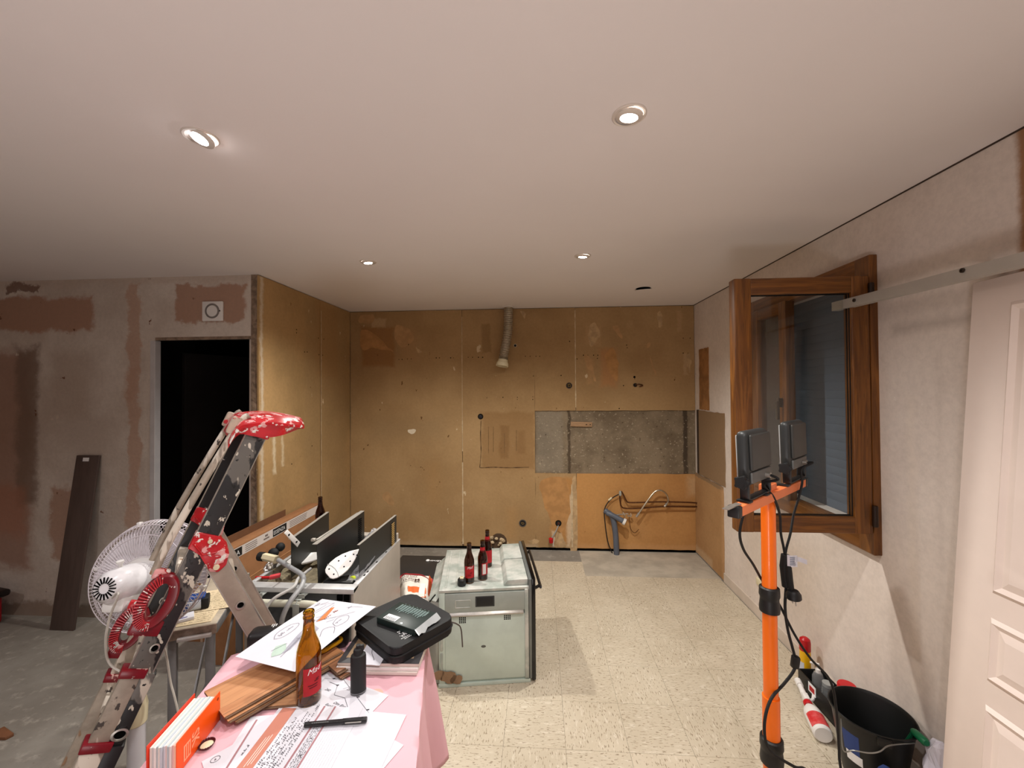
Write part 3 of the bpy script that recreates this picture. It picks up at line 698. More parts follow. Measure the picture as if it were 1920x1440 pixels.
# open near leaf, swung square into the room (hinged at y 2.07)
sx0, sx1, sy, sz0, sz1 = .966, 1.597, 2.075, 1.012, 2.258
SW = .082; th = .058
ang = math.radians(1.0)
L = bpy.data.objects.new('open_sash', None); COL.objects.link(L); L.parent = T; L.matrix_parent_inverse = world(T).inverted()
for (x0, x1) in ((sx0, sx0 + SW), (sx1 - SW, sx1)):
    MB().obox((x0, sy - th / 2, sz0), (x1 - x0, 0, 0), (0, th, 0), (0, 0, sz1 - sz0), bev=.006, seg=3).build('sash_stile', WV, L)
for (z0, z1) in ((sz0, sz0 + SW), (sz1 - SW, sz1)):
    MB().obox((sx0 + SW - .003, sy - th / 2 + .0008, z0 + .0008), (sx1 - sx0 - 2 * SW + .006, 0, 0), (0, th - .0016, 0), (0, 0, z1 - z0 - .0016), bev=.006, seg=3).build('sash_rail', WHX, L)
MB().obox((sx0 + SW - .006, sy - .003, sz0 + SW - .006), (sx1 - sx0 - 2 * SW + .012, 0, 0), (0, .006, 0), (0, 0, sz1 - sz0 - 2 * SW + .012)).build('pane', glass, L)
gk = MB()
for yy in (sy - .012, sy + .008):
    a0, a1, b0, b1 = sx0 + SW - .001, sx1 - SW + .001, sz0 + SW - .001, sz1 - SW + .001
    for (p, q) in (((a0, yy, b0), (a1, yy, b0)), ((a0, yy, b1), (a1, yy, b1)), ((a0, yy, b0), (a0, yy, b1)), ((a1, yy, b0), (a1, yy, b1))): gk.bar(p, q, .006, .006)
gk.build('gasket', M['black_rubber'], L)
for zz in (1.10, 2.17):
    MB().lathe([(.011, -.05), (.012, -.045), (.012, .045), (.011, .05)], axm((sx1 + .004, sy - .034, zz), (0, 0, 1)), 14).build('hinge', mat('dark_hinge_%d' % int(zz * 10), (40, 24, 14), .4, .2), T)
MB().obox((fx0 - .012, FY0 + .028, FZ0 + .11), (.012, 0, 0), (0, .02, 0), (0, 0, 1.23)).build('rebate_seal', mat('dark_seal', (46, 26, 12), .6), T)
# roller shutter lowered outside
sh = mat('blue_grey_shutter', (96, 108, 122), .6, var=.08, vs=4)
me0 = None
for k in range(26):
    z = WZ0 + .025 + .0525 * k
    if me0 is None:
        o = MB().box((0, 0, 0), (.012, WY1 - WY0 - .002, .0524), bev=.0012).build('shutter_slat', sh, T, local=True); me0 = o
        inv = world(T).inverted()
    else:
        o = me0.copy(); COL.objects.link(o); o.parent = T
    o.matrix_parent_inverse = inv; o.location = (XR + .20, (WY0 + WY1) / 2, z)

# ------------------------------------------------------------------ aluminium rail fixed off the right wall
rx = 1.5
A, B = at(1560, 575, x=rx), at(1920, 484, x=rx)
d = (B - A).normalized(); E_ = A + d * 1.6
T = thing('metal_rail', 'long bare aluminium sliding rail crossing in front of the window frame', 'rail', A)
ralu = mat('satin_aluminium', (188, 182, 173), .45, .2, var=.05)
MB().obox(A + V((-.004, 0, -.024)), (.008, 0, 0), d * 1.6, (0, 0, .044), bev=.001).build('rail_face', ralu, T)
MB().obox(A + V((.004, 0, -.024)), (.026, 0, 0), d * 1.6, (0, 0, .005)).build('rail_lip', ralu, T)
MB().obox(A + V((.004, 0, .015)), (.026, 0, 0), d * 1.6, (0, 0, .005)).build('rail_lip', ralu, T)
for px, py in ((1602, 563), (1805, 507)):
    p = at(px, py, x=rx - .005)
    MB().lathe([(.0085, 0), (.0085, .004), (.004, .005), (.004, .001), (0, .001)], axm(p, (-1, 0, 0)), 14).build('rail_bolt', mat('dark_bolt_%d' % px, (70, 62, 54), .4, .6), T)
    if px > 1700: MB().tube([p + V((.005, 0, 0)), V((XR, p.y, p.z))], .012, 10).build('wall_spacer', ralu, T)
p = A + d * 1.4; MB().tube([p, V((XR, p.y, p.z))], .012, 10).build('wall_spacer', ralu, T)

# ------------------------------------------------------------------ white panelled door leaf leaning on the right wall
z0, z1 = .004, 2.095
def dx(z): return 1.455 + (1.585 - 1.455) * z / z1          # face of the leaf
yl0, yl1 = 1.607, 1.572                                       # free edge at foot and head
DW = .83
def D(s, z, out=0):                                          # s from free edge towards the camera side
    n = V((-1, 0, .062)).normalized()
    return V((dx(z), yl0 + (yl1 - yl0) * z / z1 - s, z)) + n * out
T = thing('door_leaf', 'white moulded panel door leaf leaning against the right wall', 'door', D(DW / 2, 0))
dm = mat('door_paint', (240, 224, 214), .5, var=.02)
MB().obox(D(0, z0), D(DW, z0) - D(0, z0), D(0, z1) - D(0, z0), V((.036, 0, 0)), bev=.003).build('door_slab', dm, T)
zr = [(.10, .648), (.731, .941), (1.025, 2.0)]
def panel(s0, s1, za, zb):
    mb = MB(); o1, o2 = 0.0, .010; e = .028
    # sunk moulding built as a raised double frame and a bevelled field
    fr = [(s0, za), (s1, za), (s1, zb), (s0, zb)]
    i1 = [(s0 + e * .45, za + e * .45), (s1 - e * .45, za + e * .45), (s1 - e * .45, zb - e * .45), (s0 + e * .45, zb - e * .45)]
    i2 = [(s0 + e, za + e), (s1 - e, za + e), (s1 - e, zb - e), (s0 + e, zb - e)]
    i3 = [(s0 + e * 1.9, za + e * 1.9), (s1 - e * 1.9, za + e * 1.9), (s1 - e * 1.9, zb - e * 1.9), (s0 + e * 1.9, zb - e * 1.9)]
    rings = [[mb.bm.verts.new(D(s, z, h)) for (s, z) in r] for r, h in ((fr, .0005), (i1, .012), (i2, .003), (i3, .011))]
    for a, b in zip(rings, rings[1:]):
        for k in range(4): mb.bm.faces.new((a[k], a[(k + 1) % 4], b[(k + 1) % 4], b[k]))
    mb.bm.faces.new(rings[-1])
    mb.build('door_panel', dm, T, smooth=0)
for (za, zb) in zr:
    panel(.125, .395, za, zb); panel(.455, .72, za, zb)

# ------------------------------------------------------------------ dark board leaning on the doorway wall, red tool case
a, b = at(92, 1182, z=0), at(133, 1183, z=0); yb_ = (a.y + b.y) / 2
c, e = at(143, 854, y=YD - .022), at(186, 854, y=YD - .022)
T = thing('leaning_plank', 'dark grey laminate plank leaning upright against the stripped wall', 'plank', ((a.x + b.x) / 2, yb_, 0))
u = V((.185, 0, 0)); up = V((c.x - a.x, c.y - a.y, c.z))
MB().obox(V((a.x, yb_, 0)), u, up, V((0, .016, .0)), bev=.0015).build('board', mat('dark_laminate', (84, 68, 62), .55, var=.2, vs=4, stretch=(8, 8, .6)), T)
q = V((a.x, yb_, 0)) + up * .965 + u * .32
MB().obox(q + V((0, -.0012, 0)), u * .27, up * .022, V((0, -.0006, 0))).build('sticker', M['white_print'], T)
T = thing('red_tool_case', 'red tool case with a glossy black lid beside the stripped wall', 'tool case', (-4.12, 2.62, 0))
rm = mat('red_case', (150, 16, 28), .4, var=.2)
MB().box((-4.20, 2.66, .115), (.36, .27, .22), rotz(-.12), bev=.02, seg=3).build('case_body', rm, T)
MB().box((-4.14, 2.64, .255), (.42, .29, .05), rotz(-.12) @ Matrix.Rotation(.06, 4, 'Y'), bev=.02, seg=3).build('lid', mat('gloss_black', (20, 12, 14), .15, var=0), T)
MB().tube(cat([(-4.26, 2.60, .27), (-4.25, 2.60, .31), (-4.12, 2.60, .31), (-4.11, 2.60, .27)], 5), .011, 8).build('case_handle', M['black_plastic'], T)
MB().box((-4.085, 2.515, .07), (.07, .003, .085), rotz(-.12)).build('label', M['white_print'], T)
MB().box((-4.175, 2.526, .07), (.07, .003, .085), rotz(-.12)).build('label', M['white_print'], T)
# ------------------------------------------------------------------ built-in oven standing on the tiles
O0 = V((-.583, 2.305, .003)); oa = math.radians(8.5)
OD = V((math.cos(oa), math.sin(oa), 0)); OW = V((-math.sin(oa), math.cos(oa), 0)); OZ = V((0, 0, 1))
def Q(a, b, c): return O0 + OD * a + OW * b + OZ * c       # a: back to door, b: away from the camera, c: up
T = thing('built_in_oven', 'bare galvanised built-in oven standing on the tiled floor with beer bottles on top', 'oven', Q(.27, .29, 0))
st = mat('oven_sheet', (198, 212, 202), .42, .15, var=.10, vs=6); st2 = mat('oven_sheet_worn', (200, 200, 193), .4, .2, var=.22, vs=9, c2=(160, 168, 160))
def qb(a0, a1, b0, b1, c0, c1): return (Q(a0, b0, c0), OD * (a1 - a0), OW * (b1 - b0), OZ * (c1 - c0))
MB().obox(*qb(.02, .52, .008, .585, .012, .545), bev=.004).build('body', st, T)
MB().obox(*qb(.0, .53, -.002, .592, .540, .556), bev=.003).build('top_sheet', st2, T)
mb = MB()
for a0 in (.03, .09, .15): mb.obox(*qb(a0, a0 + .012, .03, .56, .556, .559), bev=.0014, seg=1)
mb.build('top_rib', st2, T)
mb = MB(); mb.prism([Q(.375, .02, .556), Q(.52, .02, .556), Q(.52, .02, .592), Q(.40, .02, .590)], OW * .29, bev=.004)
mb.build('top_duct', st2, T)
mb = MB(); mb.prism([Q(.375, .325, .556), Q(.52, .325, .556), Q(.52, .325, .592), Q(.40, .325, .590)], OW * .25, bev=.004); mb.build('top_duct', st2, T)
MB().obox(*qb(.035, .50, -.004, .01, .035, .405), bev=.002).build('side_panel', st, T)
MB().obox(*qb(.035, .50, -.006, .01, .425, .535), bev=.002).build('upper_side_panel', mat('oven_sheet_dark', (168, 176, 170), .42, .2, var=.12, vs=9), T)
mb = MB(); mb.prism([Q(.045, -.004, .428), Q(.045, -.016, .414), Q(.045, -.016, .408), Q(.045, -.004, .405)], OD * .445, bev=.0015); mb.build('folded_lip', M['alu'], T)
mb = MB(); mb.obox(*qb(.205, .325, -.0065, .0, .450, .520), bev=.006, seg=3); mb.build('recess_frame', mat('recess_frame', (58, 60, 60), .5, .2), T)
MB().obox(*qb(.215, .315, -.0072, .0, .458, .512), bev=.004).build('recess', mat('recess_dark', (24, 24, 26), .5, var=.2), T)
mb = MB()
for (p, q) in (((.095, .455), (.18, .455)), ((.18, .455), (.18, .497)), ((.18, .497), (.095, .497)), ((.095, .497), (.095, .455))):
    mb.tube([Q(p[0], -.006, p[1]), Q(q[0], -.006, q[1])], .003, 6)
mb.build('embossed_frame', st2, T)
hm = MB()
for a0, c0 in ((.115, .365), (.375, .372)):
    for i in range(4):
        for j in range(4): hm.obox(*qb(a0 + i * .0105, a0 + i * .0105 + .0075, -.0048, -.002, c0 + j * .0095, c0 + j * .0095 + .0065))
hm.build('vent_holes', M['dark_void'], T, kind='stuff')
MB().lathe([(.014, 0), (.013, .001), (0, .0012)], axm(Q(.255, -.0042, .225), -OW) @ Matrix.Diagonal((1, .55, 1, 1)), 16).build('centre_hole', mat('hole_grey', (92, 94, 90), .5, .3), T)
mb = MB()
for c0, c1 in ((.07, .20), (.21, .285), (.30, .395)): mb.obox(*qb(.006, .022, -.008, .01, c0, c1), bev=.005)
mb.build('side_slot', st2, T)
MB().obox(*qb(.0, .035, -.003, .01, .02, .54), bev=.003).build('side_rail', st, T)
MB().obox(*qb(.497, .52, -.010, .01, .03, .545), bev=.003).build('front_rail', st2, T)
MB().obox(*qb(-.005, .53, -.004, .59, -.0, .022), bev=.003).build('base_rail', st, T)
mb = MB(); mb.prism([Q(-.02, .02, .01), Q(-.065, .05, .01), Q(-.065, .54, .01), Q(-.02, .575, .01), Q(.03, .575, .01), Q(.03, .02, .01)], OZ * .47, bev=.006)
mb.build('back_cover', mat('oven_back_sheet', (176, 178, 172), .45, .4, var=.15, vs=8), T)
mb = MB(); mb.prism([Q(-.02, .02, .48), Q(-.065, .05, .48), Q(-.065, .54, .48), Q(-.02, .575, .48), Q(.02, .575, .54), Q(.02, .02, .54)], OZ * .004); mb.bm.verts.ensure_lookup_table()
mb.build('back_slope', st2, T)
# door with black glass and a bar handle, seen edge on
MB().obox(*qb(.522, .540, -.004, .594, .02, .600), bev=.003).build('door_frame', mat('door_frame_grey', (120, 124, 122), .4, .5, var=.1), T)
MB().obox(*qb(.540, .562, -.006, .596, .012, .604), bev=.005).build('door_glass', mat('black_glass', (10, 10, 11), .08, var=0, spec=.6), T)
mb = MB(); mb.tube(cat([Q(.564, .05, .52), Q(.592, .05, .535), Q(.598, .07, .535), Q(.598, .53, .535), Q(.592, .55, .535), Q(.564, .55, .52)], 5), .009, 10); mb.build('door_handle', mat('handle_dark', (52, 50, 50), .3, .7), T)
bp_ = MB()
for i in range(3):
    poly = []
    cx, cz = (.045, .10, .0)[i], (.065, .05, .075)[i]
    for k in range(12):
        r = (.045, .032, .03)[i] * (.55 + .6 * random.random()); poly.append(Q(cx + r * 1.2 * math.cos(k * PI / 6), -.0098, cz + r * math.sin(k * PI / 6)))
    bp_.prism(poly, OW * .001)
bp_.build('torn_paper', mat('torn_brown_paper', (150, 120, 92), .9, var=.2), T)
mb = MB(); mb.tube(cat([Q(-.02, .0, .535), Q(-.055, -.005, .49), Q(-.075, .0, .42), Q(-.085, .01, .3), Q(-.08, .0, .12), Q(-.05, -.02, .02)], 6), .004, 7)
mb.build('power_cord', M['black_rubber'], T)

# ------------------------------------------------------------------ beer bottles
amber = mat('amber_glass', (204, 156, 52), .03, var=0, trans=1.0, ior=1.5)
amber_d = mat('dark_amber_glass', (120, 76, 30), .04, var=0, trans=1.0, ior=1.5)
redl = mat('red_bottle_label', (178, 24, 34), .6, var=.12, vs=30); whl = mat('white_bottle_label', (230, 224, 220), .7, var=.08)
rimg = mat('bottle_mouth', (70, 40, 10), .2, var=0)
def bottle(x, y, z, ang, label, gl=amber_d, lab_h=(.035, .105), half=1.05, tilt=0, white=None, neck=False, tx=None):
    T = thing('beer_bottle', label, 'bottle', (x, y, z), 'brown beer bottles')
    A = Matrix.Translation((x, y, z)) @ rotz(ang)
    outer = [(.0, .004), (.020, .001), (.028, .0), (.0305, .004), (.0305, .118), (.0292, .134), (.0245, .152), (.0185, .168), (.0150, .182), (.0136, .200), (.0128, .214), (.0142, .216), (.0142, .221), (.0130, .2225), (.0130, .226), (.0140, .2275), (.0140, .233), (.0128, .2345)]
    inner = [(.0095, .2345), (.0092, .214), (.0108, .200), (.0122, .182), (.0158, .167), (.0218, .151), (.0265, .134), (.0278, .118), (.0278, .008), (0, .010)]
    MB().lathe(outer + inner, A, 32, cap=False).build('glass_body', gl, T, smooth=50)
    R = .0309
    def arc(a0, a1, z0, z1, r=R, n=14):
        return MB().grid(lambda s, t: A @ V((r * math.cos(a0 + (a1 - a0) * s), r * math.sin(a0 + (a1 - a0) * s), z0 + (z1 - z0) * t)), n, 3)
    o = arc(-half, half, *lab_h).build('label', redl, T, fix=False)
    if white: arc(white[0], white[1], white[2], white[3], R + .0003).build('label_patch', whl, T, fix=False)
    if neck: MB().lathe([(.0187, .166), (.0152, .182), (.0140, .196)], A, 24, cap=False).build('neck_label', redl, T)
    if tx:
        mb = MB()
        mb.text(tx, lambda a, b: A @ V(((R + .0005) * math.cos(a / R), (R + .0005) * math.sin(a / R), lab_h[1] - .015 + b + a * .12)), .020, align='CENTER', shear=.35)
        o = mb.build('label_lettering', M['white_print'], T, smooth=0)
        mb = MB()
        for (a0, zz, ln) in ((-.012, .048, .02), (-.015, .054, .024), (.0, .062, .012), (.004, .066, .010)):
            mb.grid(lambda s, t: A @ V(((R + .0006) * math.cos((a0 + ln * s) / R), (R + .0006) * math.sin((a0 + ln * s) / R), zz + .0028 * t)), 5, 1)
        mb.build('small_print', mat('dark_red_print', (96, 10, 18), .7, var=0), T, smooth=0, fix=False)
    return T
zt = .559
cam_ang = lambda x, y: math.atan2(-y, -x)
p = at(880, 1091, z=zt); bottle(p.x, p.y, zt, cam_ang(p.x, p.y) + .1, 'brown beer bottle with plain red label, first on the oven from the black table case', tx='Mad')
p = at(905, 1085, z=zt); bottle(p.x, p.y, zt, cam_ang(p.x, p.y) + .9, 'brown beer bottle with red and white label turned aside, middle one on the oven', white=(-.9, -.2, .04, .10), neck=True)
p = at(914, 1061, z=zt); bottle(p.x, p.y, zt, cam_ang(p.x, p.y) + .2, 'brown beer bottle standing behind the other two on the oven', neck=True, lab_h=(.03, .11))
p = at(866, 1097, z=zt)
T = thing('bottle_cap_stopper', 'short black knob with a pale top on the oven edge beside a bottle', 'knob', (p.x, p.y, zt))
MB().lathe([(.024, 0), (.025, .002), (.025, .034), (.020, .040), (.013, .041)], Matrix.Translation((p.x, p.y, zt)), 20).build('knob_body', M['black_plastic'], T)
MB().lathe([(.013, .041), (.012, .048), (.009, .049), (.008, .044), (0, .044)], Matrix.Translation((p.x, p.y, zt)), 16, cap=False).build('knob_top', M['cream_plastic'], T)

# ------------------------------------------------------------------ stripped cooker body, open on top
CX0, CX1, CY0, CY1, CZ = -1.463, -.905, 1.915, 2.575, .75
T = thing('stripped_cooker', 'grey metal cooker body with its top removed and hoses hanging in front', 'cooker', ((CX0 + CX1) / 2, (CY0 + CY1) / 2, 0))
side = mat('cooker_side_enamel', (176, 168, 158), .45, .15, var=.10, vs=5); rim = mat('cooker_rim', (206, 206, 206), .4, .3, var=.12, vs=20); dgrey = mat('cooker_dark_front', (74, 76, 78), .5, .2, var=.15)
def cb_(x0, x1, y0, y1, z0, z1, nm, m, bev=.003): return MB().box(((x0 + x1) / 2, (y0 + y1) / 2, (z0 + z1) / 2), (x1 - x0, y1 - y0, z1 - z0), bev=bev).build(nm, m, T)
cb_(CX1 - .014, CX1, CY0, CY1, .01, CZ, 'right_side', side)
cb_(CX0, CX0 + .014, CY0, CY1, .01, CZ, 'left_side', side)
cb_(CX0 + .01, CX1 - .01, CY1 - .06, CY1, .01, CZ + .042, 'back_wall', side)
cb_(CX0 + .012, CX1 - .012, CY0 + .006, CY0 + .02, .02, .728, 'front_sheet', dgrey)
cb_(CX0 + .014, CX1 - .014, CY0 + .03, CY1 - .02, .1, .66, 'oven_box', M['steel'])
mb = MB(); mb.prism([(CX0, CY0 - .004, CZ - .022), (CX0, CY0, CZ), (CX0, CY0 + .052, CZ + .002), (CX0, CY0 + .052, CZ - .012), (CX0, CY0 + .012, CZ - .022)], (CX1 - CX0, 0, 0), bev=.002)
mb.build('front_rim', rim, T)
cb_(CX0, CX0 + .022, CY0 + .05, CY1, CZ - .004, CZ + .004, 'left_rim', rim, .001)
cb_(CX1 - .026, CX1 + .001, CY0 + .05, CY1, CZ - .004, CZ + .003, 'right_rim', rim, .001)
mb = MB()
for y in (2.06, 2.10, 2.22, 2.36, 2.46): mb.box((CX1 - .010, y, CZ + .0035), (.007, .018, .001))
mb.build('rim_slots', M['dark_void'], T, kind='stuff')
ins = mat('glass_wool', (150, 138, 112), .95, var=.4, vs=40, bump=1.0, bs=60)
def wool(s, t):
    p = V((CX0 + .02 + (CX1 - CX0 - .04) * s, CY0 + .05 + (CY1 - CY0 - .12) * t, .715))
    p.z += .018 * noise.noise(p * 14) + .012 * noise.noise(p * 37); return p
MB().grid(wool, 40, 40).build('insulation', ins, T, smooth=0, fix=False)
for k in range(2):
    for j in range(2):
        cb_(CX1 - .085 + k * .034, CX1 - .057 + k * .034, CY0 - .001, CY0 + .01, .662 + j * .032, .689 + j * .032, 'front_vent', M['dark_void'], .002)
mb = MB(); mb.tube(cat([(CX0 + .01, CY0 - .045, .690), (CX0 + .06, CY0 - .06, .706), (CX0 + .2, CY0 - .06, .706), (CX0 + .36, CY0 - .06, .706), (CX0 + .42, CY0 - .055, .692), (CX0 + .455, CY0 - .02, .660)], 6), .0165, 14)
mb.build('gas_pipe', mat('painted_gas_pipe', (206, 204, 186), .45, var=.08), T)
for x in (CX0 + .125, CX0 + .335):
    mb = MB(); n = 12
    mb.tube([(x - .02, CY0 - .06 - .019 * math.sin(a), .706 + .019 * math.cos(a)) for a in [PI * i / n * 1.3 - .5 for i in range(n + 1)]], .003, 6)
    mb.box((x - .02, CY0 - .080, .684), (.032, .003, .06), bev=.001); mb.box((x - .02, CY0 - .032, .727), (.032, .07, .003), bev=.001); mb.box((x - .01, CY0 - .05, .737), (.03, .004, .02), bev=.001)
    mb.build('pipe_clip', M['steel'], T)
hose = mat('grey_hose', (168, 170, 172), .45, .1, var=.12, vs=40)
n0 = at(495, 1044, z=.80); n1 = at(522, 1050, z=.80); mb = MB()
mb.tube(cat([n1, at(548, 1066, z=.795), at(568, 1080, z=.785), V((CX0 + .30, CY0 - .01, .765)), V((CX0 + .285, CY0 - .085, .72)), V((CX0 + .26, CY0 - .10, .64)), V((CX0 + .24, CY0 - .06, .5)), V((CX0 + .24, CY0 - .05, .3))], 7), .0115, 12)
mb.build('flexible_gas_hose', hose, T)
mb = MB(); mb.tube([n0, n0 + (n1 - n0) * .9], .021, 6); mb.build('hose_nut', M['cream_plastic'], T)
mb = MB(); mb.tube([n0 + V((-.03, .005, 0)), n0], .024, 12); mb.build('hose_seal', M['black_rubber'], T)
mb = MB(); mb.tube(cat([at(583, 1066, z=.79), at(560, 1084, z=.775), V((CX0 + .26, CY0 - .015, .76)), V((CX0 + .20, CY0 - .085, .73)), V((CX0 + .17, CY0 - .10, .64)), V((CX0 + .17, CY0 - .06, .40))], 7), .0075, 10)
mb.build('thin_hose', mat('pale_hose', (196, 194, 190), .5, var=.08), T)

# three black sheet-metal side panels stood on edge in the cooker
bm_ = mat('black_enamel_sheet', (40, 41, 40), .42, .0, var=.15, vs=5); edge_al = mat('bare_sheet_edge', (196, 192, 184), .4, .6, var=.1)
def sheet(x, y0, y1, z0, z1, name_label, slots, cut=0., flange=.022, dx=0.):
    T = thing('metal_side_panel', name_label, 'metal panel', (x, (y0 + y1) / 2, z0), 'black metal panels')
    poly = [(x, y0 + cut, z0), (x + dx, y1, z0), (x + dx, y1, z1), (x, y0, z1 - .01)]
    MB().prism([V(p) for p in poly], (.0022, 0, 0)).build('sheet', bm_, T)
    MB().prism([V((x - flange, y0, z1 - .010)), V((x + .003, y0, z1 - .010)), V((x + dx + .003, y1, z1)), V((x + dx - flange, y1, z1))], (0, 0, .0022)).build('top_flange', edge_al, T)
    if slots:
        for k in range(13):
            z = z1 - .035 - k * .0118
            MB().obox((x + dx + .0024, y1 - .085, z), (.0008, 0, 0), (0, .045, 0), (0, 0, .0055)).build('vent_slot', slots, T)
    return T
warm = mat('slot_backing', (196, 160, 96), .7, var=0)
A = at(684, 1012, y=2.06); B_ = at(737, 966, y=2.53)
sheet(-.945, 2.06, 2.53, CZ - .03, B_.z, 'black sheet panel with see-through vent slots along the cooker edge nearest the oven', warm, flange=.010, dx=.03)
T = sheet(-1.125, 1.972, 2.50, CZ - .022, at(668, 958, y=2.50).z, 'black sheet panel with a doubled top rail in the middle of the cooker', M['dark_void'], cut=.015, dx=.012)
MB().obox((-1.165, 2.03, .93), (.012, 0, 0), (.012, .46, 0), (0, 0, .016), bev=.002).build('inner_rail', edge_al, T)
MB().obox((-1.172, 2.0, .945), (.02, 0, 0), (0, .02, 0), (0, 0, .014), bev=.003).build('rail_end_clip', edge_al, T)
T = sheet(-1.315, 2.06, 2.50, CZ - .022, at(600, 960, y=2.50).z, 'black sheet panel with a white drilled bracket beside the cardboard carton', None, flange=.014, dx=-.03)
p0, p1 = at(533, 1000, x=-1.305), at(557, 1022, x=-1.300)
mb = MB(); mb.prism([p0 + V((.006, -.014, .006)), p0 + V((.006, .014, .014)), p1 + V((.006, .014, .010)), p1 + V((.006, -.012, -.006))], (.004, 0, 0), bev=.001); mb.build('white_bracket', M['white_plastic'], T)
mb = MB()
for q in (.2, .8): mb.box(p0.lerp(p1, q) + V((.0115, 0, .005)), (.002, .012, .008))
mb.build('bracket_holes', M['dark_void'], T, kind='stuff')
# loose things lying in the cooker
T = thing('oval_cover', 'plain white oval cover lying between the first two black panels', 'cover', at(570, 1055, z=.75))
c = at(576, 1053, z=.757); mb = MB(); mb.lathe([(0, .0), (.075, .0), (.083, .005), (.084, .011), (.080, .014), (0, .012)], Matrix.Translation(c + V((-.02, .02, 0))) @ eul(.12, -.05, .5) @ Matrix.Diagonal((1.15, .62, 1, 1)), 36); mb.build('cover_shell', mat('white_oval_plastic', (236, 234, 230), .3, var=.03), T)
T = thing('iron_soleplate', 'white pointed plate with small holes lying beside the middle black panel', 'plate', at(640, 1060, z=.78))
tip, tail = at(674, 1031, z=.86), at(615, 1080, z=.775)
ax = (tip - tail); Lp = ax.length; ax.normalize(); sd = ax.cross(V((0.25, -.55, .8))).normalized(); up_ = sd.cross(ax).normalized()
if up_.z < 0: up_ = -up_
pr = [(0, .026), (.04, .045), (.12, .058), (.25, .066), (.42, .066), (.6, .056), (.78, .036), (.92, .014), (1, .002)]
poly = [tail + ax * (Lp * a) + sd * (b * .75) for a, b in pr] + [tail + ax * (Lp * a) - sd * (b * .75) for a, b in pr[::-1]]
MB().prism(poly, up_ * .010, bev=.002).build('plate_body', mat('white_plate', (238, 236, 232), .35, var=.04), T)
mb = MB()
for a, b in ((.12, .3), (.12, -.35), (.42, .45), (.42, -.45), (.62, .5), (.62, -.45), (.8, .1), (.85, .55)):
    q = tail + ax * (Lp * a) + sd * (b * .06 * (1.1 - a * .6)); mb.lathe([(.0042, .0104), (0, .0106)], axm(q, up_), 8)
mb.build('plate_holes', M['dark_void'], T, kind='stuff')
MB().ribbon([tail + ax * (Lp * .22) + sd * (.05 * k) + up_ * .0108 - ax * (.012 * k * k) for k in (-1, -.5, 0, .5, 1)], [tail + ax * (Lp * .235) + sd * (.05 * k) + up_ * .0108 - ax * (.012 * k * k) for k in (-1, -.5, 0, .5, 1)]).build('seam', M['grey_plastic'], T)
T = thing('black_tray', 'black shallow tray lying flat under the white pointed plate', 'tray', at(640, 1083, z=.75))
MB().box((-1.03, 2.16, .742), (.155, .34, .012), rotz(.04), bev=.004).build('tray_sheet', bm_, T)
T = thing('red_scraper', 'red handled tool lying on the cooker front rim', 'tool', at(500, 1082, z=.755))
a, b, c = at(480, 1083, z=.748), at(505, 1083, z=.75), at(526, 1078, z=.755)
MB().tube(cat([a, b], 3), .007, 10).build('tool_shaft', M['red_plastic'], T)
MB().bar(b, c, .028, .018, bev=.005).build('tool_grip', mat('faded_red', (206, 70, 76), .5, var=.1), T)
T = thing('yellow_green_plug', 'small yellow green plug on the cooker front rim', 'plug', at(661, 1084, z=.752))
p = at(661, 1085, z=.752); A_ = axm(p, (-.25, -1, .25))
MB().lathe([(.012, -.012), (.0135, -.006), (.0135, .006), (.009, .008), (.005, .007), (.004, .003), (0, .003)], A_, 20).build('plug_cap', mat('yellow_green', (190, 206, 52), .4, var=.05), T)
T = thing('clear_plastic_bag', 'crumpled clear plastic bag stuffed between two black panels', 'bag', at(675, 1025, z=.80))
mb = MB(); mb.sphere((-1.0, 2.42, .80), (.13, .16, .13), 22)
for v in mb.bm.verts: v.co += noise.noise_vector(v.co * 22) * .03 + noise.noise_vector(v.co * 60) * .01
film = mat('clear_film', (226, 226, 230), .12, var=0, trans=.75, ior=1.2)
mb.build('film', film, T, smooth=0)
mb = MB(); mb.grid(lambda s, t: V((-.985 + .06 * s, 2.00 + .24 * t, .752 + .012 * noise.noise(V((s * 5, t * 9, 2))) + .03 * t)), 10, 18); mb.build('film_tail', film, T, smooth=0, fix=False)
T = thing('red_battery_pack', 'small red and black battery pack beside the clear plastic bag', 'battery', at(676, 1050, z=.78))
MB().box((-1.005, 2.285, .80), (.055, .07, .05), eul(.1, .1, .3), bev=.008).build('pack_body', M['black_plastic'], T)
MB().box((-1.005, 2.29, .828), (.056, .072, .012), eul(.1, .1, .3), bev=.004).build('pack_top', mat('coral_red', (214, 72, 62), .45, var=.08), T)
T = thing('black_valve', 'black valve lump with a wire behind the grey hose nut', 'valve', at(512, 1035, z=.78))
mb = MB(); q = at(513, 1036, z=.80); mb.sphere(q, (.06, .05, .05), 14); mb.sphere(q + V((.02, .03, .02)), (.05, .05, .05), 12); mb.build('valve_lump', M['black_rubber'], T)
T = thing('foil_wrapped_fitting', 'crumpled silver foil on the insulation below the hose nut', 'foil', at(505, 1062, z=.745))
mb = MB(); q = at(508, 1064, z=.76); mb.sphere(q, (.075, .06, .05), 18)
for v in mb.bm.verts: v.co += noise.noise_vector(v.co * 35) * .022
mb.build('foil', mat('foil', (200, 196, 190), .25, .9, var=0), T, smooth=0)
bx, by = -1.425, 2.545
bottle(bx, by, CZ + .042, cam_ang(bx, by), 'brown beer bottle half hidden behind the first black panel on the cooker', neck=False)

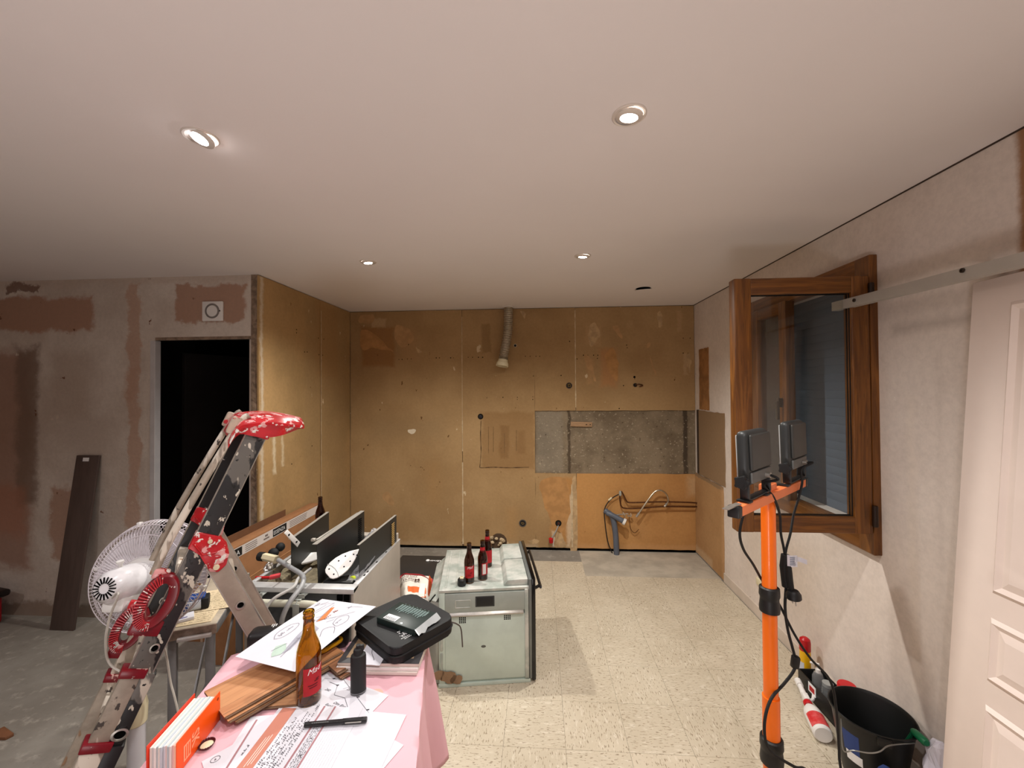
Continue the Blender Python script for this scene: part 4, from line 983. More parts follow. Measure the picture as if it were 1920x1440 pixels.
# ------------------------------------------------------------------ black appliance, mortar bag
T = thing('black_appliance', 'flat black appliance on the floor between cooker and oven with a small white logo', 'appliance', (-.93, 3.28, 0))
AX0, AX1, AY0, AY1, AZ = -1.22, -.70, 3.03, 3.53, .25
MB().box(((AX0 + AX1) / 2, (AY0 + AY1) / 2, .225), (AX1 - AX0, AY1 - AY0, .05), bev=.006).build('top_cover', mat('satin_black', (46, 45, 45), .5, var=.08, vs=4), T)
MB().box(((AX0 + AX1) / 2, (AY0 + AY1) / 2 + .02, .10), (AX1 - AX0 - .03, AY1 - AY0 - .05, .195), bev=.006).build('body', M['black_plastic'], T)
MB().box(((AX0 + AX1) / 2 + .04, AY0 + .036, .13), (AX1 - AX0 - .16, .02, .08), bev=.004).build('front_strip', M['grey_plastic'], T)
mb = MB(); q = at(809, 1052, z=.2505)
mb.text('oup', lambda a, b: V((q.x - .015 + a * 1.25, q.y + b * .85, .2508)), .05, thick=.0012)
mb.torus(axm((q.x - .035, q.y + .013, .2506), (0, 0, 1)), .013, .004, 16, 4)
mb.lathe([(.007, .2508), (0, .251)], Matrix.Translation((q.x - .035, q.y + .013, 0)), 10)
mb.build('logo', M['white_print'], T, smooth=0)
mb = MB(); mb.lathe([(.012, 0), (0, .001)], axm((q.x - .05, AY0 + .025, .15), (0, -1, 0)), 12); mb.build('symbol', M['white_print'], T)

T = thing('mortar_bag', 'red and white paper bag of mortar between the cooker and the oven', 'bag', (-.80, 2.76, 0))
bl, br_, fr, fl = V((-1.05, 2.965, 0)), V((-.795, 2.955, 0)), V((-.705, 2.60, 0)), V((-.895, 2.60, 0))
HB = .36
def bagP(u, v):      # top surface
    a = fl.lerp(fr, u); b = bl.lerp(br_, u); p = a.lerp(b, v)
    e = min(u, 1 - u, v, 1 - v); p.z = HB - .05 * max(0, 1 - e * 7) ** 2 + .008 * noise.noise(V((u * 5, v * 5, 3))); return p
mb = MB(); mb.grid(bagP, 16, 20, (0, 0, -.30))
for v in mb.bm.verts:
    if v.co.z < .10: v.co.z = .002
    else: v.co += noise.noise_vector(v.co * 18) * .004
mb.build('paper_sack', mat('mortar_sack_paper', (232, 226, 216), .75, var=.05, bump=.3, bs=25), T, smooth=60)
def dec(poly, m, nm, h=.004):
    mb = MB(); vs = [mb.bm.verts.new(bagP(u, v) + V((0, 0, h))) for u, v in poly]; mb.bm.faces.new(vs); bmesh.ops.triangulate(mb.bm, faces=mb.bm.faces[:]); return mb.build(nm, m, T, smooth=0)
def strip(top, bot, m, nm, h=.010):
    mb = MB(); mb.ribbon([bagP(u, v) + V((0, 0, h)) for u, v in top], [bagP(u, v) + V((0, 0, h)) for u, v in bot]); return mb.build(nm, m, T, smooth=0, fix=False)
us = [i / 10 for i in range(11)]
strip([(u, .995) for u in us], [(u, .88 - .28 * max(0, u - .5) ** 2 * 4) for u in us], mat('pink_red_print', (236, 74, 84), .7, var=.05), 'red_band')
strip([(u, .40 - .1 * u) for u in us[2:9]], [(u, .06) for u in us[2:9]], mat('orange_print', (226, 108, 52), .7, var=.1), 'orange_band', .0105)
strip([(.52 + .02 * i, .02 + .09 * i) for i in range(6)], [(.74 + .01 * i, .02 + .09 * i) for i in range(6)], mat('white_print_b', (238, 232, 224), .7, var=.02), 'white_swirl', .012)
strip([(.98, v / 10) for v in range(1, 10)], [(.86 + .05 * (v / 10), v / 10) for v in range(1, 10)], mat('orange_print_b', (214, 90, 40), .7, var=.15), 'orange_edge', .011)
mb = MB(); mb.text('Mortier', lambda a, b: bagP(.62 - a * 3.2, .66 - b * 1.9) + V((0, 0, .013)), .075, thick=.0008); mb.text('ADHESIF', lambda a, b: bagP(.55 - a * 3.2, .80 - b * 1.9) + V((0, 0, .013)), .045)
mb.build('lettering', mat('sack_ink', (70, 40, 36), .7, var=0), T, smooth=0)
rb = MB(); rb.obox((-.703, 2.63, .05), (.004, 0, 0), (-.068, .27, 0), (0, 0, .22)); rb.build('side_print', mat('red_side_print', (200, 40, 44), .7, var=.2), T)

# ------------------------------------------------------------------ cardboard cartons
T = thing('long_carton', 'long flat cardboard carton with a printed white tape band standing along the bare partition', 'carton', (-2.0, 3.0, 0))
kx = -1.965; ya, yb2 = 2.42, 3.50
zt_ = lambda y: .735
MB().box((kx - .045, (ya + yb2) / 2, .355), (.09, yb2 - ya, .71), bev=.003).build('carton_body', M['card'], T)
mb = MB(); mb.obox((kx - .088, ya, .71), (.0, 0, .05), (0, .72, 0), (.004, 0, 0)); mb.build('raised_flap', mat('card_dark', (112, 76, 50), .9, var=.1), T)
MB().obox((kx + .0006, ya, .635), (.0008, 0, 0), (0, yb2 - ya, 0), (0, 0, .065)).build('tape_band', mat('white_tape', (222, 212, 206), .6, var=.04), T)
for y0, y1 in ((ya + .02, ya + .13), (2.86, 3.02)):
    MB().obox((kx + .0016, y0, .640), (.0006, 0, 0), (0, y1 - y0, 0), (0, 0, .055)).build('black_label', M['black_print'], T)
mb = MB()
mb.text('ESSENZA', lambda a, b: V((kx + .0026, 2.866 + a * .84, .653 + b)), .040); mb.text('ERA', lambda a, b: V((kx + .0026, ya + .03 + a, .65 + b)), .045)
mb.build('label_lettering', M['white_print'], T, smooth=0)
mb = MB()
for y0, y1 in ((ya + .16, 2.70), (3.06, 3.32)):
    for k in range(4): mb.obox((kx + .0016, y0, .645 + k * .013), (.0004, 0, 0), (0, (y1 - y0) * random.uniform(.8, 1), 0), (0, 0, .0045))
mb.obox((kx + .0016, 2.76, .653), (.0004, 0, 0), (0, .06, 0), (0, 0, .010)); mb.obox((kx + .0016, 2.775, .672), (.0004, 0, 0), (0, .03, 0), (0, 0, .014))
mb.build('printed_lines', mat('grey_print', (120, 108, 104), .8, var=0), T, smooth=0, kind='stuff')
MB().obox((kx + .0004, ya, .455), (.0015, 0, 0), (0, yb2 - ya, 0), (0, 0, .006)).build('fold_crease', mat('crease', (196, 146, 100), .85, var=.1), T)
T = thing('cardboard_box', 'brown cardboard box with a black end label on the floor under the folding stand', 'box', (-2.3, 2.72, 0))
MB().box((-2.33, 2.715, .165), (.50, .16, .33), bev=.003).build('box_body', M['card'], T)
q = at(363, 1195, y=2.634); MB().box((q.x, 2.6342, .20), (.085, .0012, .24)).build('black_label', M['black_print'], T)
mb = MB(); mb.text('ERA', lambda a, b: V((q.x + .025 - b, 2.6334, .11 + a)), .065); mb.build('label_lettering', M['white_print'], T, smooth=0)
for sx in (-.055, .058): MB().box((q.x + sx, 2.6343, .165), (.018, .001, .328)).build('pale_tape', mat('pale_tape%d' % int(sx * 1000), (190, 160, 134), .7, var=.05), T)
# ------------------------------------------------------------------ folding work table behind the ladder
TN, TR = V((-1.90, 1.372, .75)), V((-1.352, 1.612, .75))
tu = (TR - TN).normalized(); tv = V((-tu.y, tu.x, 0)); TWd = .195; TLn = .50; TN = TR - tu * TWd
def tb(u, v, z=.75): return V((TN.x, TN.y, 0)) + tu * u + tv * v + V((0, 0, z))
T = thing('folding_stand', 'narrow folding work stand with grey metal legs and letters on top behind the ladder', 'work stand', tb(TWd / 2, .4, 0))
tm_ = mat('worn_table_top', (190, 176, 156), .6, var=.2, vs=18); gm = mat('grey_table_metal', (134, 132, 132), .45, .4, var=.12)
MB().obox(tb(0, 0, .725), tu * TWd, tv * TLn, (0, 0, .0245), bev=.004).build('tabletop', tm_, T)
MB().obox(tb(0, -.004, .708), tu * TWd, tv * .006, (0, 0, .040), bev=.002).build('edge_trim', mat('worn_edge', (160, 140, 126), .7, var=.35, vs=40), T)
MB().obox(tb(TWd - .004, 0, .708), tv * TLn, tu * .006, (0, 0, .040), bev=.002).build('edge_trim', gm, T)
mb = MB(); mb.tube([tb(TWd - .13, -.012, .712), tb(TWd - .015, -.012, .712)], .009, 10); mb.build('handle_bar', mat('bright_handle', (206, 198, 196), .35, .4, var=.05), T)
mb = MB(); mb.tube([tb(TWd - .17, .0, .716), tb(TWd - .17, -.014, .716)], .008, 10); mb.build('pivot_rivet', M['alu'], T)
for (u, v) in ((TWd - .03, .03), (.035, .03), (TWd - .03, TLn - .06), (.035, TLn - .06)):
    MB().bar(tb(u, v, .002), tb(u, v, .722), .03, .022, up=tv, bev=.003).build('table_leg', gm, T)
for u in (TWd - .05, .05): MB().bar(tb(u, .04, .16), tb(u, TLn - .07, .60), .024, .008, up=tu, bev=.002).build('cross_brace', gm, T)
MB().bar(tb(TWd - .05, .03, .34), tb(.06, .03, .34), .02, .02, bev=.002).build('cross_bar', gm, T)
MB().bar(tb(TWd - .03, .06, .52), tb(.02, .06, .12), .022, .008, up=tv, bev=.002).build('diagonal_strut', gm, T)
# handwritten letter pages on the work table
letter_m = mat('yellowed_letter_paper', (226, 206, 170), .85, var=.06, vs=8)
def scribble(mb, fn, x0, y0, length, h, wd=.0007, dense=1.0, words=True):
    """a line of cursive made of thin flat strokes; fn(x,y) -> point"""
    x = x0; end = x0 + length
    while x < end:
        wl = random.uniform(1.5, 6) * h if words else end - x
        pts = []; q = x; k = 0
        while q < min(x + wl, end):
            amp = h * (.5 if random.random() < .72 else random.uniform(.9, 1.3))
            pts.append((q, y0 + (amp if k % 2 else -h * .08 * random.random() - (h * .5 if random.random() < .08 else 0)))); k += 1
            q += h * random.uniform(.22, .42) / dense
            if k % 2: q -= h * .05
        if len(pts) > 1:
            C = []
            for i in range(len(pts) - 1):
                a, b = pts[i], pts[i + 1]
                C += [a, ((a[0] + b[0]) / 2 + h * .05, (a[1] + b[1]) / 2)]
            C.append(pts[-1])
            L = [fn(a - wd * .5, b + wd * .35) for a, b in C]; R = [fn(a + wd * .5, b - wd * .35) for a, b in C]
            mb.ribbon(L, R)
        x += wl + h * random.uniform(.5, 1.0)
def page(name, m, o, U, W, label, cat_='paper', group=None, curl=0., thick=.0006, nu=10, seed=0.):
    """sheet from corner o along U and W; returns (thing, surface function in metres, lengths)"""
    o, U, W = V(o), V(U), V(W); lu, lw = U.length, W.length; n = U.cross(W).normalized()
    if n.z < 0: n = -n
    def P(a, b, lift=0.):
        s, t = a / lu, b / lw
        h = curl * (noise.noise(V((s * 1.6 + seed, t * 1.6, seed))) + .5) * (4 * abs(s - .5) * abs(t - .5) + .25)
        return o + U * s + W * t + n * (max(h, 0) + lift)
    T = thing(name, label, cat_, o + (U + W) / 2, group)
    MB().grid(lambda s, t: P(s * lu, t * lw), nu, nu, n * -thick).build('sheet', m, T, smooth=60)
    return T, P, lu, lw
def lay(u, v, z): return tb(u, v, z)
T, P, lu, lw = page('letter_page', letter_m, lay(.004, .02, .7515), tu * .165, tv * .31, 'yellowed handwritten letter page on the folding stand beside the tape measure', group=None)
mb = MB()
for k in range(17): scribble(mb, lambda a, b: P(a, b, .0005), .010, .014 + k * .0168, .145, .0075, .0010)
mb.build('handwriting', mat('brown_ink', (104, 84, 62), .9, var=0), T, smooth=0, kind='stuff', fix=False)
T, P, lu, lw = page('letter_page', letter_m, lay(TWd - .095, .12, .7535), tu * .135, tv * .245, 'yellowed handwritten letter page sticking out past the ladder leg')
mb = MB()
for k in range(14): scribble(mb, lambda a, b: P(a, b, .0005), .010, .012 + k * .0165, .115, .0075, .0010)
mb.build('handwriting', mat('brown_ink_b', (104, 84, 62), .9, var=0), T, smooth=0, kind='stuff', fix=False)
# big tape measure in a blue and white shell
c = at(362, 1132, z=.775)
T = thing('tape_measure', 'blue and white surveying tape measure on the letters beside the ladder', 'tape measure', (c.x, c.y, .753))
Rm = rotz(.62)
MB().box((c.x, c.y, .776), (.115, .06, .045), Rm, bev=.012, seg=3).build('shell', mat('pale_blue_white', (206, 214, 224), .4, var=.05), T)
MB().box((c.x + .002, c.y + .002, .803), (.085, .055, .014), Rm, bev=.006).build('blue_top', mat('tape_blue', (40, 72, 140), .4, var=.1), T)
q = V((c.x, c.y, .776)) + (Rm @ V((-.035, -.0305, 0)));  MB().box(q, (.046, .003, .03), Rm, bev=.001).build('blue_panel', mat('tape_blue_dark', (34, 56, 112), .4, var=.1), T)
q = V((c.x, c.y, .776)) + (Rm @ V((.045, -.002, 0)));  MB().box(q, (.028, .064, .047), Rm, bev=.005).build('grip', M['black_rubber'], T)
c = at(340, 1160, z=.757)
T = thing('card_stack', 'small stack of white printed cards near the folding stand edge', 'cards', (c.x, c.y, .752))
MB().box((c.x, c.y, .758), (.085, .055, .012), rotz(.75), bev=.001).build('cards', M['paper'], T)
mb = MB(); Rk = rotz(.75)
for k in range(3): mb.obox(V((c.x, c.y, .7642)) + (Rk @ V((-.03, -.018 + k * .014, 0))), Rk @ V((.05 - .012 * k, 0, 0)), Rk @ V((0, .008, 0)), (0, 0, .0003))
mb.build('print', mat('indigo_print', (86, 84, 140), .8, var=0), T, smooth=0, kind='stuff')

# ------------------------------------------------------------------ pedestal fan seen from behind
T = thing('pedestal_fan', 'white pedestal fan turned away, standing behind the paint-spattered ladder', 'fan', (-1.36, 1.36, 0))
wp = M['white_plastic']; Pz = at(256, 1340, y=1.36); Pz.z = 0
MB().lathe([(0, 0), (.175, 0), (.18, .006), (.165, .018), (.06, .035), (.03, .05), (0, .05)], Matrix.Translation(Pz), 40).build('base', wp, T)
MB().lathe([(.0255, .04), (.0255, .555)], Matrix.Translation(Pz), 24).build('lower_pole', mat('fan_pole_white', (206, 204, 208), .35, var=.04), T)
MB().lathe([(.0256, .535), (.030, .54), (.032, .60), (.026, .635), (.015, .645)], Matrix.Translation(Pz), 24).build('height_collar', M['cream_plastic'], T)
MB().lathe([(.012, .6), (.012, .92)], Matrix.Translation(Pz), 16).build('upper_pole', M['alu'], T)
GC = at(284, 1078, y=1.50); FA = V((-.035, .22, -.05)).normalized()
FM0 = GC - FA * .135
A = axm(FM0, FA)
MB().lathe([(0, -.075), (.035, -.073), (.052, -.055), (.060, -.02), (.062, .03), (.058, .075), (.05, .09), (0, .09)], A, 32).build('motor_housing', mat('gloss_white', (236, 234, 236), .2, var=.02, coat=.5), T)
mb = MB()
for k in range(18):
    a = 2 * PI * k / 18; d = V((math.cos(a), math.sin(a), 0)); t = V((-d.y, d.x, 0))
    p0, p1 = A @ (d * .017 + V((0, 0, -.0755))), A @ (d * .037 + V((0, 0, -.0735)))
    mb.bar(p0, p1, .0035, .003, up=FA)
mb.build('rear_vent', M['dark_void'], T, kind='stuff')
MB().box(FM0 + V((.01, .0, -.065)), (.075, .11, .05), axm((0, 0, 0), FA).to_3x3().to_4x4() @ Matrix.Rotation(PI / 2, 4, 'X'), bev=.014).build('tilt_bracket', wp, T)
MB().tube([FM0 + V((.01, 0, -.07)), Pz + V((0, 0, .90))], .018, 14).build('neck', wp, T)
MB().lathe([(.006, .055), (.006, .075), (.011, .077), (.011, .085), (0, .086)], axm(FM0, (0, -.1, 1)), 16).build('oscillation_knob', wp, T)
GA = axm(GC, FA); GR = .206
wirem = mat('fan_wire', (214, 206, 210), .35, .1, var=.03)
mb = MB()
mb.torus(GA, GR, .0042, 72, 6)
prof = [(.075, -.055), (.12, -.055), (.17, -.05), (.190, -.038), (.202, -.018), (GR, 0)]
pf = [(.05, .06), (.12, .058), (.17, .05), (.190, .038), (.202, .018), (GR, 0)]
for k in range(96):
    a = 2 * PI * k / 96
    for pr, sw in ((prof, .10), (pf, -.12)):
        mb.tube([GA @ V((r * math.cos(a + sw * (r / GR)), r * math.sin(a + sw * (r / GR)), z)) for r, z in pr], .00125, 4, caps=False)
for r, z in ((.075, -.055), (.155, -.052), (.192, -.038)): mb.torus(GA @ Matrix.Translation((0, 0, z)), r, .0018, 60, 5)
for r, z in ((.05, .06), (.155, .053), (.2, .040)): mb.torus(GA @ Matrix.Translation((0, 0, z)), r, .0018, 60, 5)
mb.build('grille_wires', wirem, T, kind='stuff')
MB().lathe([(.0, -.056), (.078, -.056), (.078, -.05), (0, -.05)], GA, 32).build('rear_hub_plate', wp, T)
MB().lathe([(0, .065), (.045, .064), (.052, .058), (0, .055)], GA, 28).build('front_badge', wp, T)
bl_m = mat('fan_blade', (212, 206, 210), .35, var=.03)
for k in range(3):
    a0 = 2 * PI * k / 3 + .5
    MB().grid(lambda s, t: GA @ V(((.03 + .165 * t) * math.cos(a0 + (s - .5) * (1.1 + .5 * t)), (.03 + .165 * t) * math.sin(a0 + (s - .5) * (1.1 + .5 * t)), (s - .5) * .045)), 10, 6, FA * .002).build('fan_blade', bl_m, T)
MB().lathe([(0, .025), (.03, .02), (.034, -.02), (0, -.024)], GA, 24).build('blade_hub', wp, T)
for k in (.15, 1.2, 2.2, 3.4, 4.5):
    MB().box(GA @ V((GR * math.cos(k), GR * math.sin(k), 0)), (.018, .012, .02), axm((0, 0, 0), FA).to_3x3().to_4x4() @ rotz(k), bev=.002).build('rim_clip', wp, T)
cm = mat('fan_cord', (196, 190, 180), .5, var=.05)
pts = [FM0 + V((-.02, -.04, -.06)), at(222, 1112, y=1.28), at(205, 1160, y=1.27), at(198, 1205, y=1.27), at(206, 1245, y=1.28), at(240, 1262, y=1.29), at(268, 1240, y=1.31), at(300, 1200, y=1.36), at(312, 1230, y=1.38), at(320, 1280, y=1.4), at(331, 1322, y=1.4), V((-1.27, 1.42, .25)), V((-1.13, 1.44, .004))]
MB().tube(cat(pts, 7), .0035, 6).build('power_cord', cm, T)

# ------------------------------------------------------------------ telescopic stepladder, seen along its side
Ld = V((.75, .66, 0)).normalized(); Ln = V((-.66, .75, 0)).normalized()
LT = at(487, 803, y=1.30)
# near rail axis lies in the upright plane through LT along Ld
def in_plane(px, py, off=0.):
    d = _r * ((px - 960) / FPX) - _u * ((py - 720) / FPX) + _f
    n = V((-Ld.y, Ld.x, 0)); t = ((LT + Ln * off) - CAM).dot(n) / d.dot(n); return CAM + d * t
LB = in_plane(196, 1398)
ld = (LT - LB).normalized()                  # up along the rails
LF = LB - ld * (LB.z / ld.z)                 # foot on the floor
LL = (LT - LF).length
lp = Ln.cross(ld).normalized()               # across the rail, within the side plane
if lp.dot(Ld) < 0: lp = -lp
W_ = .34
def lad(s, p=0., n=0.): return LF + ld * s + lp * p + Ln * n    # s metres up from the foot
def s_at(px, py): return (in_plane(px, py) - LF).dot(ld)
T = thing('stepladder', 'paint-spattered telescopic stepladder with a red top tray in front of the doorway', 'ladder', LF + Ln * W_ / 2)
blk = painted('spattered_black_rail', (34, 34, 35), [((100, 96, 90), 13, .55, (1, 1, .5)), ((206, 198, 182), 40, .61, (1, 1, .6)), ((196, 186, 170), 11, .66, (1, 1, .4)), ((12, 12, 12), 50, .64, (1, 1, 1))], .45, seed=1.)
blk2 = painted('scuffed_black_rail', (26, 26, 28), [((120, 116, 110), 9, .63, (1, 1, .4)), ((214, 208, 196), 30, .68, (1, 1, .7))], .4, seed=4.)
alu_p = painted('spattered_aluminium', (176, 164, 148), [((214, 204, 188), 14, .55, (1, 1, .3)), ((70, 62, 56), 30, .62, (1, 1, .6)), ((150, 120, 92), 12, .62, (1, 1, .4))], .5, .35, seed=2.)
alu_l = mat('dusty_aluminium_leg', (172, 158, 144), .5, .35, var=.18, vs=14)
redp = painted('spattered_red_plastic', (200, 22, 34), [((226, 160, 158), 22, .56, (1, 1, 1)), ((232, 224, 216), 46, .60, (1, 1, 1))], .32, seed=3.)
redd = painted('dark_red_plastic', (128, 10, 28), [((214, 170, 160), 18, .66, (1, 1, 1)), ((232, 220, 210), 45, .69, (1, 1, 1))], .32, seed=5.)
s_top = s_at(487, 803); s_h = s_at(385, 1035); s_ring = s_at(318, 1150); s_col = s_at(262, 1262); s_col2 = s_at(196, 1398)
def seg(s0, s1, p0, p1, n0, n1, m, nm, bev=.003): return MB().obox(lad(s0, p0, n0), lp * (p1 - p0), Ln * (n1 - n0), ld * (s1 - s0), bev=bev).build(nm, m, T)
for side in (0, 1):
    n0 = side * W_
    seg(s_col - .02, s_top + .0, -.030, .030, n0, n0 + .022, blk if side == 0 else blk2, 'upper_rail')
    mb = MB()
    mb.tube([lad(s_col, -.030, n0 + .002), lad(s_top, -.030, n0 + .002)], .0026, 6); mb.tube([lad(s_col, .030, n0 + .002), lad(s_top, .030, n0 + .002)], .0020, 6)
    mb.build('bright_rail_edge', M['alu'], T, kind='stuff')
    # lower telescopic sections: aluminium wrap with a black outer face
    seg(s_col2, s_col, -.040, .006, n0 - .005, n0 + .028, alu_p, 'lower_sleeve'); seg(s_col2, s_col, .004, .040, n0 - .004, n0 + .026, blk, 'lower_rail')
    seg(.02, s_col2 + .0, -.046, .008, n0 - .010, n0 + .032, alu_p, 'bottom_sleeve'); seg(.02, s_col2, .006, .046, n0 - .009, n0 + .030, blk2, 'bottom_rail')
    seg(s_col - .012, s_col + .012, -.046, .016, n0 - .009, n0 + .032, redd, 'red_collar'); seg(s_col2 - .012, s_col2 + .012, -.050, .018, n0 - .013, n0 + .036, redd, 'red_collar')
    seg(0, .03, -.052, .052, n0 - .014, n0 + .038, M['black_rubber'], 'rubber_foot', .006)
    for s_, sx, r in ((s_at(286, 1215), 1.0, .012), (s_at(187, 1378), .72, .020)):
        Mh = axm(lad(s_, .022 if s_ < s_col else .006, n0 - .0045 if s_ < s_col else n0 - .0005), -Ln, ld)
        MB().lathe([(r, 0), (r, .003), (r * .72, .004), (r * .62, .001)], Mh @ Matrix.Diagonal((1, sx * 1.15, 1, 1)), 22, cap=False).build('rivet_ring', M['alu'], T)
        MB().lathe([(r * .66, .0012), (0, .0014)], Mh @ Matrix.Diagonal((1, sx * 1.15, 1, 1)), 18).build('rivet_hole', M['dark_void'], T)
    # slanting grab tube in front of each rail
    p_t = -.072
    mb = MB(); mb.tube(cat([lad(s_top + .03, -.045, n0 + .012), lad(s_top - .03, -.062, n0 + .011), lad(s_h + .05, p_t - .012, n0 + .011), lad(s_ring + (.10 if side == 0 else .03), p_t - .010, n0 + .011)], 6), .0108, 12)
    mb.build('grab_tube', alu_p, T)
    # ribbed red locking ring
    sr = s_ring + (.034 if side == 0 else -.190); rc = lad(sr, -.044 if side == 0 else -.050, n0 - .004 if side == 0 else n0 + .006)
    RM = Matrix(((lp.x, ld.x, -Ln.x, rc.x), (lp.y, ld.y, -Ln.y, rc.y), (lp.z, ld.z, -Ln.z, rc.z), (0, 0, 0, 1)))
    def oval(r, n=36, a=.046, b=.078): return [((a + r) * math.cos(2 * PI * i / n), (b + r) * math.sin(2 * PI * i / n)) for i in range(n)]
    mb = MB(); n = 36; rings = []
    for r, z in ((.0, -.012), (.0, .010), (-.005, .015), (-.020, .012), (-.027, .008), (-.028, -.012)):
        rings.append([mb.bm.verts.new(RM @ V((x, y, z))) for x, y in oval(r)])
    for a, b in zip(rings, rings[1:] + rings[:1]):
        for k in range(n): mb.bm.faces.new((a[k], a[(k + 1) % n], b[(k + 1) % n], b[k]))
    ro = mb.build('locking_ring', redd, T)
    mb = MB()
    for i in range(26):
        a = PI * .62 + PI * .95 * i / 25
        q0, q1 = ((.047) * math.cos(a), .079 * math.sin(a)), ((.022) * math.cos(a), .054 * math.sin(a))
        mb.bar(RM @ V((q0[0], q0[1], .0135)), RM @ V((q1[0], q1[1], .0155)), .0026, .004, up=Ln)
    o = mb.build('grip_rib', redp, ro, kind='stuff')
    seg(sr - .10, sr - .055, -.075, .0, n0 - .004, n0 + .018, redd, 'ring_socket', .006)
    seg(sr + .055, sr + .085, -.085, -.045, n0 - .004, n0 + .018, redp, 'ring_socket', .006)
    # hinge plates and the rear legs
    hb = lad(s_h, .0, n0)
    hc = lad(s_h - .01, .052, n0 - .004)
    poly = []
    for (ps, pp) in ((.055, -.032), (.052, .034), (.036, .060), (.006, .080), (-.028, .086), (-.052, .074), (-.055, .050), (-.034, .030), (-.006, .006), (.002, -.033)): poly.append(lad(s_h + ps, pp, n0 - .006))
    MB().prism(poly, Ln * .034, bev=.004).build('hinge_plate', redp, T)
    for ps, pp, r in ((.034, .014, .007), (-.038, .062, .009)):
        MB().lathe([(r, 0), (r * .9, .004), (0, .005)], axm(lad(s_h + ps, pp, n0 - .006), -Ln), 14).build('hinge_rivet', M['cream_plastic'], T)
    mb = MB(); mb.tube([lad(s_h + .02, -.025, n0 - .0065), lad(s_h - .008, .012, n0 - .0065), lad(s_h + .008, .05, n0 - .0065)], .003, 6); mb.build('hinge_ridge', redp, T)
    l0 = lad(s_h - .030, .058, n0 + .002)
    lt = V((ld.x * -1, ld.y * -1, ld.z)).normalized()      # mirror image of the front rails
    lf = l0 - lt * ((l0.z - .0) / lt.z)
    lq = Ln.cross(lt).normalized()
    MB().obox(lf - lq * .026, lq * .052, Ln * .020, l0 - lf + lt * .02, bev=.002).build('rear_leg', alu_l, T)
    mb = MB(); mb.obox(lf - lq * .028, lq * .005, Ln * .024 - Ln * .002, l0 - lf, bev=.001); mb.obox(lf + lq * .023, lq * .005, Ln * .024 - Ln * .002, l0 - lf, bev=.001); mb.build('leg_flange', M['alu'], T)
    MB().box(lf + V((0, 0, .012)) + Ln * .01, (.06, .04, .024), rotz(math.atan2(Ld.y, Ld.x)), bev=.005).build('rubber_foot', M['black_rubber'], T)
    hp = l0 - lt * .165
    A = axm(hp - Ln * .0005, -Ln)
    MB().lathe([(.014, 0), (.014, .003), (.010, .004), (.0085, .001)], A, 20, cap=False).build('rivet_ring', M['alu'], T)
    MB().lathe([(.009, .0012), (0, .0014)], A, 16).build('rivet_hole', M['dark_void'], T)
    for q in (.45, .9):
        if side == 0:
            a = lf + (l0 - lf) * q; MB().tube([a + Ln * .01, a + Ln * (W_ + .01)], .012, 10).build('rear_strut', alu_l, T)
for k, s_ in enumerate((.26, .50, .74, .98, 1.22)):
    if s_ < s_top - .1: MB().obox(lad(s_, -.025, .022), lp * .05, Ln * (W_ - .022), ld * .018, bev=.003).build('tread', alu_p, T)
# red top tray: a shallow curved shell across both rails
def tray(s, t, inner=0.):
    # s along the rail-to-leg direction, t across
    a = -.078 + .232 * s; wv = math.sin(PI * min(1, max(0, s * .92 + .06)))
    edge = abs(2 * t - 1)
    h = .030 + .040 * math.sin(PI * (s * .62 + .16)) - .020 * s - .028 * edge ** 4
    if s < .16: h -= .055 * (1 - s / .16) ** 1.5
    nn = -.03 + (W_ + .082) * t
    nn = W_ / 2 + .011 + (nn - W_ / 2 - .011) * (1 - .35 * max(0, (s - .6) / .4) ** 2)
    return LT + Ld * (a - .01) + Ln * nn + V((0, 0, h - .012 - inner))
mb = MB(); mb.grid(tray, 22, 16, (0, 0, -.009)); tr = mb.build('top_tray', redp, T, smooth=60)
for t0 in (0., 1.):
    L, R = [], []
    for i in range(23):
        s = i / 22; p = tray(s, t0); dp = .012 + .040 * math.sin(PI * min(1, s * 1.05)) ** 1.2
        L.append(p); R.append(p - V((0, 0, dp)) + Ln * (.020 if t0 == 0 else -.020))
    MB().ribbon(L, R, Ln * (.004 if t0 == 0 else -.004)).build('tray_lip', redp, T, smooth=60)
for side in (0, 1):
    n0 = side * W_
    MB().obox(lad(s_top - .030, -.036, n0 - .004), lp * .075, Ln * .032, ld * .045, bev=.005).build('tray_bracket', redp, T)
    MB().obox(lad(s_top - .045, -.085, n0 - .002), lp * .034, Ln * .028, ld * .06, bev=.008).build('tube_socket', painted('socket_mix%d' % side, (196, 176, 156), [((190, 30, 40), 16, .56, (1, 1, 1)), ((60, 50, 46), 40, .64, (1, 1, 1))], .5, seed=7. + side), T)
# ------------------------------------------------------------------ table with the pink cloth in the foreground
ZT = .900
ta = math.radians(13); Tu = V((math.cos(ta), math.sin(ta), 0)); Tv = V((math.sin(ta), -math.cos(ta), 0))   # along the back edge, towards the camera
BR = V((-.388, 1.345, 0)); TW2, TL2 = .585, .97
BL = BR - Tu * TW2
def tp(u, v, z=ZT): return BL + Tu * u + Tv * v + V((0, 0, z))
T = thing('trestle_table', 'table under the pink cloth in the foreground', 'table', tp(TW2 / 2, TL2 / 2, 0))
MB().obox(tp(.008, .008, .872), Tu * (TW2 - .016), Tv * (TL2 - .016), (0, 0, .024), bev=.003).build('tabletop', mat('table_board', (170, 140, 110), .7, var=.2), T)
for u, v in ((.05, .05), (TW2 - .05, .05), (.05, TL2 - .05), (TW2 - .05, TL2 - .05)):
    MB().bar(tp(u, v, .002), tp(u, v, .872), .04, .04, up=Tv, bev=.003).build('table_leg', mat('leg_wood_%d%d' % (u * 10, v * 10), (160, 130, 100), .7, var=.2), T)
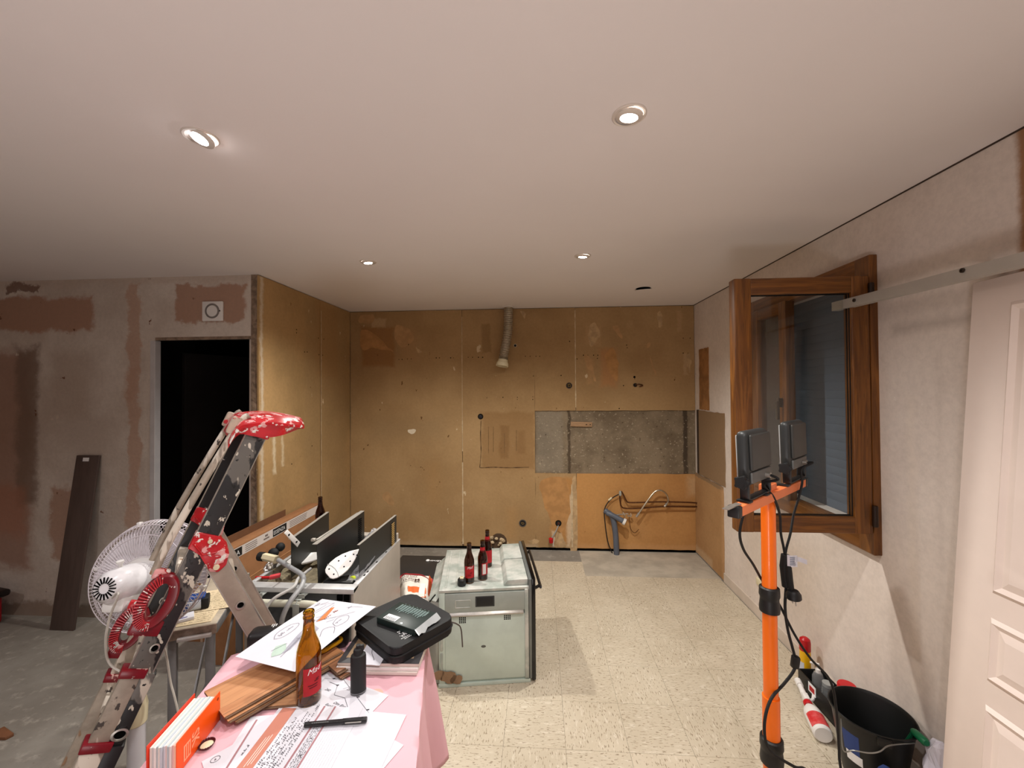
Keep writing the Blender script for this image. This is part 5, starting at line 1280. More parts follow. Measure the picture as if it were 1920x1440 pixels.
pink = mat('pink_tablecloth', (228, 178, 187), .75, var=.04, vs=3)
DROP = .40
def cloth(s, t):
    # s,t in -k..1+k : beyond 0..1 it hangs down
    u, v = s, t
    cu, cv = min(max(u, 0), TW2), min(max(v, 0), TL2); du, dv = u - cu, v - cv
    h = math.hypot(du, dv); p = tp(cu, cv)
    if h > 1e-6:
        d = (Tu * du + Tv * dv) / h
        along = (cu if abs(dv) > abs(du) else cv)
        h = min(h, DROP); fl = .006 + h * (.075 + .05 * math.sin(along * 21 + 1.0) + .04 * math.sin(along * 47)) + .008 * math.sin(along * 33) * min(1, h * 6)
        p = p + d * max(.004, min(fl, h * 2)) - V((0, 0, h * .98))
    else:
        p.z += .0008 * noise.noise(V((u * 12, v * 12, 0)))
    return p
mb = MB(); mb.grid(lambda s, t: cloth(-DROP + (TW2 + 2 * DROP) * s, -DROP + (TL2 + 2 * DROP) * t), 84, 100)
C = mb.build('tablecloth', pink, None, smooth=70, fix=True); 
C.modifiers.new('thick', 'SOLIDIFY').thickness = .0012
tag(C, 'pale pink tablecloth with peach dots draped over the foreground table', 'tablecloth')
dm_ = mat('peach_dot', (238, 178, 160), .75, var=.03)
for (px, py, r) in ((704, 1303, .020), (640, 1408, .02), (560, 1420, .02)):
    p = at(px, py, z=ZT); mb = MB(); mb.lathe([(r, .0018), (0, .0019)], Matrix.Translation((p.x, p.y, ZT)), 24); mb.build('peach_dot', dm_, C, smooth=0)
Z0 = ZT + .0022
def tpx(x, y, z=Z0): return at(x, y, z=z)

# ---- floor sample planks
pw = [woodmat('plank_face_%d' % i, 'x', a, b, .5) for i, (a, b) in enumerate((((206, 150, 104), (168, 112, 72)), ((196, 146, 104), (150, 104, 70)), ((150, 104, 74), (112, 74, 50))))]
core = mat('plank_core', (120, 92, 70), .8, var=.2, vs=40)
def plank(o, ang, L, W, z, face, label, th=.0065):
    T = thing('floor_plank', label, 'plank', (o[0], o[1], z), 'laminate floor samples')
    M_ = Matrix.Translation((o[0], o[1], z)) @ rotz(ang)
    a = MB().obox((0, 0, 0), (L, 0, 0), (0, W, 0), (0, 0, th - .0012), bev=.0006, seg=1).build('core', core, T, local=True)
    MB().obox((0, 0, th - .0012), (L, 0, 0), (0, W, 0), (0, 0, .0012)).build('face', face, T, local=True)
    MB().obox((.002, -.005, .002), (L - .004, 0, 0), (0, .005, 0), (0, 0, .0025)).build('tongue', core, T, local=True)
    T.rotation_euler.z = ang
    return T
wa = math.radians(57); wd_ = V((math.cos(wa), math.sin(wa), 0)); wn = V((-wd_.y, wd_.x, 0))
c0 = at(424, 1350, z=Z0 + .026)                      # near right corner of the top plank
plank((c0.x + .018 * wd_.x - .006 * wn.x, c0.y + .018 * wd_.y - .006 * wn.y), wa, .30, .145, Z0 + .0067, pw[1], 'laminate floor plank second from the bottom of the pile beside the beer bottle')
plank((c0.x + .004 * wd_.x, c0.y + .004 * wd_.y), wa, .30, .150, Z0 + .0134, pw[0], 'laminate floor plank just under the topmost of the pile')
plank((c0.x + .012 * wn.x, c0.y + .012 * wn.y), wa, .305, .142, Z0 + .0201, pw[0], 'topmost knotty laminate floor plank of the pile beside the orange binder')
q = at(492, 1324, z=Z0 + .008); e = at(566, 1318, z=Z0 + .008)
aa = math.atan2(e.y - q.y, e.x - q.x); plank((q.x, q.y), aa, .105, .16, Z0, pw[1], 'striped laminate sample lying crosswise under the pile by the bottle')
q = at(603, 1254, z=Z0 + .017); e = at(632, 1262, z=Z0 + .017); 
wb = math.radians(55); plank((e.x - .07 * math.cos(wb + PI / 2) * 0, e.y), wb, .16, .065, Z0 + .009, pw[2], 'brown laminate floor plank end showing between the tape measure and the magazines', .009)
plank((e.x + .012, e.y - .004), wb, .16, .068, Z0, pw[2], 'lower brown laminate plank beside the magazines')

# ---- yellow tape measure under the drawing
p = tpx(612, 1230); 
T = thing('pocket_tape', 'yellow and black pocket tape measure under the drawing', 'tape measure', (p.x, p.y, ZT))
cx, cy = p.x - .004, p.y + .006
RZ = rotz(math.radians(60))
zb_ = Z0 + .0187
MB().box((cx, cy, zb_ + .017), (.064, .056, .034), RZ, bev=.012, seg=3).build('case', M['black_plastic'], T)
mb = MB(); mb.tube(cat([V((cx, cy, zb_ + .019)) + RZ @ V(v) for v in ((-.032, -.029, 0), (.0, -.031, 0), (.033, -.027, 0), (.036, 0, 0), (.033, .027, 0), (0, .030, 0), (-.032, .028, 0), (-.035, 0, 0))], 5, True), .006, 8, closed=True)
mb.build('yellow_band', mat('tape_yellow', (230, 170, 20), .4, var=.06), T)

# ---- long black pouch behind the drawing
p0, p1 = tpx(470, 1215, .93), tpx(640, 1130, .93)
d = (p1 - p0).normalized(); n = V((-d.y, d.x, 0))
T = thing('black_pouch', 'long black pouch with small white print under the tilted drawing', 'pouch', tp(.2, .1))
c = at(500, 1175, z=.965)
o0 = tp(.05, -.012, Z0); 
mb = MB(); mb.obox(o0, Tu * .30, Tv * .06, (0, 0, .073), bev=.018, seg=4); mb.build('pouch_body', mat('pouch_black', (26, 24, 26), .42, var=.15, bump=.15, bs=30), T)
mb = MB()
for k in range(3): mb.obox(o0 + Tu * (.06 + .006 * k) + Tv * .010 + V((0, 0, .0732)), Tu * .0025, Tv * (.012 + .006 * (k % 2)), (0, 0, .0004))
mb.build('white_print', M['white_print'], T, smooth=0, kind='stuff')

# ---- magazines / framed print under the case
ma = math.radians(2); mu, mv = V((math.cos(ma), math.sin(ma), 0)), V((-math.sin(ma), math.cos(ma), 0))
mo = at(628, 1262, z=Z0 + .004); 
cols = [(226, 214, 206), (236, 230, 226), (214, 200, 190)]
for k in range(3):
    T = thing('magazine', ['lowest thick magazine of the pile under the black zip case', 'white edged magazine in the middle of the pile under the zip case', 'dark framed print on top of the magazines under the zip case'][k], 'magazine', mo + V((0, 0, k * .01)))
    z = Z0 + .010 * k; oo = V((mo.x + .002 * k, mo.y + .003 * k, z))
    MB().obox(oo, mu * .238, mv * .165, (0, 0, .0093), bev=.001).build('pages', mat('page_edges_%d' % k, cols[k], .8, var=.05), T)
    if k == 2:
        MB().obox(oo + V((0, 0, .0094)), mu * .238, mv * .165, (0, 0, .0006)).build('dark_border', mat('dark_border', (60, 58, 60), .5, var=.1), T)
        MB().obox(oo + mu * .016 + mv * .022 + V((0, 0, .0101)), mu * .20, mv * .13, (0, 0, .0004)).build('picture', mat('brown_picture', (168, 142, 112), .6, var=.3, vs=14), T)
T, P, lu, lw = page('folded_note', M['paper'], at(664, 1246, z=Z0 + .0312), V((.075, -.0, 0)), V((.0, .11, 0)), 'white note with a pen line under the black zip case', curl=.004)
mb = MB(); mb.ribbon([P(.02, .08, .001), P(.03, .05, .001), P(.05, .02, .001)], [P(.0215, .08, .001), P(.0315, .05, .001), P(.0515, .02, .001)]); mb.build('pen_line', M['ink'], T, smooth=0, fix=False)

# ---- black zip case and the wrapped box on it
zc = Z0 + .0315
cB, cL, cR = at(739, 1221, z=zc + .047), at(662, 1172, z=zc + .047), at(846, 1168, z=zc + .047)
cu, cv = (cR - cB), (cL - cB)
ca = cu.angle(cv) - PI / 2; cu = (Matrix.Rotation(ca / 2, 3, 'Z') @ cu).normalized() * .225; cv = V((-cu.y, cu.x, 0)).normalized() * .245
T = thing('zip_case', 'thick black zip case with a white crest lying on the magazines', 'case', cB + (cu + cv) / 2 - V((0, 0, .045)))
base = V((cB.x, cB.y, zc))
casem = mat('case_black', (17, 18, 20), .6, var=.12, bump=.08, bs=200)
def rrect(o, u, v, r, n=6):
    U, W = u.normalized(), v.normalized(); lu, lw = u.length, v.length; P = []
    for cx, cy, a0 in ((r, r, PI), (lu - r, r, 1.5 * PI), (lu - r, lw - r, 0), (r, lw - r, .5 * PI)):
        for k in range(n + 1):
            a = a0 + (PI / 2) * k / n; P.append(o + U * (cx + r * math.cos(a)) + W * (cy + r * math.sin(a)))
    return P
MB().prism(rrect(base, cu, cv, .03), (0, 0, .022), bev=.004).build('lower_shell', casem, T)
MB().prism(rrect(base + V((0, 0, .0225)), cu, cv, .03), (0, 0, .026), bev=.005, seg=3).build('upper_shell', casem, T)
mb = MB(); mb.tube(rrect(base + V((0, 0, .022)) - cu * .004 - cv * .004, cu * 1.008, cv * 1.008, .03), .0028, 6, closed=True); mb.build('zip', M['black_rubber'], T)
pz = base + cu * 1.01 + cv * .12 + V((0, 0, .02)); mb = MB(); mb.torus(axm(pz + V((.004, -.006, -.012)), (1, .3, .1)), .008, .002, 16, 6, .6, 1); mb.build('zip_pull', M['black_plastic'], T)
mb = MB(); mb.tube(cat([pz, pz + V((.02, .01, -.012)), pz + V((.03, .03, -.04)), pz + V((.035, .03, -.10))], 5), .0022, 6); mb.build('strap', mat('grey_strap', (84, 76, 70), .7), T)
cr = at(757, 1188, z=zc + .0492)
U_, W_2 = -cv.normalized(), cu.normalized()
# the crest: crown, beasts and a line of lettering made of small marks
U_, W_2 = cu.normalized(), cv.normalized()
mb = MB(); random.seed(21)
def mark(a, b, s): mb.obox(V((cr.x, cr.y, zc + .0490)) + U_ * a * 1.4 + W_2 * b * 1.4, U_ * s * 1.3, W_2 * s, (0, 0, .0004))
for k in range(60):
    a, b = random.uniform(-.012, .012), random.uniform(-.008, .014)
    if abs(a) > .012 - max(0, b) * .35: continue
    mark(a, b, random.uniform(.0014, .0034))
for k in range(8): mark(-.014 + .0036 * k, -.013, .0026)
for k in range(5): mark(-.009 + .0036 * k, -.018, .0026)
mb.build('crest', M['white_print'], T, smooth=0, kind='stuff'); random.seed(11)
b0, b1, b3 = at(706, 1157, z=zc + .068), at(782, 1183, z=zc + .068), at(733, 1127, z=zc + .068)
bu = (b1 - b0).normalized() * .155; bv = V((-bu.y, bu.x, 0)).normalized() * .105
T = thing('wrapped_box', 'dark green flat box in clear film lying on the black zip case', 'box', b0 + (bu + bv) / 2 - V((0, 0, .02)))
bb = V((b0.x, b0.y, zc + .0487))
MB().obox(bb, bu, bv, (0, 0, .019), bev=.002).build('box_body', mat('dark_green_card', (26, 42, 40), .4, var=.1, coat=.15), T)
mb = MB(); L, R = [], []
for k in range(13):
    q = k / 12; w_ = bb + bu * 1.0 + bv * q
    L.append(w_ + V((0, 0, .0195))); R.append(w_ + bu * (.10 + .02 * math.sin(q * 9)) + V((0, 0, .006 + .008 * noise.noise(V((q * 6, 1, 0))))))
mb.ribbon(L, R, (0, 0, .0006)); mb.build('film_tail', mat('shiny_film', (200, 206, 208), .12, .35, var=0, coat=.8), T)
bp2 = lambda a, b: bb + bu.normalized() * a + bv.normalized() * b + V((0, 0, .0197))
mb = MB()
for k in range(11):
    a = .022 + .0105 * k; L_ = .045 * random.uniform(.6, 1.0)
    mb.obox(bp2(a, .095 - L_), bu.normalized() * .0022, bv.normalized() * L_, (0, 0, .0002)); mb.obox(bp2(a + .004, .095 - L_ * .8), bu.normalized() * .0022, bv.normalized() * L_ * .8, (0, 0, .0002))
for k in range(7): mb.obox(bp2(.03 + .016 * k, .099), bu.normalized() * .003, bv.normalized() * .002, (0, 0, .0002))
mb.build('small_print', mat('grey_green_print', (128, 150, 146), .6, var=0), T, smooth=0, kind='stuff')
MB().obox(bp2(.022, .006), bu.normalized() * .048, bv.normalized() * .026, (0, 0, .0003)).build('white_label', M['white_print'], T, smooth=0)
mb = MB()
for k in range(7): mb.obox(bp2(.026 + .006 * k, .007), bu.normalized() * .0024, bv.normalized() * .013, (0, 0, .0006))
mb.build('label_bars', M['black_print'], T, smooth=0, kind='stuff')

# ---- drawing sheet resting on the pouch, the tape measure and the case
dL, dT, dR, dB = at(441, 1231, z=.972), at(604, 1123, z=1.012), at(705, 1137, z=1.004), at(553, 1259.5, z=.962)
T = thing('drawing_sheet', 'white sheet with a marker sketch of a kitchen tilted over the tape measure', 'drawing', (dL + dR) / 2)
def DS(s, t, lift=0.):
    p = (dL * (1 - s) + dB * s) * (1 - t) + (dT * (1 - s) + dR * s) * t
    n = (dB - dL).cross(dT - dL).normalized(); n = n if n.z > 0 else -n
    return p + n * (lift + .004 * math.sin(PI * t) * math.sin(PI * s) + .003 * math.sin(PI * t))
MB().grid(lambda s, t: DS(s, t), 14, 20, (0, 0, -.0005)).build('sheet', M['paper'], T, smooth=60)
def fillp(nm, pts, m, lift=.0008, par=None):
    mb = MB(); f = mb.bm.faces.new([mb.bm.verts.new(DS(s, t, lift)) for s, t in pts]); bmesh.ops.triangulate(mb.bm, faces=[f]); return mb.build(nm, m, par or T, smooth=0)
gy = mat('grey_wash', (170, 170, 182), .8, var=.08, vs=30); ol = mat('orange_wash', (206, 124, 70), .8, var=.08); gr = mat('green_wash', (186, 208, 194), .8, var=.12, vs=40); lg = mat('light_grey_wash', (206, 208, 216), .8, var=.06)
fillp('worktop_wash', [(.52, .22), (.46, .36), (.40, .52), (.47, .56), (.62, .52), (.66, .42), (.56, .34), (.60, .20), (.55, .12)], gy)
fillp('shelf_wash', [(.46, .60), (.36, .86), (.40, .88), (.52, .66)], ol)
fillp('hood_wash', [(.36, .66), (.29, .80), (.34, .82), (.42, .70)], lg)
fillp('hob_wash', [(.60, .62), (.50, .82), (.55, .84), (.66, .68)], lg)
fillp('plant_wash', [(.42, .12), (.36, .20), (.44, .26), (.54, .20), (.56, .13), (.48, .08)], gr)
fillp('floor_wash', [(.78, .22), (.72, .34), (.86, .36), (.92, .28)], lg)
mb = MB(); pc = mat('pencil', (100, 98, 108), .85, var=0)
def pl(pts, wd=.0011):
    P = cat([V((a, b, 0)) for a, b in pts], 4); L, R = [], []
    for i, p in enumerate(P):
        d = (P[min(i + 1, len(P) - 1)] - P[max(i - 1, 0)]); d = d.normalized() if d.length > 0 else V((1, 0, 0))
        n = V((-d.y, d.x, 0)); L.append(DS(p.x + n.x * wd / .21 / 2, p.y + n.y * wd / .30 / 2, .0012)); R.append(DS(p.x - n.x * wd / .21 / 2, p.y - n.y * wd / .30 / 2, .0012))
    mb.ribbon(L, R)
for q in (((.60, .10), (.55, .30), (.45, .56), (.40, .62)), ((.40, .62), (.20, .70), (.10, .82)), ((.40, .62), (.60, .70), (.80, .86)), ((.20, .70), (.22, .90)), ((.45, .60), (.34, .92)), ((.06, .86), (.2, .92), (.3, .95)),
          ((.20, .28), (.12, .36), (.14, .50), (.24, .54), (.30, .44), (.28, .32), (.20, .28)), ((.72, .62), (.68, .72), (.78, .78), (.86, .70), (.82, .60), (.72, .62)), ((.78, .42), (.70, .52), (.80, .58), (.90, .50)),
          ((.46, .26), (.38, .14)), ((.70, .30), (.80, .20)), ((.24, .72), (.30, .96)), ((.58, .90), (.70, .94), (.82, .95)), ((.12, .90), (.18, .96)), ((.50, .34), (.66, .36))): pl(q)
sc = lambda a, b: DS(.15 + b / .21, .30 + a / .30, .0012)
scribble(mb, lambda a, b: DS(.22 - b / .21, .33 + a / .30, .0012), 0, 0, .05, .007, .0009); scribble(mb, lambda a, b: DS(.76 - b / .21, .63 + a / .30, .0012), 0, 0, .03, .007, .0009); scribble(mb, lambda a, b: DS(.60 - b / .21, .40 + a / .30, .0012), 0, 0, .03, .005, .0009)
scribble(mb, lambda a, b: DS(.08 - b / .21, .80 + a / .30, .0012), 0, 0, .04, .005, .0007); scribble(mb, lambda a, b: DS(.64 - b / .21, .88 + a / .30, .0012), 0, 0, .02, .005, .0007)
mb.build('pencil_lines', pc, T, smooth=0, kind='stuff', fix=False)
mb = MB(); scribble(mb, lambda a, b: DS(.53 - b / .21, .66 + a / .30, .0014), 0, 0, .055, .010, .0016); mb.build('brown_marks', mat('brown_marker', (150, 78, 50), .8, var=0), T, smooth=0, kind='stuff', fix=False)

# ---- foreground beer bottle and black spray
p = tpx(579, 1312, ZT + .004); bottle(p.x, p.y, ZT + .0034, cam_ang(p.x, p.y) + .42, 'empty brown beer bottle with a torn red label standing on the pink tablecloth', gl=amber, lab_h=(.030, .100), half=.85, tx='Mad')
p = tpx(672, 1297, ZT + .003)
T = thing('black_spray', 'slim matt black spray can standing on the sketched plan', 'spray', (p.x, p.y, ZT))
A = Matrix.Translation((p.x, p.y, ZT + .0032)) @ rotz(.4)
blk_s = mat('matt_black', (22, 22, 22), .6, var=.08)
MB().lathe([(0, 0), (.0185, 0), (.0200, .003), (.0200, .094), (.0190, .100), (.0135, .104), (.012, .105)], A @ Matrix.Diagonal((1, .8, 1, 1)), 28).build('can_body', blk_s, T)
MB().lathe([(.0128, .100), (.0128, .112), (.011, .116), (.006, .118), (.006, .126), (0, .127)], A, 20).build('spray_head', blk_s, T)
MB().box(A @ V((.006, 0, .117)), (.018, .010, .016), rotz(.4), bev=.003).build('trigger_tab', M['black_plastic'], T)
MB().lathe([(.0203, .002), (.0206, .004), (.0203, .006)], A @ Matrix.Diagonal((1, .8, 1, 1)), 28, cap=False).build('base_ring', mat('grey_base_ring', (110, 110, 112), .4, .5, var=0), T)

# ---- orange sample binder standing on its long edge
T = thing('sample_binder', 'bright orange sample binder standing on edge at the table corner', 'binder', (-.83, .90, ZT))
orange = mat('binder_orange', (250, 88, 4), .4, var=.03); 
fR, fN = at(413, 1349, z=ZT + .002), at(318, 1475, z=ZT + .002)
d = (fN - fR).normalized(); nn = V((d.y, -d.x, 0)); nn = nn if nn.x < 0 else -nn
Ln_, Tk, Hh = .150, .058, .070
fR.z = ZT + .0022
def bx_(a0, a1, b0, b1, c0, c1): return (fR + d * a0 + nn * b0 + V((0, 0, c0)), d * (a1 - a0), nn * (b1 - b0), (0, 0, c1 - c0))
MB().obox(*bx_(0, Ln_, 0, .0022, 0, Hh), bev=.0008).build('front_cover', orange, T)
MB().obox(*bx_(0, Ln_, Tk, Tk + .0022, 0, Hh), bev=.0008).build('back_cover', mat('binder_red_orange', (226, 62, 34), .45, var=.05), T)
pgc = [(232, 228, 218), (206, 212, 208), (236, 232, 226), (190, 204, 206), (226, 222, 212), (196, 206, 212), (214, 216, 220), (236, 214, 206), (180, 194, 196), (228, 226, 222), (240, 196, 186), (246, 206, 176)]
random.seed(5)
for k in range(12):
    b0 = .0038 + .0044 * (11 - k); MB().obox(*bx_(.006 + random.uniform(0, .002), Ln_ - random.uniform(.001, .005), b0, b0 + .0042, .001, Hh - .006 - random.uniform(0, .0015)), bev=.0006, seg=1).build('sample_card', mat('sample_card_%d' % k, pgc[k], .6, var=.03), T)
fp = lambda a, b: fR + d * (Ln_ - .012 - a) - nn * .0004 + V((0, 0, b))
fp = lambda a, b: fR + d * a - nn * .0004 + V((0, 0, b))
pale = mat('pale_orange_print', (255, 168, 128), .6, var=0)
# lettering runs down the cover
mb = MB(); mb.text('SK', lambda a, b: fp(.103 - b * 1.15, .050 - a * .9), .030, thick=.0006); mb.build('lettering', pale, T, smooth=0)
mb = MB(); mb.obox(fp(.108, .012), d * .022, (0, 0, .034), nn * -.0002); mb.build('logo_block', pale, T, smooth=0)
mb = MB()
for k in range(3): mb.obox(fp(.111 + k * .006, .016), d * .0028, (0, 0, .026), nn * -.0005)
mb.build('logo_bars', orange, T, smooth=0, kind='stuff')
mb = MB(); mb.lathe([(.0035, 0), (0, .0004)], axm(fp(.010, .058), -nn), 12); mb.build('punch_hole', mat('hole_orange', (150, 50, 20), .6, var=0), T)

# ---- crown cap upside down
p = tpx(388, 1398)
T = thing('crown_cap', 'upturned crown bottle cap with a white liner on the pink cloth', 'bottle cap', p)
mb = MB(); n = 63; rings = []
for r, z in ((.0125, .0), (.0135, .0012), (.0155, .0045), (.0162, .0062), (.0158, .0064), (.0140, .0045), (.0128, .0018)):
    rings.append([mb.bm.verts.new((p.x + (r + (.0007 * math.cos(21 * 2 * PI * k / n) if r > .0135 else 0)) * math.cos(2 * PI * k / n), p.y + (r + (.0007 * math.cos(21 * 2 * PI * k / n) if r > .0135 else 0)) * math.sin(2 * PI * k / n), p.z + z)) for k in range(n)])
for a, b in zip(rings, rings[1:]):
    for k in range(n): mb.bm.faces.new((a[k], a[(k + 1) % n], b[(k + 1) % n], b[k]))
mb.bm.faces.new(rings[0][::-1]); mb.bm.faces.new(rings[-1])
mb.build('crimped_shell', mat('cap_dark_red', (84, 34, 40), .35, .5, var=.05), T)
MB().lathe([(.0126, .0020), (.0115, .0024), (0, .0023)], Matrix.Translation(p), 24).build('liner', M['cream_plastic'], T)

# ---- papers
ink = M['ink']; band = mat('terracotta_print', (196, 128, 108), .8, var=.04); mauve = mat('mauve_print', (164, 118, 122), .8, var=.03); pgrey = mat('faint_print', (204, 202, 210), .8, var=0)
fa = math.radians(-33)
def quad(px_, z): return [at(x, y, z=z) for x, y in px_]
# plan sketch behind the bottle
o, u1, w1 = quad([(592, 1350), (740, 1333), (642, 1270)], ZT + .0018)
uu = (u1 - o); ww = (w1 - u1); ww = V((-uu.y, uu.x, 0)).normalized() * .115
ua = math.radians(-20); o = at(560, 1372, z=ZT + .0020); uu = V((math.cos(ua), math.sin(ua), 0)) * .20; ww = V((-math.sin(ua), math.cos(ua), 0)) * .135
o = at(640, 1270, z=ZT + .002) - V((-math.sin(ua), math.cos(ua), 0)) * .142 - V((math.cos(ua), math.sin(ua), 0)) * .06
T, P, lu, lw = page('plan_sketch', M['paper'], o, uu * 1.15, ww * 1.05, 'white paper with a hand-drawn roof plan lying under bottle and black spray')
mb = MB()
def pline(P, pts, wd=.0011, l=.0006):
    L, R = [], []
    for i, (a, b) in enumerate(pts):
        x0, y0 = pts[max(0, i - 1)]; x1, y1 = pts[min(len(pts) - 1, i + 1)]; q = math.hypot(x1 - x0, y1 - y0) or 1
        L.append(P(a - (y1 - y0) / q * wd / 2, b + (x1 - x0) / q * wd / 2, l)); R.append(P(a + (y1 - y0) / q * wd / 2, b - (x1 - x0) / q * wd / 2, l))
    mb.ribbon(L, R)
pline(P, [(.045, .115), (.075, .115), (.095, .085), (.130, .088), (.165, .065), (.165, .03)]); pline(P, [(.03, .08), (.02, .12), (.075, .137)], .0007); pline(P, [(.075, .137), (.225, .075)], .0008); pline(P, [(.10, .11), (.125, .14)], .0006)
for a, b in ((.075, .115), (.16, .105), (.215, .082), (.045, .13)): pline(P, [(a - .003, b - .002), (a + .003, b + .002)], .0035)
for (a, b, t_, s_) in ((.055, .088, '260', .011), (.110, .112, '25', .010), (.115, .062, 'Dim Etat', .011), (.100, .050, 'Escalier', .010), (.020, .10, 'h', .010)):
    mb.text(t_, lambda x, y: P(a + x, b + y, .0006), s_, shear=.35)
mb.build('handwriting', ink, T, smooth=0, kind='stuff', fix=False)
# order form with the terracotta band
z2 = ZT + .0034
A0, A1 = at(537, 1327, z=z2), at(700, 1338, z=z2)
ea = math.radians(-4)
e1 = V((math.cos(ea), math.sin(ea), 0)); e2 = V((-.22, -.975, 0)).normalized()
e2 = (at(451, 1440, z=z2) - at(535, 1331, z=z2)).normalized(); e1 = V((-e2.y, e2.x, 0))
if e1.x < 0: e1 = -e1
o = at(533, 1322, z=z2) - e1 * .006
T, P, lu, lw = page('order_form', M['paper'], o, e1 * .215, e2 * .30, 'order form with a terracotta band and cursive handwriting under the black pen', curl=.003)
def rect(P, a0, a1, b0, b1, m, nm, l=.0006, T_=None):
    mb = MB(); mb.grid(lambda s, t: P(a0 + (a1 - a0) * s, b0 + (b1 - b0) * t, l), 2, 14); return mb.build(nm, m, T_, smooth=0, fix=False)
rect(P, .010, .046, .012, .28, band, 'terracotta_band', T_=T)
rect(P, .112, .1165, .0, .28, mauve, 'mauve_rule', T_=T); rect(P, .140, .1445, .0, .28, mauve, 'mauve_rule', T_=T)
mb = MB()
for k in range(3): mb.grid(lambda s, t: P(.024 + k * .0052 + .0014 * s, .098 + .075 * t - .004 * k, .0009), 1, 8)
mb.build('band_lettering', mat('pale_band_print', (246, 224, 214), .8, var=0), T, smooth=0, kind='stuff', fix=False)
mb = MB()
for k in range(6): scribble(mb, lambda a, b: P(.056 + k * .0088 - b, .27 - a if False else .235 - a, .0008), .0 + .02 * (k % 2), 0, .17 + .01 * k, .0056, .0008, .72)
mb.build('handwriting', ink, T, smooth=0, kind='stuff', fix=False)
mb = MB()
for k in range(4): scribble(mb, lambda a, b: P(.124 + k * .0048 - b, .22 - a, .0008), .01, 0, .16, .0030, .0005, .8)
for k, t_ in enumerate(('1', 'X', 'y')): mb.text(t_, lambda x, y: P(.136 - y, .10 + .045 * k - x, .0009), .012, shear=.3)
scribble(mb, lambda a, b: P(.172 - b, .245 - a, .0008), 0, 0, .07, .008, .0011); scribble(mb, lambda a, b: P(.188 - b, .245 - a, .0008), 0, 0, .075, .008, .0011)
mb.build('form_entries', ink, T, smooth=0, kind='stuff', fix=False)
mb = MB()
for k in range(10):
    mb.grid(lambda s, t: P(.150 + k * .0062 + .0006 * s, .03 + .22 * t, .0006), 1, 8)
mb.build('ruled_lines', pgrey, T, smooth=0, kind='stuff', fix=False)
# plain sheet at the right, the corner of another below it
o = at(752, 1338, z=ZT + .0046); e3 = (at(715, 1440, z=ZT + .0046) - at(762, 1340, z=ZT + .0046)).normalized(); e4 = V((e3.y, -e3.x, 0)); e4 = e4 if e4.x < 0 else -e4
T, P, lu, lw = page('blank_sheet', M['paper'], at(762, 1340, z=ZT + .0026), e4 * .115, e3 * .26, 'blank white sheet along the table edge right of the pen')
o = at(757, 1399, z=ZT + .0016); r_ = math.radians(200)
T, P, lu, lw = page('blank_sheet', M['paper'], at(757, 1397, z=ZT + .0016), V((-.10, .045, 0)), V((-.05, -.12, 0)), 'white paper corner peeking out from below the blank sheet')
# sheets at the lower left
z3 = ZT + .0026
e5 = (at(440, 1430, z=z3) - at(489, 1350, z=z3)).normalized(); e6 = V((-e5.y, e5.x, 0)); e6 = e6 if e6.x > 0 else -e6
T, P, lu, lw = page('form_page', M['paper'], at(470, 1344, z=z3), e6 * .09, e5 * .26, 'white form page with a single mauve rule left of the order form')
rect(P, .018, .0225, .012, .26, mauve, 'mauve_rule', T_=T)
mb = MB(); scribble(mb, lambda a, b: P(.040 - b, .16 - a, .0008), 0, 0, .075, .006, .0011); mb.build('handwriting', ink, T, smooth=0, kind='stuff', fix=False)
z4 = ZT + .0016
a0, a1, a2 = at(378, 1428, z=z4), at(470, 1378, z=z4), at(396, 1460, z=z4)
T, P, lu, lw = page('note_sheet', M['paper'], a0, (a1 - a0).normalized() * .20, V(((a1 - a0).y, -(a1 - a0).x, 0)).normalized() * .20, 'white note sheet with a circled mark beside the crown cap')
mb = MB(); pline(P, [(.022 + .009 * math.cos(a * .35), .016 + .0075 * math.sin(a * .35)) for a in range(20)], .0009, .0008)
mb.text('a', lambda x, y: P(.019 + x, .019 - y, .0008), .010, shear=.3)
scribble(mb, lambda a, b: P(.048 + a, .016 - b, .0008), 0, 0, .045, .008, .0011); scribble(mb, lambda a, b: P(.055 + a, .026 - b, .0008), 0, 0, .03, .006, .0011)
mb.build('handwriting', ink, T, smooth=0, kind='stuff', fix=False)
# pen across the form
p0, p1 = at(571, 1359, z=ZT + .011), at(688, 1349, z=ZT + .011)
T = thing('felt_pen', 'black felt pen lying across the order form', 'pen', (p0 + p1) / 2)
d = (p1 - p0).normalized(); Lp_ = (p1 - p0).length
pen = mat('pen_black', (28, 27, 28), .4, var=.05)
MB().lathe([(0, 0), (.0052, .0), (.0056, .003), (.0056, Lp_ * .6), (.0062, Lp_ * .6 + .001), (.0062, Lp_ - .002), (.0055, Lp_), (0, Lp_)], axm(p0, d), 18).build('barrel', pen, T)
MB().bar(p0 + d * Lp_ * .66 + V((.001, -.0062, .001)), p0 + d * Lp_ * .92 + V((.001, -.0066, .001)), .003, .002, bev=.0005).build('clip', M['alu'], T)
mb = MB(); sd = V((d.y, -d.x, 0))
for k in range(9): mb.obox(p0 + d * (.018 + .0045 * k) + sd * .0028 + V((0, 0, .0050)), d * .003, sd * .0012, (0, 0, .0003))
mb.build('barrel_print', M['grey_plastic'], T, smooth=0, kind='stuff')
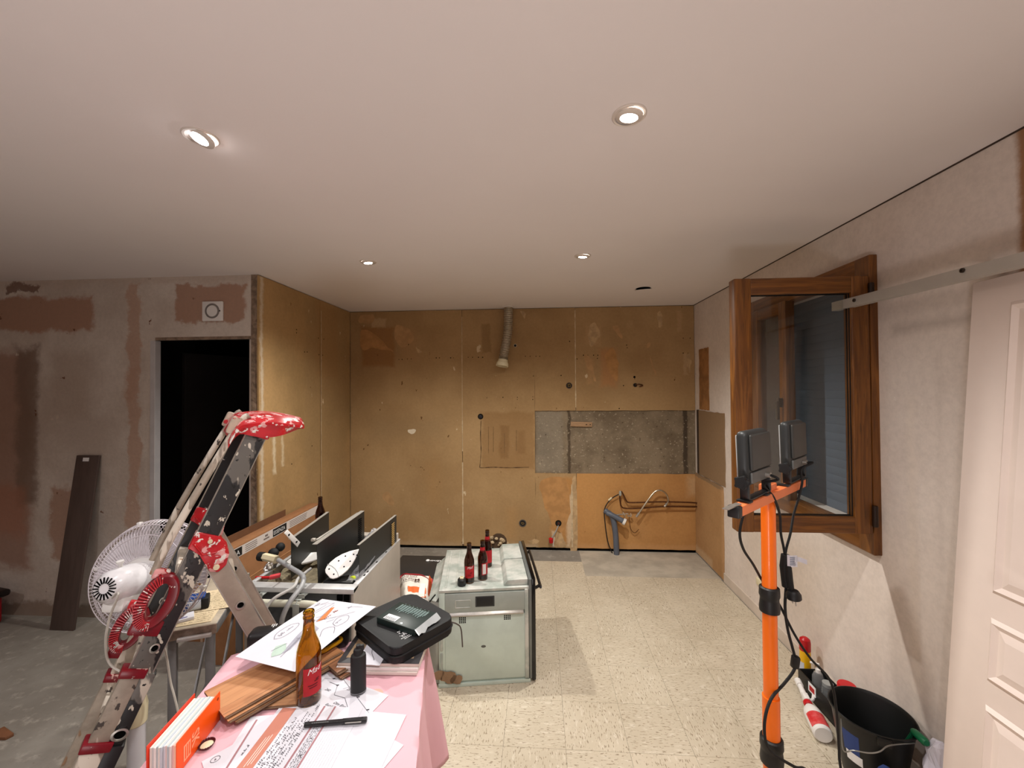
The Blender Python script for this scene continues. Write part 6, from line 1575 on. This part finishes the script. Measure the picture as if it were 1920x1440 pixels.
# ------------------------------------------------------------------ work light on an orange telescopic tripod
W0, W1 = V((.573, 1.22, 1.372)), V((1.035, 1.668, 1.356))
wd = (W1 - W0).normalized(); wn_ = V((wd.y, -wd.x, 0)).normalized()       # side facing the camera
PX, PY = .788, 1.45
T = thing('tripod_work_light', 'orange telescopic tripod with two dark flood lamps switched off by the window', 'work light', (PX, PY, 0))
og = mat('tripod_orange', (252, 116, 12), .38, var=.04, coat=.2); ogs = mat('lit_bar_orange', (236, 128, 74), .45, var=.06)  # cross bar turned salmon: ceiling light put into its orange
hs = mat('lamp_housing', (58, 60, 60), .42, .3, var=.08); hb_ = mat('lamp_back', (66, 66, 64), .5, .2, var=.06)
MB().bar(W0 + V((0, 0, -.012)), W1 + V((0, 0, -.012)), .030, .030, bev=.003).build('cross_bar', ogs, T)
for e, s_ in ((W0, -1), (W1, 1)): MB().bar(e + V((0, 0, -.012)) - wd * .004 * s_, e + V((0, 0, -.012)) + wd * .022 * s_, .034, .034, bev=.004).build('bar_cap', M['black_plastic'], T)
MB().box((PX, PY, 1.372), (.07, .036, .034), rotz(math.atan2(wd.y, wd.x)), bev=.004).build('bar_saddle', ogs, T)
MB().lathe([(.0225, .62), (.0225, 1.345)], Matrix.Translation((PX, PY, 0)), 24).build('upper_pole', og, T)
MB().lathe([(.0265, .20), (.0265, .66)], Matrix.Translation((PX, PY, 0)), 24).build('lower_pole', og, T)
def zpx(py): return at(1441, py, y=PY).z
c1, c2 = zpx(1122), zpx(1404)
for zc_ in (c1, c2):
    r = .032 if zc_ == c1 else .036
    MB().lathe([(r - .006, -.045), (r - .001, -.043), (r, -.03), (r - .003, -.004), (r - .003, .004), (r, .012), (r - .001, .038), (r - .006, .042)], Matrix.Translation((PX, PY, zc_)), 28).build('clamp_collar', M['black_plastic'], T)
MB().lathe([(.036, .16), (.04, .17), (.04, .24), (.036, .25)], Matrix.Translation((PX, PY, 0)), 24).build('leg_hub', M['black_plastic'], T)
for k in range(3):
    a = 2 * PI * k / 3 + .5; d = V((math.cos(a), math.sin(a), 0))
    mb = MB(); mb.bar(V((PX, PY, .23)) + d * .035, V((PX, PY, .016)) + d * .42, .024, .012, bev=.003); l_ = mb.build('tripod_leg', og, T)
    MB().box(V((PX, PY, .0125)) + d * .42, (.04, .03, .018), rotz(a), bev=.005).build('rubber_foot', M['black_rubber'], l_)
def head(tpos, hname, hh, yaw=0., lean=.02):
    b = W0.lerp(W1, tpos) + V((0, 0, .022))
    d = (wd.to_2d().to_3d()).normalized(); d = Matrix.Rotation(yaw, 3, 'Z') @ d; n = V((d.y, -d.x, 0)); up = (V((0, 0, 1)) + n * -lean).normalized()
    w2 = .093
    o = b - d * w2 - n * .022 + up * .028
    MB().obox(o, d * (2 * w2), n * .036, up * hh, bev=.016, seg=4).build('lamp_housing', hs, T)
    MB().obox(o + d * .010 + n * .0345 + up * .048, d * (2 * w2 - .020), n * .010, up * (hh - .058), bev=.006, seg=3).build('back_plate', hb_, T)
    MB().obox(o + d * .010 + n * .0345 + up * .010, d * (2 * w2 - .020), n * .008, up * .034, bev=.004).build('cable_box', M['grey_plastic'] if False else mat('cable_box_' + hname, (98, 98, 96), .5, .2, var=.05), T)
    MB().obox(o + d * .012 - n * .0015 + up * .014, d * (2 * w2 - .024), n * .003, up * (hh - .028), bev=.004).build('front_glass', mat('lamp_glass_' + hname, (170, 172, 170), .15, var=0), T)
    for s_ in (-1, 1):
        q = b + d * (s_ * w2 * .98)
        MB().bar(q + V((0, 0, -.012)), q + up * .055, .012, .026, up=n, bev=.002).build('yoke_arm', M['black_plastic'], T)
    MB().obox(b - d * w2 - n * .012 + V((0, 0, -.014)), d * (2 * w2), n * .024, (0, 0, .005), bev=.001).build('yoke_base', M['black_plastic'], T)
    k_ = b - d * (w2 + .010) + up * .045 + n * .002
    mb = MB(); A = axm(k_ - d * .012, -d); n_ = 30
    mb.prism([A @ V(((.019 + .004 * math.cos(5 * 2 * PI * i / n_)) * math.cos(2 * PI * i / n_), (.019 + .004 * math.cos(5 * 2 * PI * i / n_)) * math.sin(2 * PI * i / n_), -.004)) for i in range(n_)], -d * .014, bev=.002)
    mb.build('star_knob', M['black_rubber'], T)
    g = o + d * (w2 * 1.30) + n * .040 + up * .024
    MB().tube([g, g + n * .016], .009, 10).build('cable_gland', M['alu'], T)
    return g + n * .016, n
g1, n1_ = head(.25, 'near', .168, 0, .03)
g2, n2_ = head(.87, 'far', .184, 0, .02)
mb = MB(); q = W0.lerp(W1, .42) + V((0, 0, .085)) - wn_ * .02; mb.tube([q, q + wd * .06], .006, 8); mb.build('hook', M['black_plastic'], T)
mb = MB(); q = W0 + V((-.03, -.01, .004)); mb.bar(W0 + V((.0, 0, .006)) - wd * .075 - wn_ * .0, W0 + V((0, 0, .006)) + wd * .02, .016, .003); mb.build('metal_tongue', M['alu'], T)
for t_ in (.10, .33, .66, .95):
    q = W0.lerp(W1, t_) + V((0, 0, .004)); MB().obox(q - wd * .012 - wn_ * .02, wd * .024, wn_ * .04, (0, 0, .006), bev=.002).build('slide_clip', M['black_plastic'], T)
cab = M['black_rubber']
C_ = lambda x, y, d=1.47: at(x, y, y=d)
def cable(pts, r=.0042, nm='lamp_cable'): return MB().tube(cat(pts, 7), r, 8).build(nm, cab, T)
cable([g1, g1 + n1_ * .02 + V((0, 0, -.01)), C_(1432, 908, 1.36), C_(1450, 932, 1.40), C_(1462, 965, 1.45), C_(1464, 1000, 1.47), C_(1470, 1030, 1.48), C_(1474, 1060, 1.48)])
cable([g2, g2 + n2_ * .012 + V((.004, -.002, .002)), C_(1503, 880, 1.59), C_(1504, 905, 1.58), C_(1497, 935, 1.57), C_(1488, 965, 1.54), C_(1482, 1000, 1.50), C_(1474, 1030, 1.49), C_(1470, 1060, 1.49)])
cable([W0.lerp(W1, .16) - wn_ * .01 + V((0, 0, -.03)), C_(1394, 965, 1.33), C_(1387, 1000, 1.34), C_(1394, 1030, 1.37), C_(1412, 1058, 1.42), C_(1430, 1090, 1.49), C_(1445, 1110, 1.50), C_(1462, 1135, 1.49), C_(1490, 1190, 1.48), C_(1520, 1235, 1.48), C_(1556, 1275, 1.48), C_(1568, 1330, 1.48), C_(1573, 1400, 1.48), C_(1578, 1450, 1.48), V((1.05, 1.42, .10)), V((.98, 1.3, .006))])
cable([C_(1474, 1100, 1.48), C_(1472, 1140, 1.48), C_(1477, 1180, 1.48), C_(1486, 1215, 1.48), C_(1492, 1240, 1.48), C_(1488, 1258, 1.47), C_(1470, 1282, 1.45), C_(1446, 1310, 1.41), C_(1434, 1350, 1.39), C_(1436, 1392, 1.385), C_(1452, 1415, 1.39), C_(1490, 1438, 1.40), C_(1520, 1455, 1.42), V((1.0, 1.45, .18)), V((1.02, 1.35, .006))], .0048)
MB().box(C_(1491, 1241, 1.48), (.024, .02, .042), eul(0, .15, 0), bev=.005).build('cable_joint', M['black_plastic'], T)
mb = MB(); mb.tube([C_(1473, 1040, 1.48), C_(1472, 1062, 1.48), C_(1474, 1100, 1.48)], [.014, .017, .013], 12); mb.build('cable_bundle', cab, T)
mb = MB(); mb.tube([C_(1478, 1060, 1.465), C_(1480, 1085, 1.465), C_(1484, 1108, 1.465)], [.010, .011, .009], 10); mb.build('plug_lead', cab, T)
pq = C_(1488, 1117, 1.46); A = axm(pq, (.08, .0, -1))
MB().lathe([(.006, -.022), (.016, -.018), (.023, -.006), (.0235, .008), (.021, .011), (0, .011)], A, 24).build('mains_plug', M['black_plastic'], T)
for s_ in (-1, 1): MB().tube([A @ V((.0095 * s_, 0, .010)), A @ V((.0095 * s_, 0, .030))], .0024, 8).build('plug_pin', M['alu'], T)
tg0 = C_(1476, 1040, 1.46)
mb = MB(); mb.grid(lambda s, t: tg0 + V((.036 * s, -.004 * math.sin(s * 5), -.040 * t - .004 * s)), 6, 4, (0, .0006, 0)); tg_ = mb.build('care_tag', M['paper'], T)
mb = MB(); mb.grid(lambda s, t: tg0 + V((.034 + .03 * s, .002 + .006 * math.sin(s * 4), -.008 - .016 * t - .008 * s)), 6, 3, (0, .0006, 0)); mb.build('care_tag', M['paper'], T)
mb = MB()
for k in range(5): mb.obox(tg0 + V((.006, -.0045, -.010 - k * .006)), (.022 * random.uniform(.6, 1), 0, 0), (0, -.0003, 0), (0, 0, .0026))
mb.build('tag_print', mat('tag_print', (120, 130, 150), .8, var=0), T, smooth=0, kind='stuff')

# small white wall plate low behind the pole
p = at(1425, 1092, x=XR); T = thing('wall_outlet', 'small pale outlet flap on the right wall just behind the orange pole', 'outlet', p)
MB().box((XR - .006, p.y, p.z), (.012, .07, .05), bev=.003).build('plate', M['cream_plastic'], T)

# ------------------------------------------------------------------ cleaning corner
BX, BY, BH = 1.455, 1.895, .285
T = thing('bucket', 'black plastic bucket with a wire handle on the floor by the right wall', 'bucket', (BX, BY, .003))
bk = mat('bucket_black', (17, 18, 18), .42, var=.12)
A = Matrix.Translation((BX, BY, .003))
MB().lathe([(0, .0), (.100, 0), (.104, .004), (.140, BH - .03), (.142, BH - .012), (.150, BH - .010), (.152, BH), (.147, BH + .002), (.139, BH - .012), (.100, .010), (0, .009)], A, 48, cap=False).build('bucket_shell', bk, T)
for k, sgn in ((0, 1), (1, -1)):
    a = math.radians(-112) + (PI if sgn < 0 else 0)
    MB().box((BX + .150 * math.cos(a), BY + .150 * math.sin(a), BH - .018), (.016, .05, .036), rotz(a), bev=.006).build('handle_lug', bk, T)
a0 = math.radians(-112); e0 = V((math.cos(a0), math.sin(a0), 0)); 
h0, h1 = at(1574, 1397, y=1.77), at(1668, 1400, y=1.73)
mb = MB(); mb.tube(cat([V((BX - .148, BY - .03, BH - .015)), h0 + V((0, -.02, 0)), at(1600, 1407, y=1.72), at(1630, 1412, y=1.71), at(1650, 1409, y=1.71), at(1668, 1398, y=1.725), V((BX + .06, BY - .14, BH - .012))], 6), .0026, 7); mb.build('wire_handle', mat('handle_wire', (150, 150, 146), .35, .8, var=.05), T)
am = math.radians(-160)
MB().grid(lambda s, t: V((BX + (.1225 + .012 * t + .0012) * math.cos(am - .25 + .5 * s), BY + (.1225 + .012 * t + .0012) * math.sin(am - .25 + .5 * s), .003 + .135 + .09 * t)), 8, 4).build('blue_sticker', mat('sticker_blue', (40, 64, 124), .6, var=.1), T)
MB().grid(lambda s, t: V((BX + (.1175 + .006 * t + .0014) * math.cos(am - .18 + .5 * s), BY + (.1175 + .006 * t + .0014) * math.sin(am - .18 + .5 * s), .003 + .098 + .04 * t)), 8, 4).build('white_sticker', M['white_print'], T)
# spray bottle lying on the tiles
s0, s1 = V((1.355, 2.05, .045)), V((1.452, 2.40, .045))
d = (s1 - s0).normalized()
T = thing('trigger_sprayer', 'white trigger spray bottle with a red label lying beside the black bucket', 'spray bottle', (s0 + s1) / 2)
A = axm(s0, d, V((0, 0, 1)))
MB().lathe([(0, 0), (.036, 0), (.042, .006), (.042, .13), (.036, .155), (.018, .185), (.014, .19), (.014, .205)], A @ Matrix.Diagonal((1, .95, 1, 1)), 28).build('bottle_body', M['white_plastic'], T)
R = .0425
MB().grid(lambda s, t: A @ V((R * math.cos(-1.2 + 2.6 * s + PI * .5), R * .955 * math.sin(-1.2 + 2.6 * s + PI * .5), .018 + .085 * t)), 12, 4).build('red_label', mat('spray_label', (200, 40, 44), .5, var=.2, vs=30, c2=(214, 90, 90)), T)
MB().lathe([(.020, .188), (.021, .190), (.021, .212), (.018, .216)], A, 20).build('red_collar', M['red_plastic'], T)
mb = MB(); mb.obox(A @ V((-.014, -.016, .212)), (A.to_3x3() @ V((.028, 0, 0))), (A.to_3x3() @ V((0, .040, 0))), d * .05, bev=.006); mb.tube([A @ V((0, .004, .255)), A @ V((0, .012, .33))], [.015, .012], 14); mb.tube([A @ V((0, .012, .325)), A @ V((0, .014, .365))], .017, 12)
mb.build('spray_head', M['white_plastic'], T)
mb = MB(); mb.tube(cat([A @ V((-.012, -.005, .235)), A @ V((-.035, -.002, .250)), A @ V((-.050, .0, .285))], 4), .008, 8); mb.build('trigger', M['white_plastic'], T)
# black crate against the wall with its bottles
T = thing('black_crate', 'low black plastic tray along the wall behind the bucket', 'tray', (1.545, 2.25, .003))
x0, x1, y0, y1, hz = 1.478, 1.605, 2.05, 2.44, .100
for a, b, c, e, nm in ((x0, x1, y0, y1, 'tray_floor'), ):
    MB().box(((a + b) / 2, (c + e) / 2, .007), (b - a, e - c, .008), bev=.002).build(nm, M['black_plastic'], T)
for (a, b, c, e) in ((x0, x0 + .006, y0, y1), (x1 - .006, x1, y0, y1), (x0 + .006, x1 - .006, y0, y0 + .006), (x0 + .006, x1 - .006, y1 - .006, y1)):
    MB().box(((a + b) / 2, (c + e) / 2, .003 + hz / 2), (b - a, e - c, hz), bev=.002).build('tray_side', M['black_plastic'], T)
MB().box((x0 - .0008, 2.32, .07), (.0012, .06, .05)).build('white_label', M['white_print'], T); MB().box((x0 - .0018, 2.32, .068), (.001, .04, .026)).build('red_mark', M['red_plastic'], T)
T = thing('silicone_can', 'tall yellow and grey spray can with a red cap against the right wall', 'spray can', (1.556, 2.50, .003))
A = Matrix.Translation((1.556, 2.50, .003))
MB().lathe([(0, 0), (.027, 0), (.028, .003), (.028, .165), (.028, .17)], A, 24, cap=False).build('can_body', mat('can_yellow', (240, 186, 20), .35, var=.05), T)
MB().grid(lambda s, t: A @ V((.0284 * math.cos(PI * .85 + 1.3 * s), .0284 * math.sin(PI * .85 + 1.3 * s), .004 + .10 * t)), 8, 2).build('grey_panel', mat('can_grey', (196, 200, 210), .35, var=.05), T)
MB().lathe([(.0283, .168), (.029, .17), (.029, .215), (.026, .232), (.015, .241), (0, .242)], A, 24, cap=False).build('red_cap', M['red_plastic'], T)
T = thing('pump_bottle', 'small clear pump bottle with a white nozzle in the black tray', 'pump bottle', (1.552, 2.385, .012))
A = Matrix.Translation((1.552, 2.385, .012))
MB().lathe([(0, 0), (.026, 0), (.028, .004), (.028, .085), (.02, .105), (.011, .11), (.011, .12)], A, 24).build('bottle_body', mat('clear_plastic', (232, 232, 232), .08, var=0, trans=.85, ior=1.3), T)
MB().lathe([(.013, .108), (.013, .128), (.006, .130), (.004, .150), (0, .152)], A, 16).build('pump_collar', M['white_plastic'], T); MB().bar(A @ V((.008, 0, .152)), A @ V((-.035, .01, .156)), .012, .009, bev=.002).build('nozzle', M['white_plastic'], T)
T = thing('glass_jar', 'small clear jar in the black tray nearer the bucket', 'jar', (1.552, 2.30, .012))
A = Matrix.Translation((1.553, 2.31, .012))
MB().lathe([(0, 0), (.026, 0), (.029, .004), (.029, .075), (.024, .085), (.024, .1)], A, 24).build('jar_body', mat('clear_plastic_b', (226, 228, 228), .06, var=0, trans=.85, ior=1.3), T); MB().lathe([(.0255, .086), (.0255, .104), (0, .105)], A, 20).build('jar_lid', M['grey_plastic'], T)
T = thing('red_capped_bottle', 'black bottle with a wide red cap in the tray just behind the bucket', 'bottle', (1.515, 2.13, .012))
A = Matrix.Translation((1.520, 2.125, .012))
MB().lathe([(0, 0), (.036, 0), (.038, .004), (.038, .18), (.034, .195)], A, 24).build('bottle_body', M['black_plastic'], T); MB().lathe([(.035, .190), (.040, .193), (.040, .222), (.036, .228), (0, .229)], A, 28).build('red_cap', M['red_plastic'], T)
T = thing('grey_sponge', 'grey blue scouring sponge on the black tray edge by the wall', 'sponge', (1.60, 2.09, .11))
mb = MB(); mb.sphere((1.588, 2.10, .135), (.05, .07, .05), 16)
for v in mb.bm.verts: v.co += noise.noise_vector(v.co * 45) * .012
mb.build('sponge', mat('sponge_grey', (78, 92, 106), .9, var=.3, vs=60, bump=.6), T)
# blue cloth, clear bag, green brush between bucket and door
T = thing('blue_cloth', 'folded blue cleaning cloth leaning on the front of the bucket', 'cloth', (1.42, 1.68, .003))
mb = MB(); 
def blue(s, t):
    a = V((1.285 + .21 * s, 1.66 + .03 * math.sin(s * 6), .005)); h = .185 * (1 - abs(2 * s - .95) ** 1.2) + .01
    return a + V((.0, .055 * t + .012 * math.sin(s * 9 + t * 4), h * t))
mb.grid(blue, 18, 12, (0, -.004, 0)); mb.build('cloth_fold', mat('cloth_blue', (44, 66, 122), .9, var=.12, bump=.3, bs=40), T, smooth=60)
T = thing('clear_bag', 'crumpled clear plastic bag between the bucket and the leaning door', 'bag', (1.545, 1.68, .003))
mb = MB(); mb.sphere((1.56, 1.69, .175), (.11, .12, .34), 24)
for v in mb.bm.verts: v.co += noise.noise_vector(v.co * 16) * .028 + noise.noise_vector(v.co * 48) * .010; v.co.z = max(v.co.z, .004)
mb.build('bag_film', mat('milky_film', (226, 222, 232), .2, var=0, trans=.3, ior=1.2), T, smooth=0)
T = thing('green_brush', 'dark green brush standing in the bucket with its handle over the rim', 'brush', (BX, BY, .03))
a, b = at(1716, 1374, y=1.775), at(1738, 1394, y=1.715)
MB().tube([a + (a - b) * .2, a, a.lerp(b, .85), b], [.010, .015, .016, .010], 12).build('handle', mat('brush_green', (14, 104, 66), .4, var=.08), T)
MB().tube([V((BX + .03, BY - .02, .03)), a + (a - b) * .1], .008, 8).build('brush_stem', mat('brush_green_b', (14, 90, 58), .4, var=.08), T)
# a curl of bark-brown offcut on the concrete at the edge of the view
p = at(4, 1384, z=0)
o = MB().prism([p + V((-.09, -.02, .0)), p + V((.035, -.012, 0)), p + V((.045, .014, 0)), p + V((-.06, .05, 0))], (0, 0, .016), bev=.003).build('wood_offcut', mat('offcut_brown', (120, 76, 48), .8, var=.2)); tag(o, 'small brown wood offcut on the concrete floor at the far side of the ladder', 'offcut')
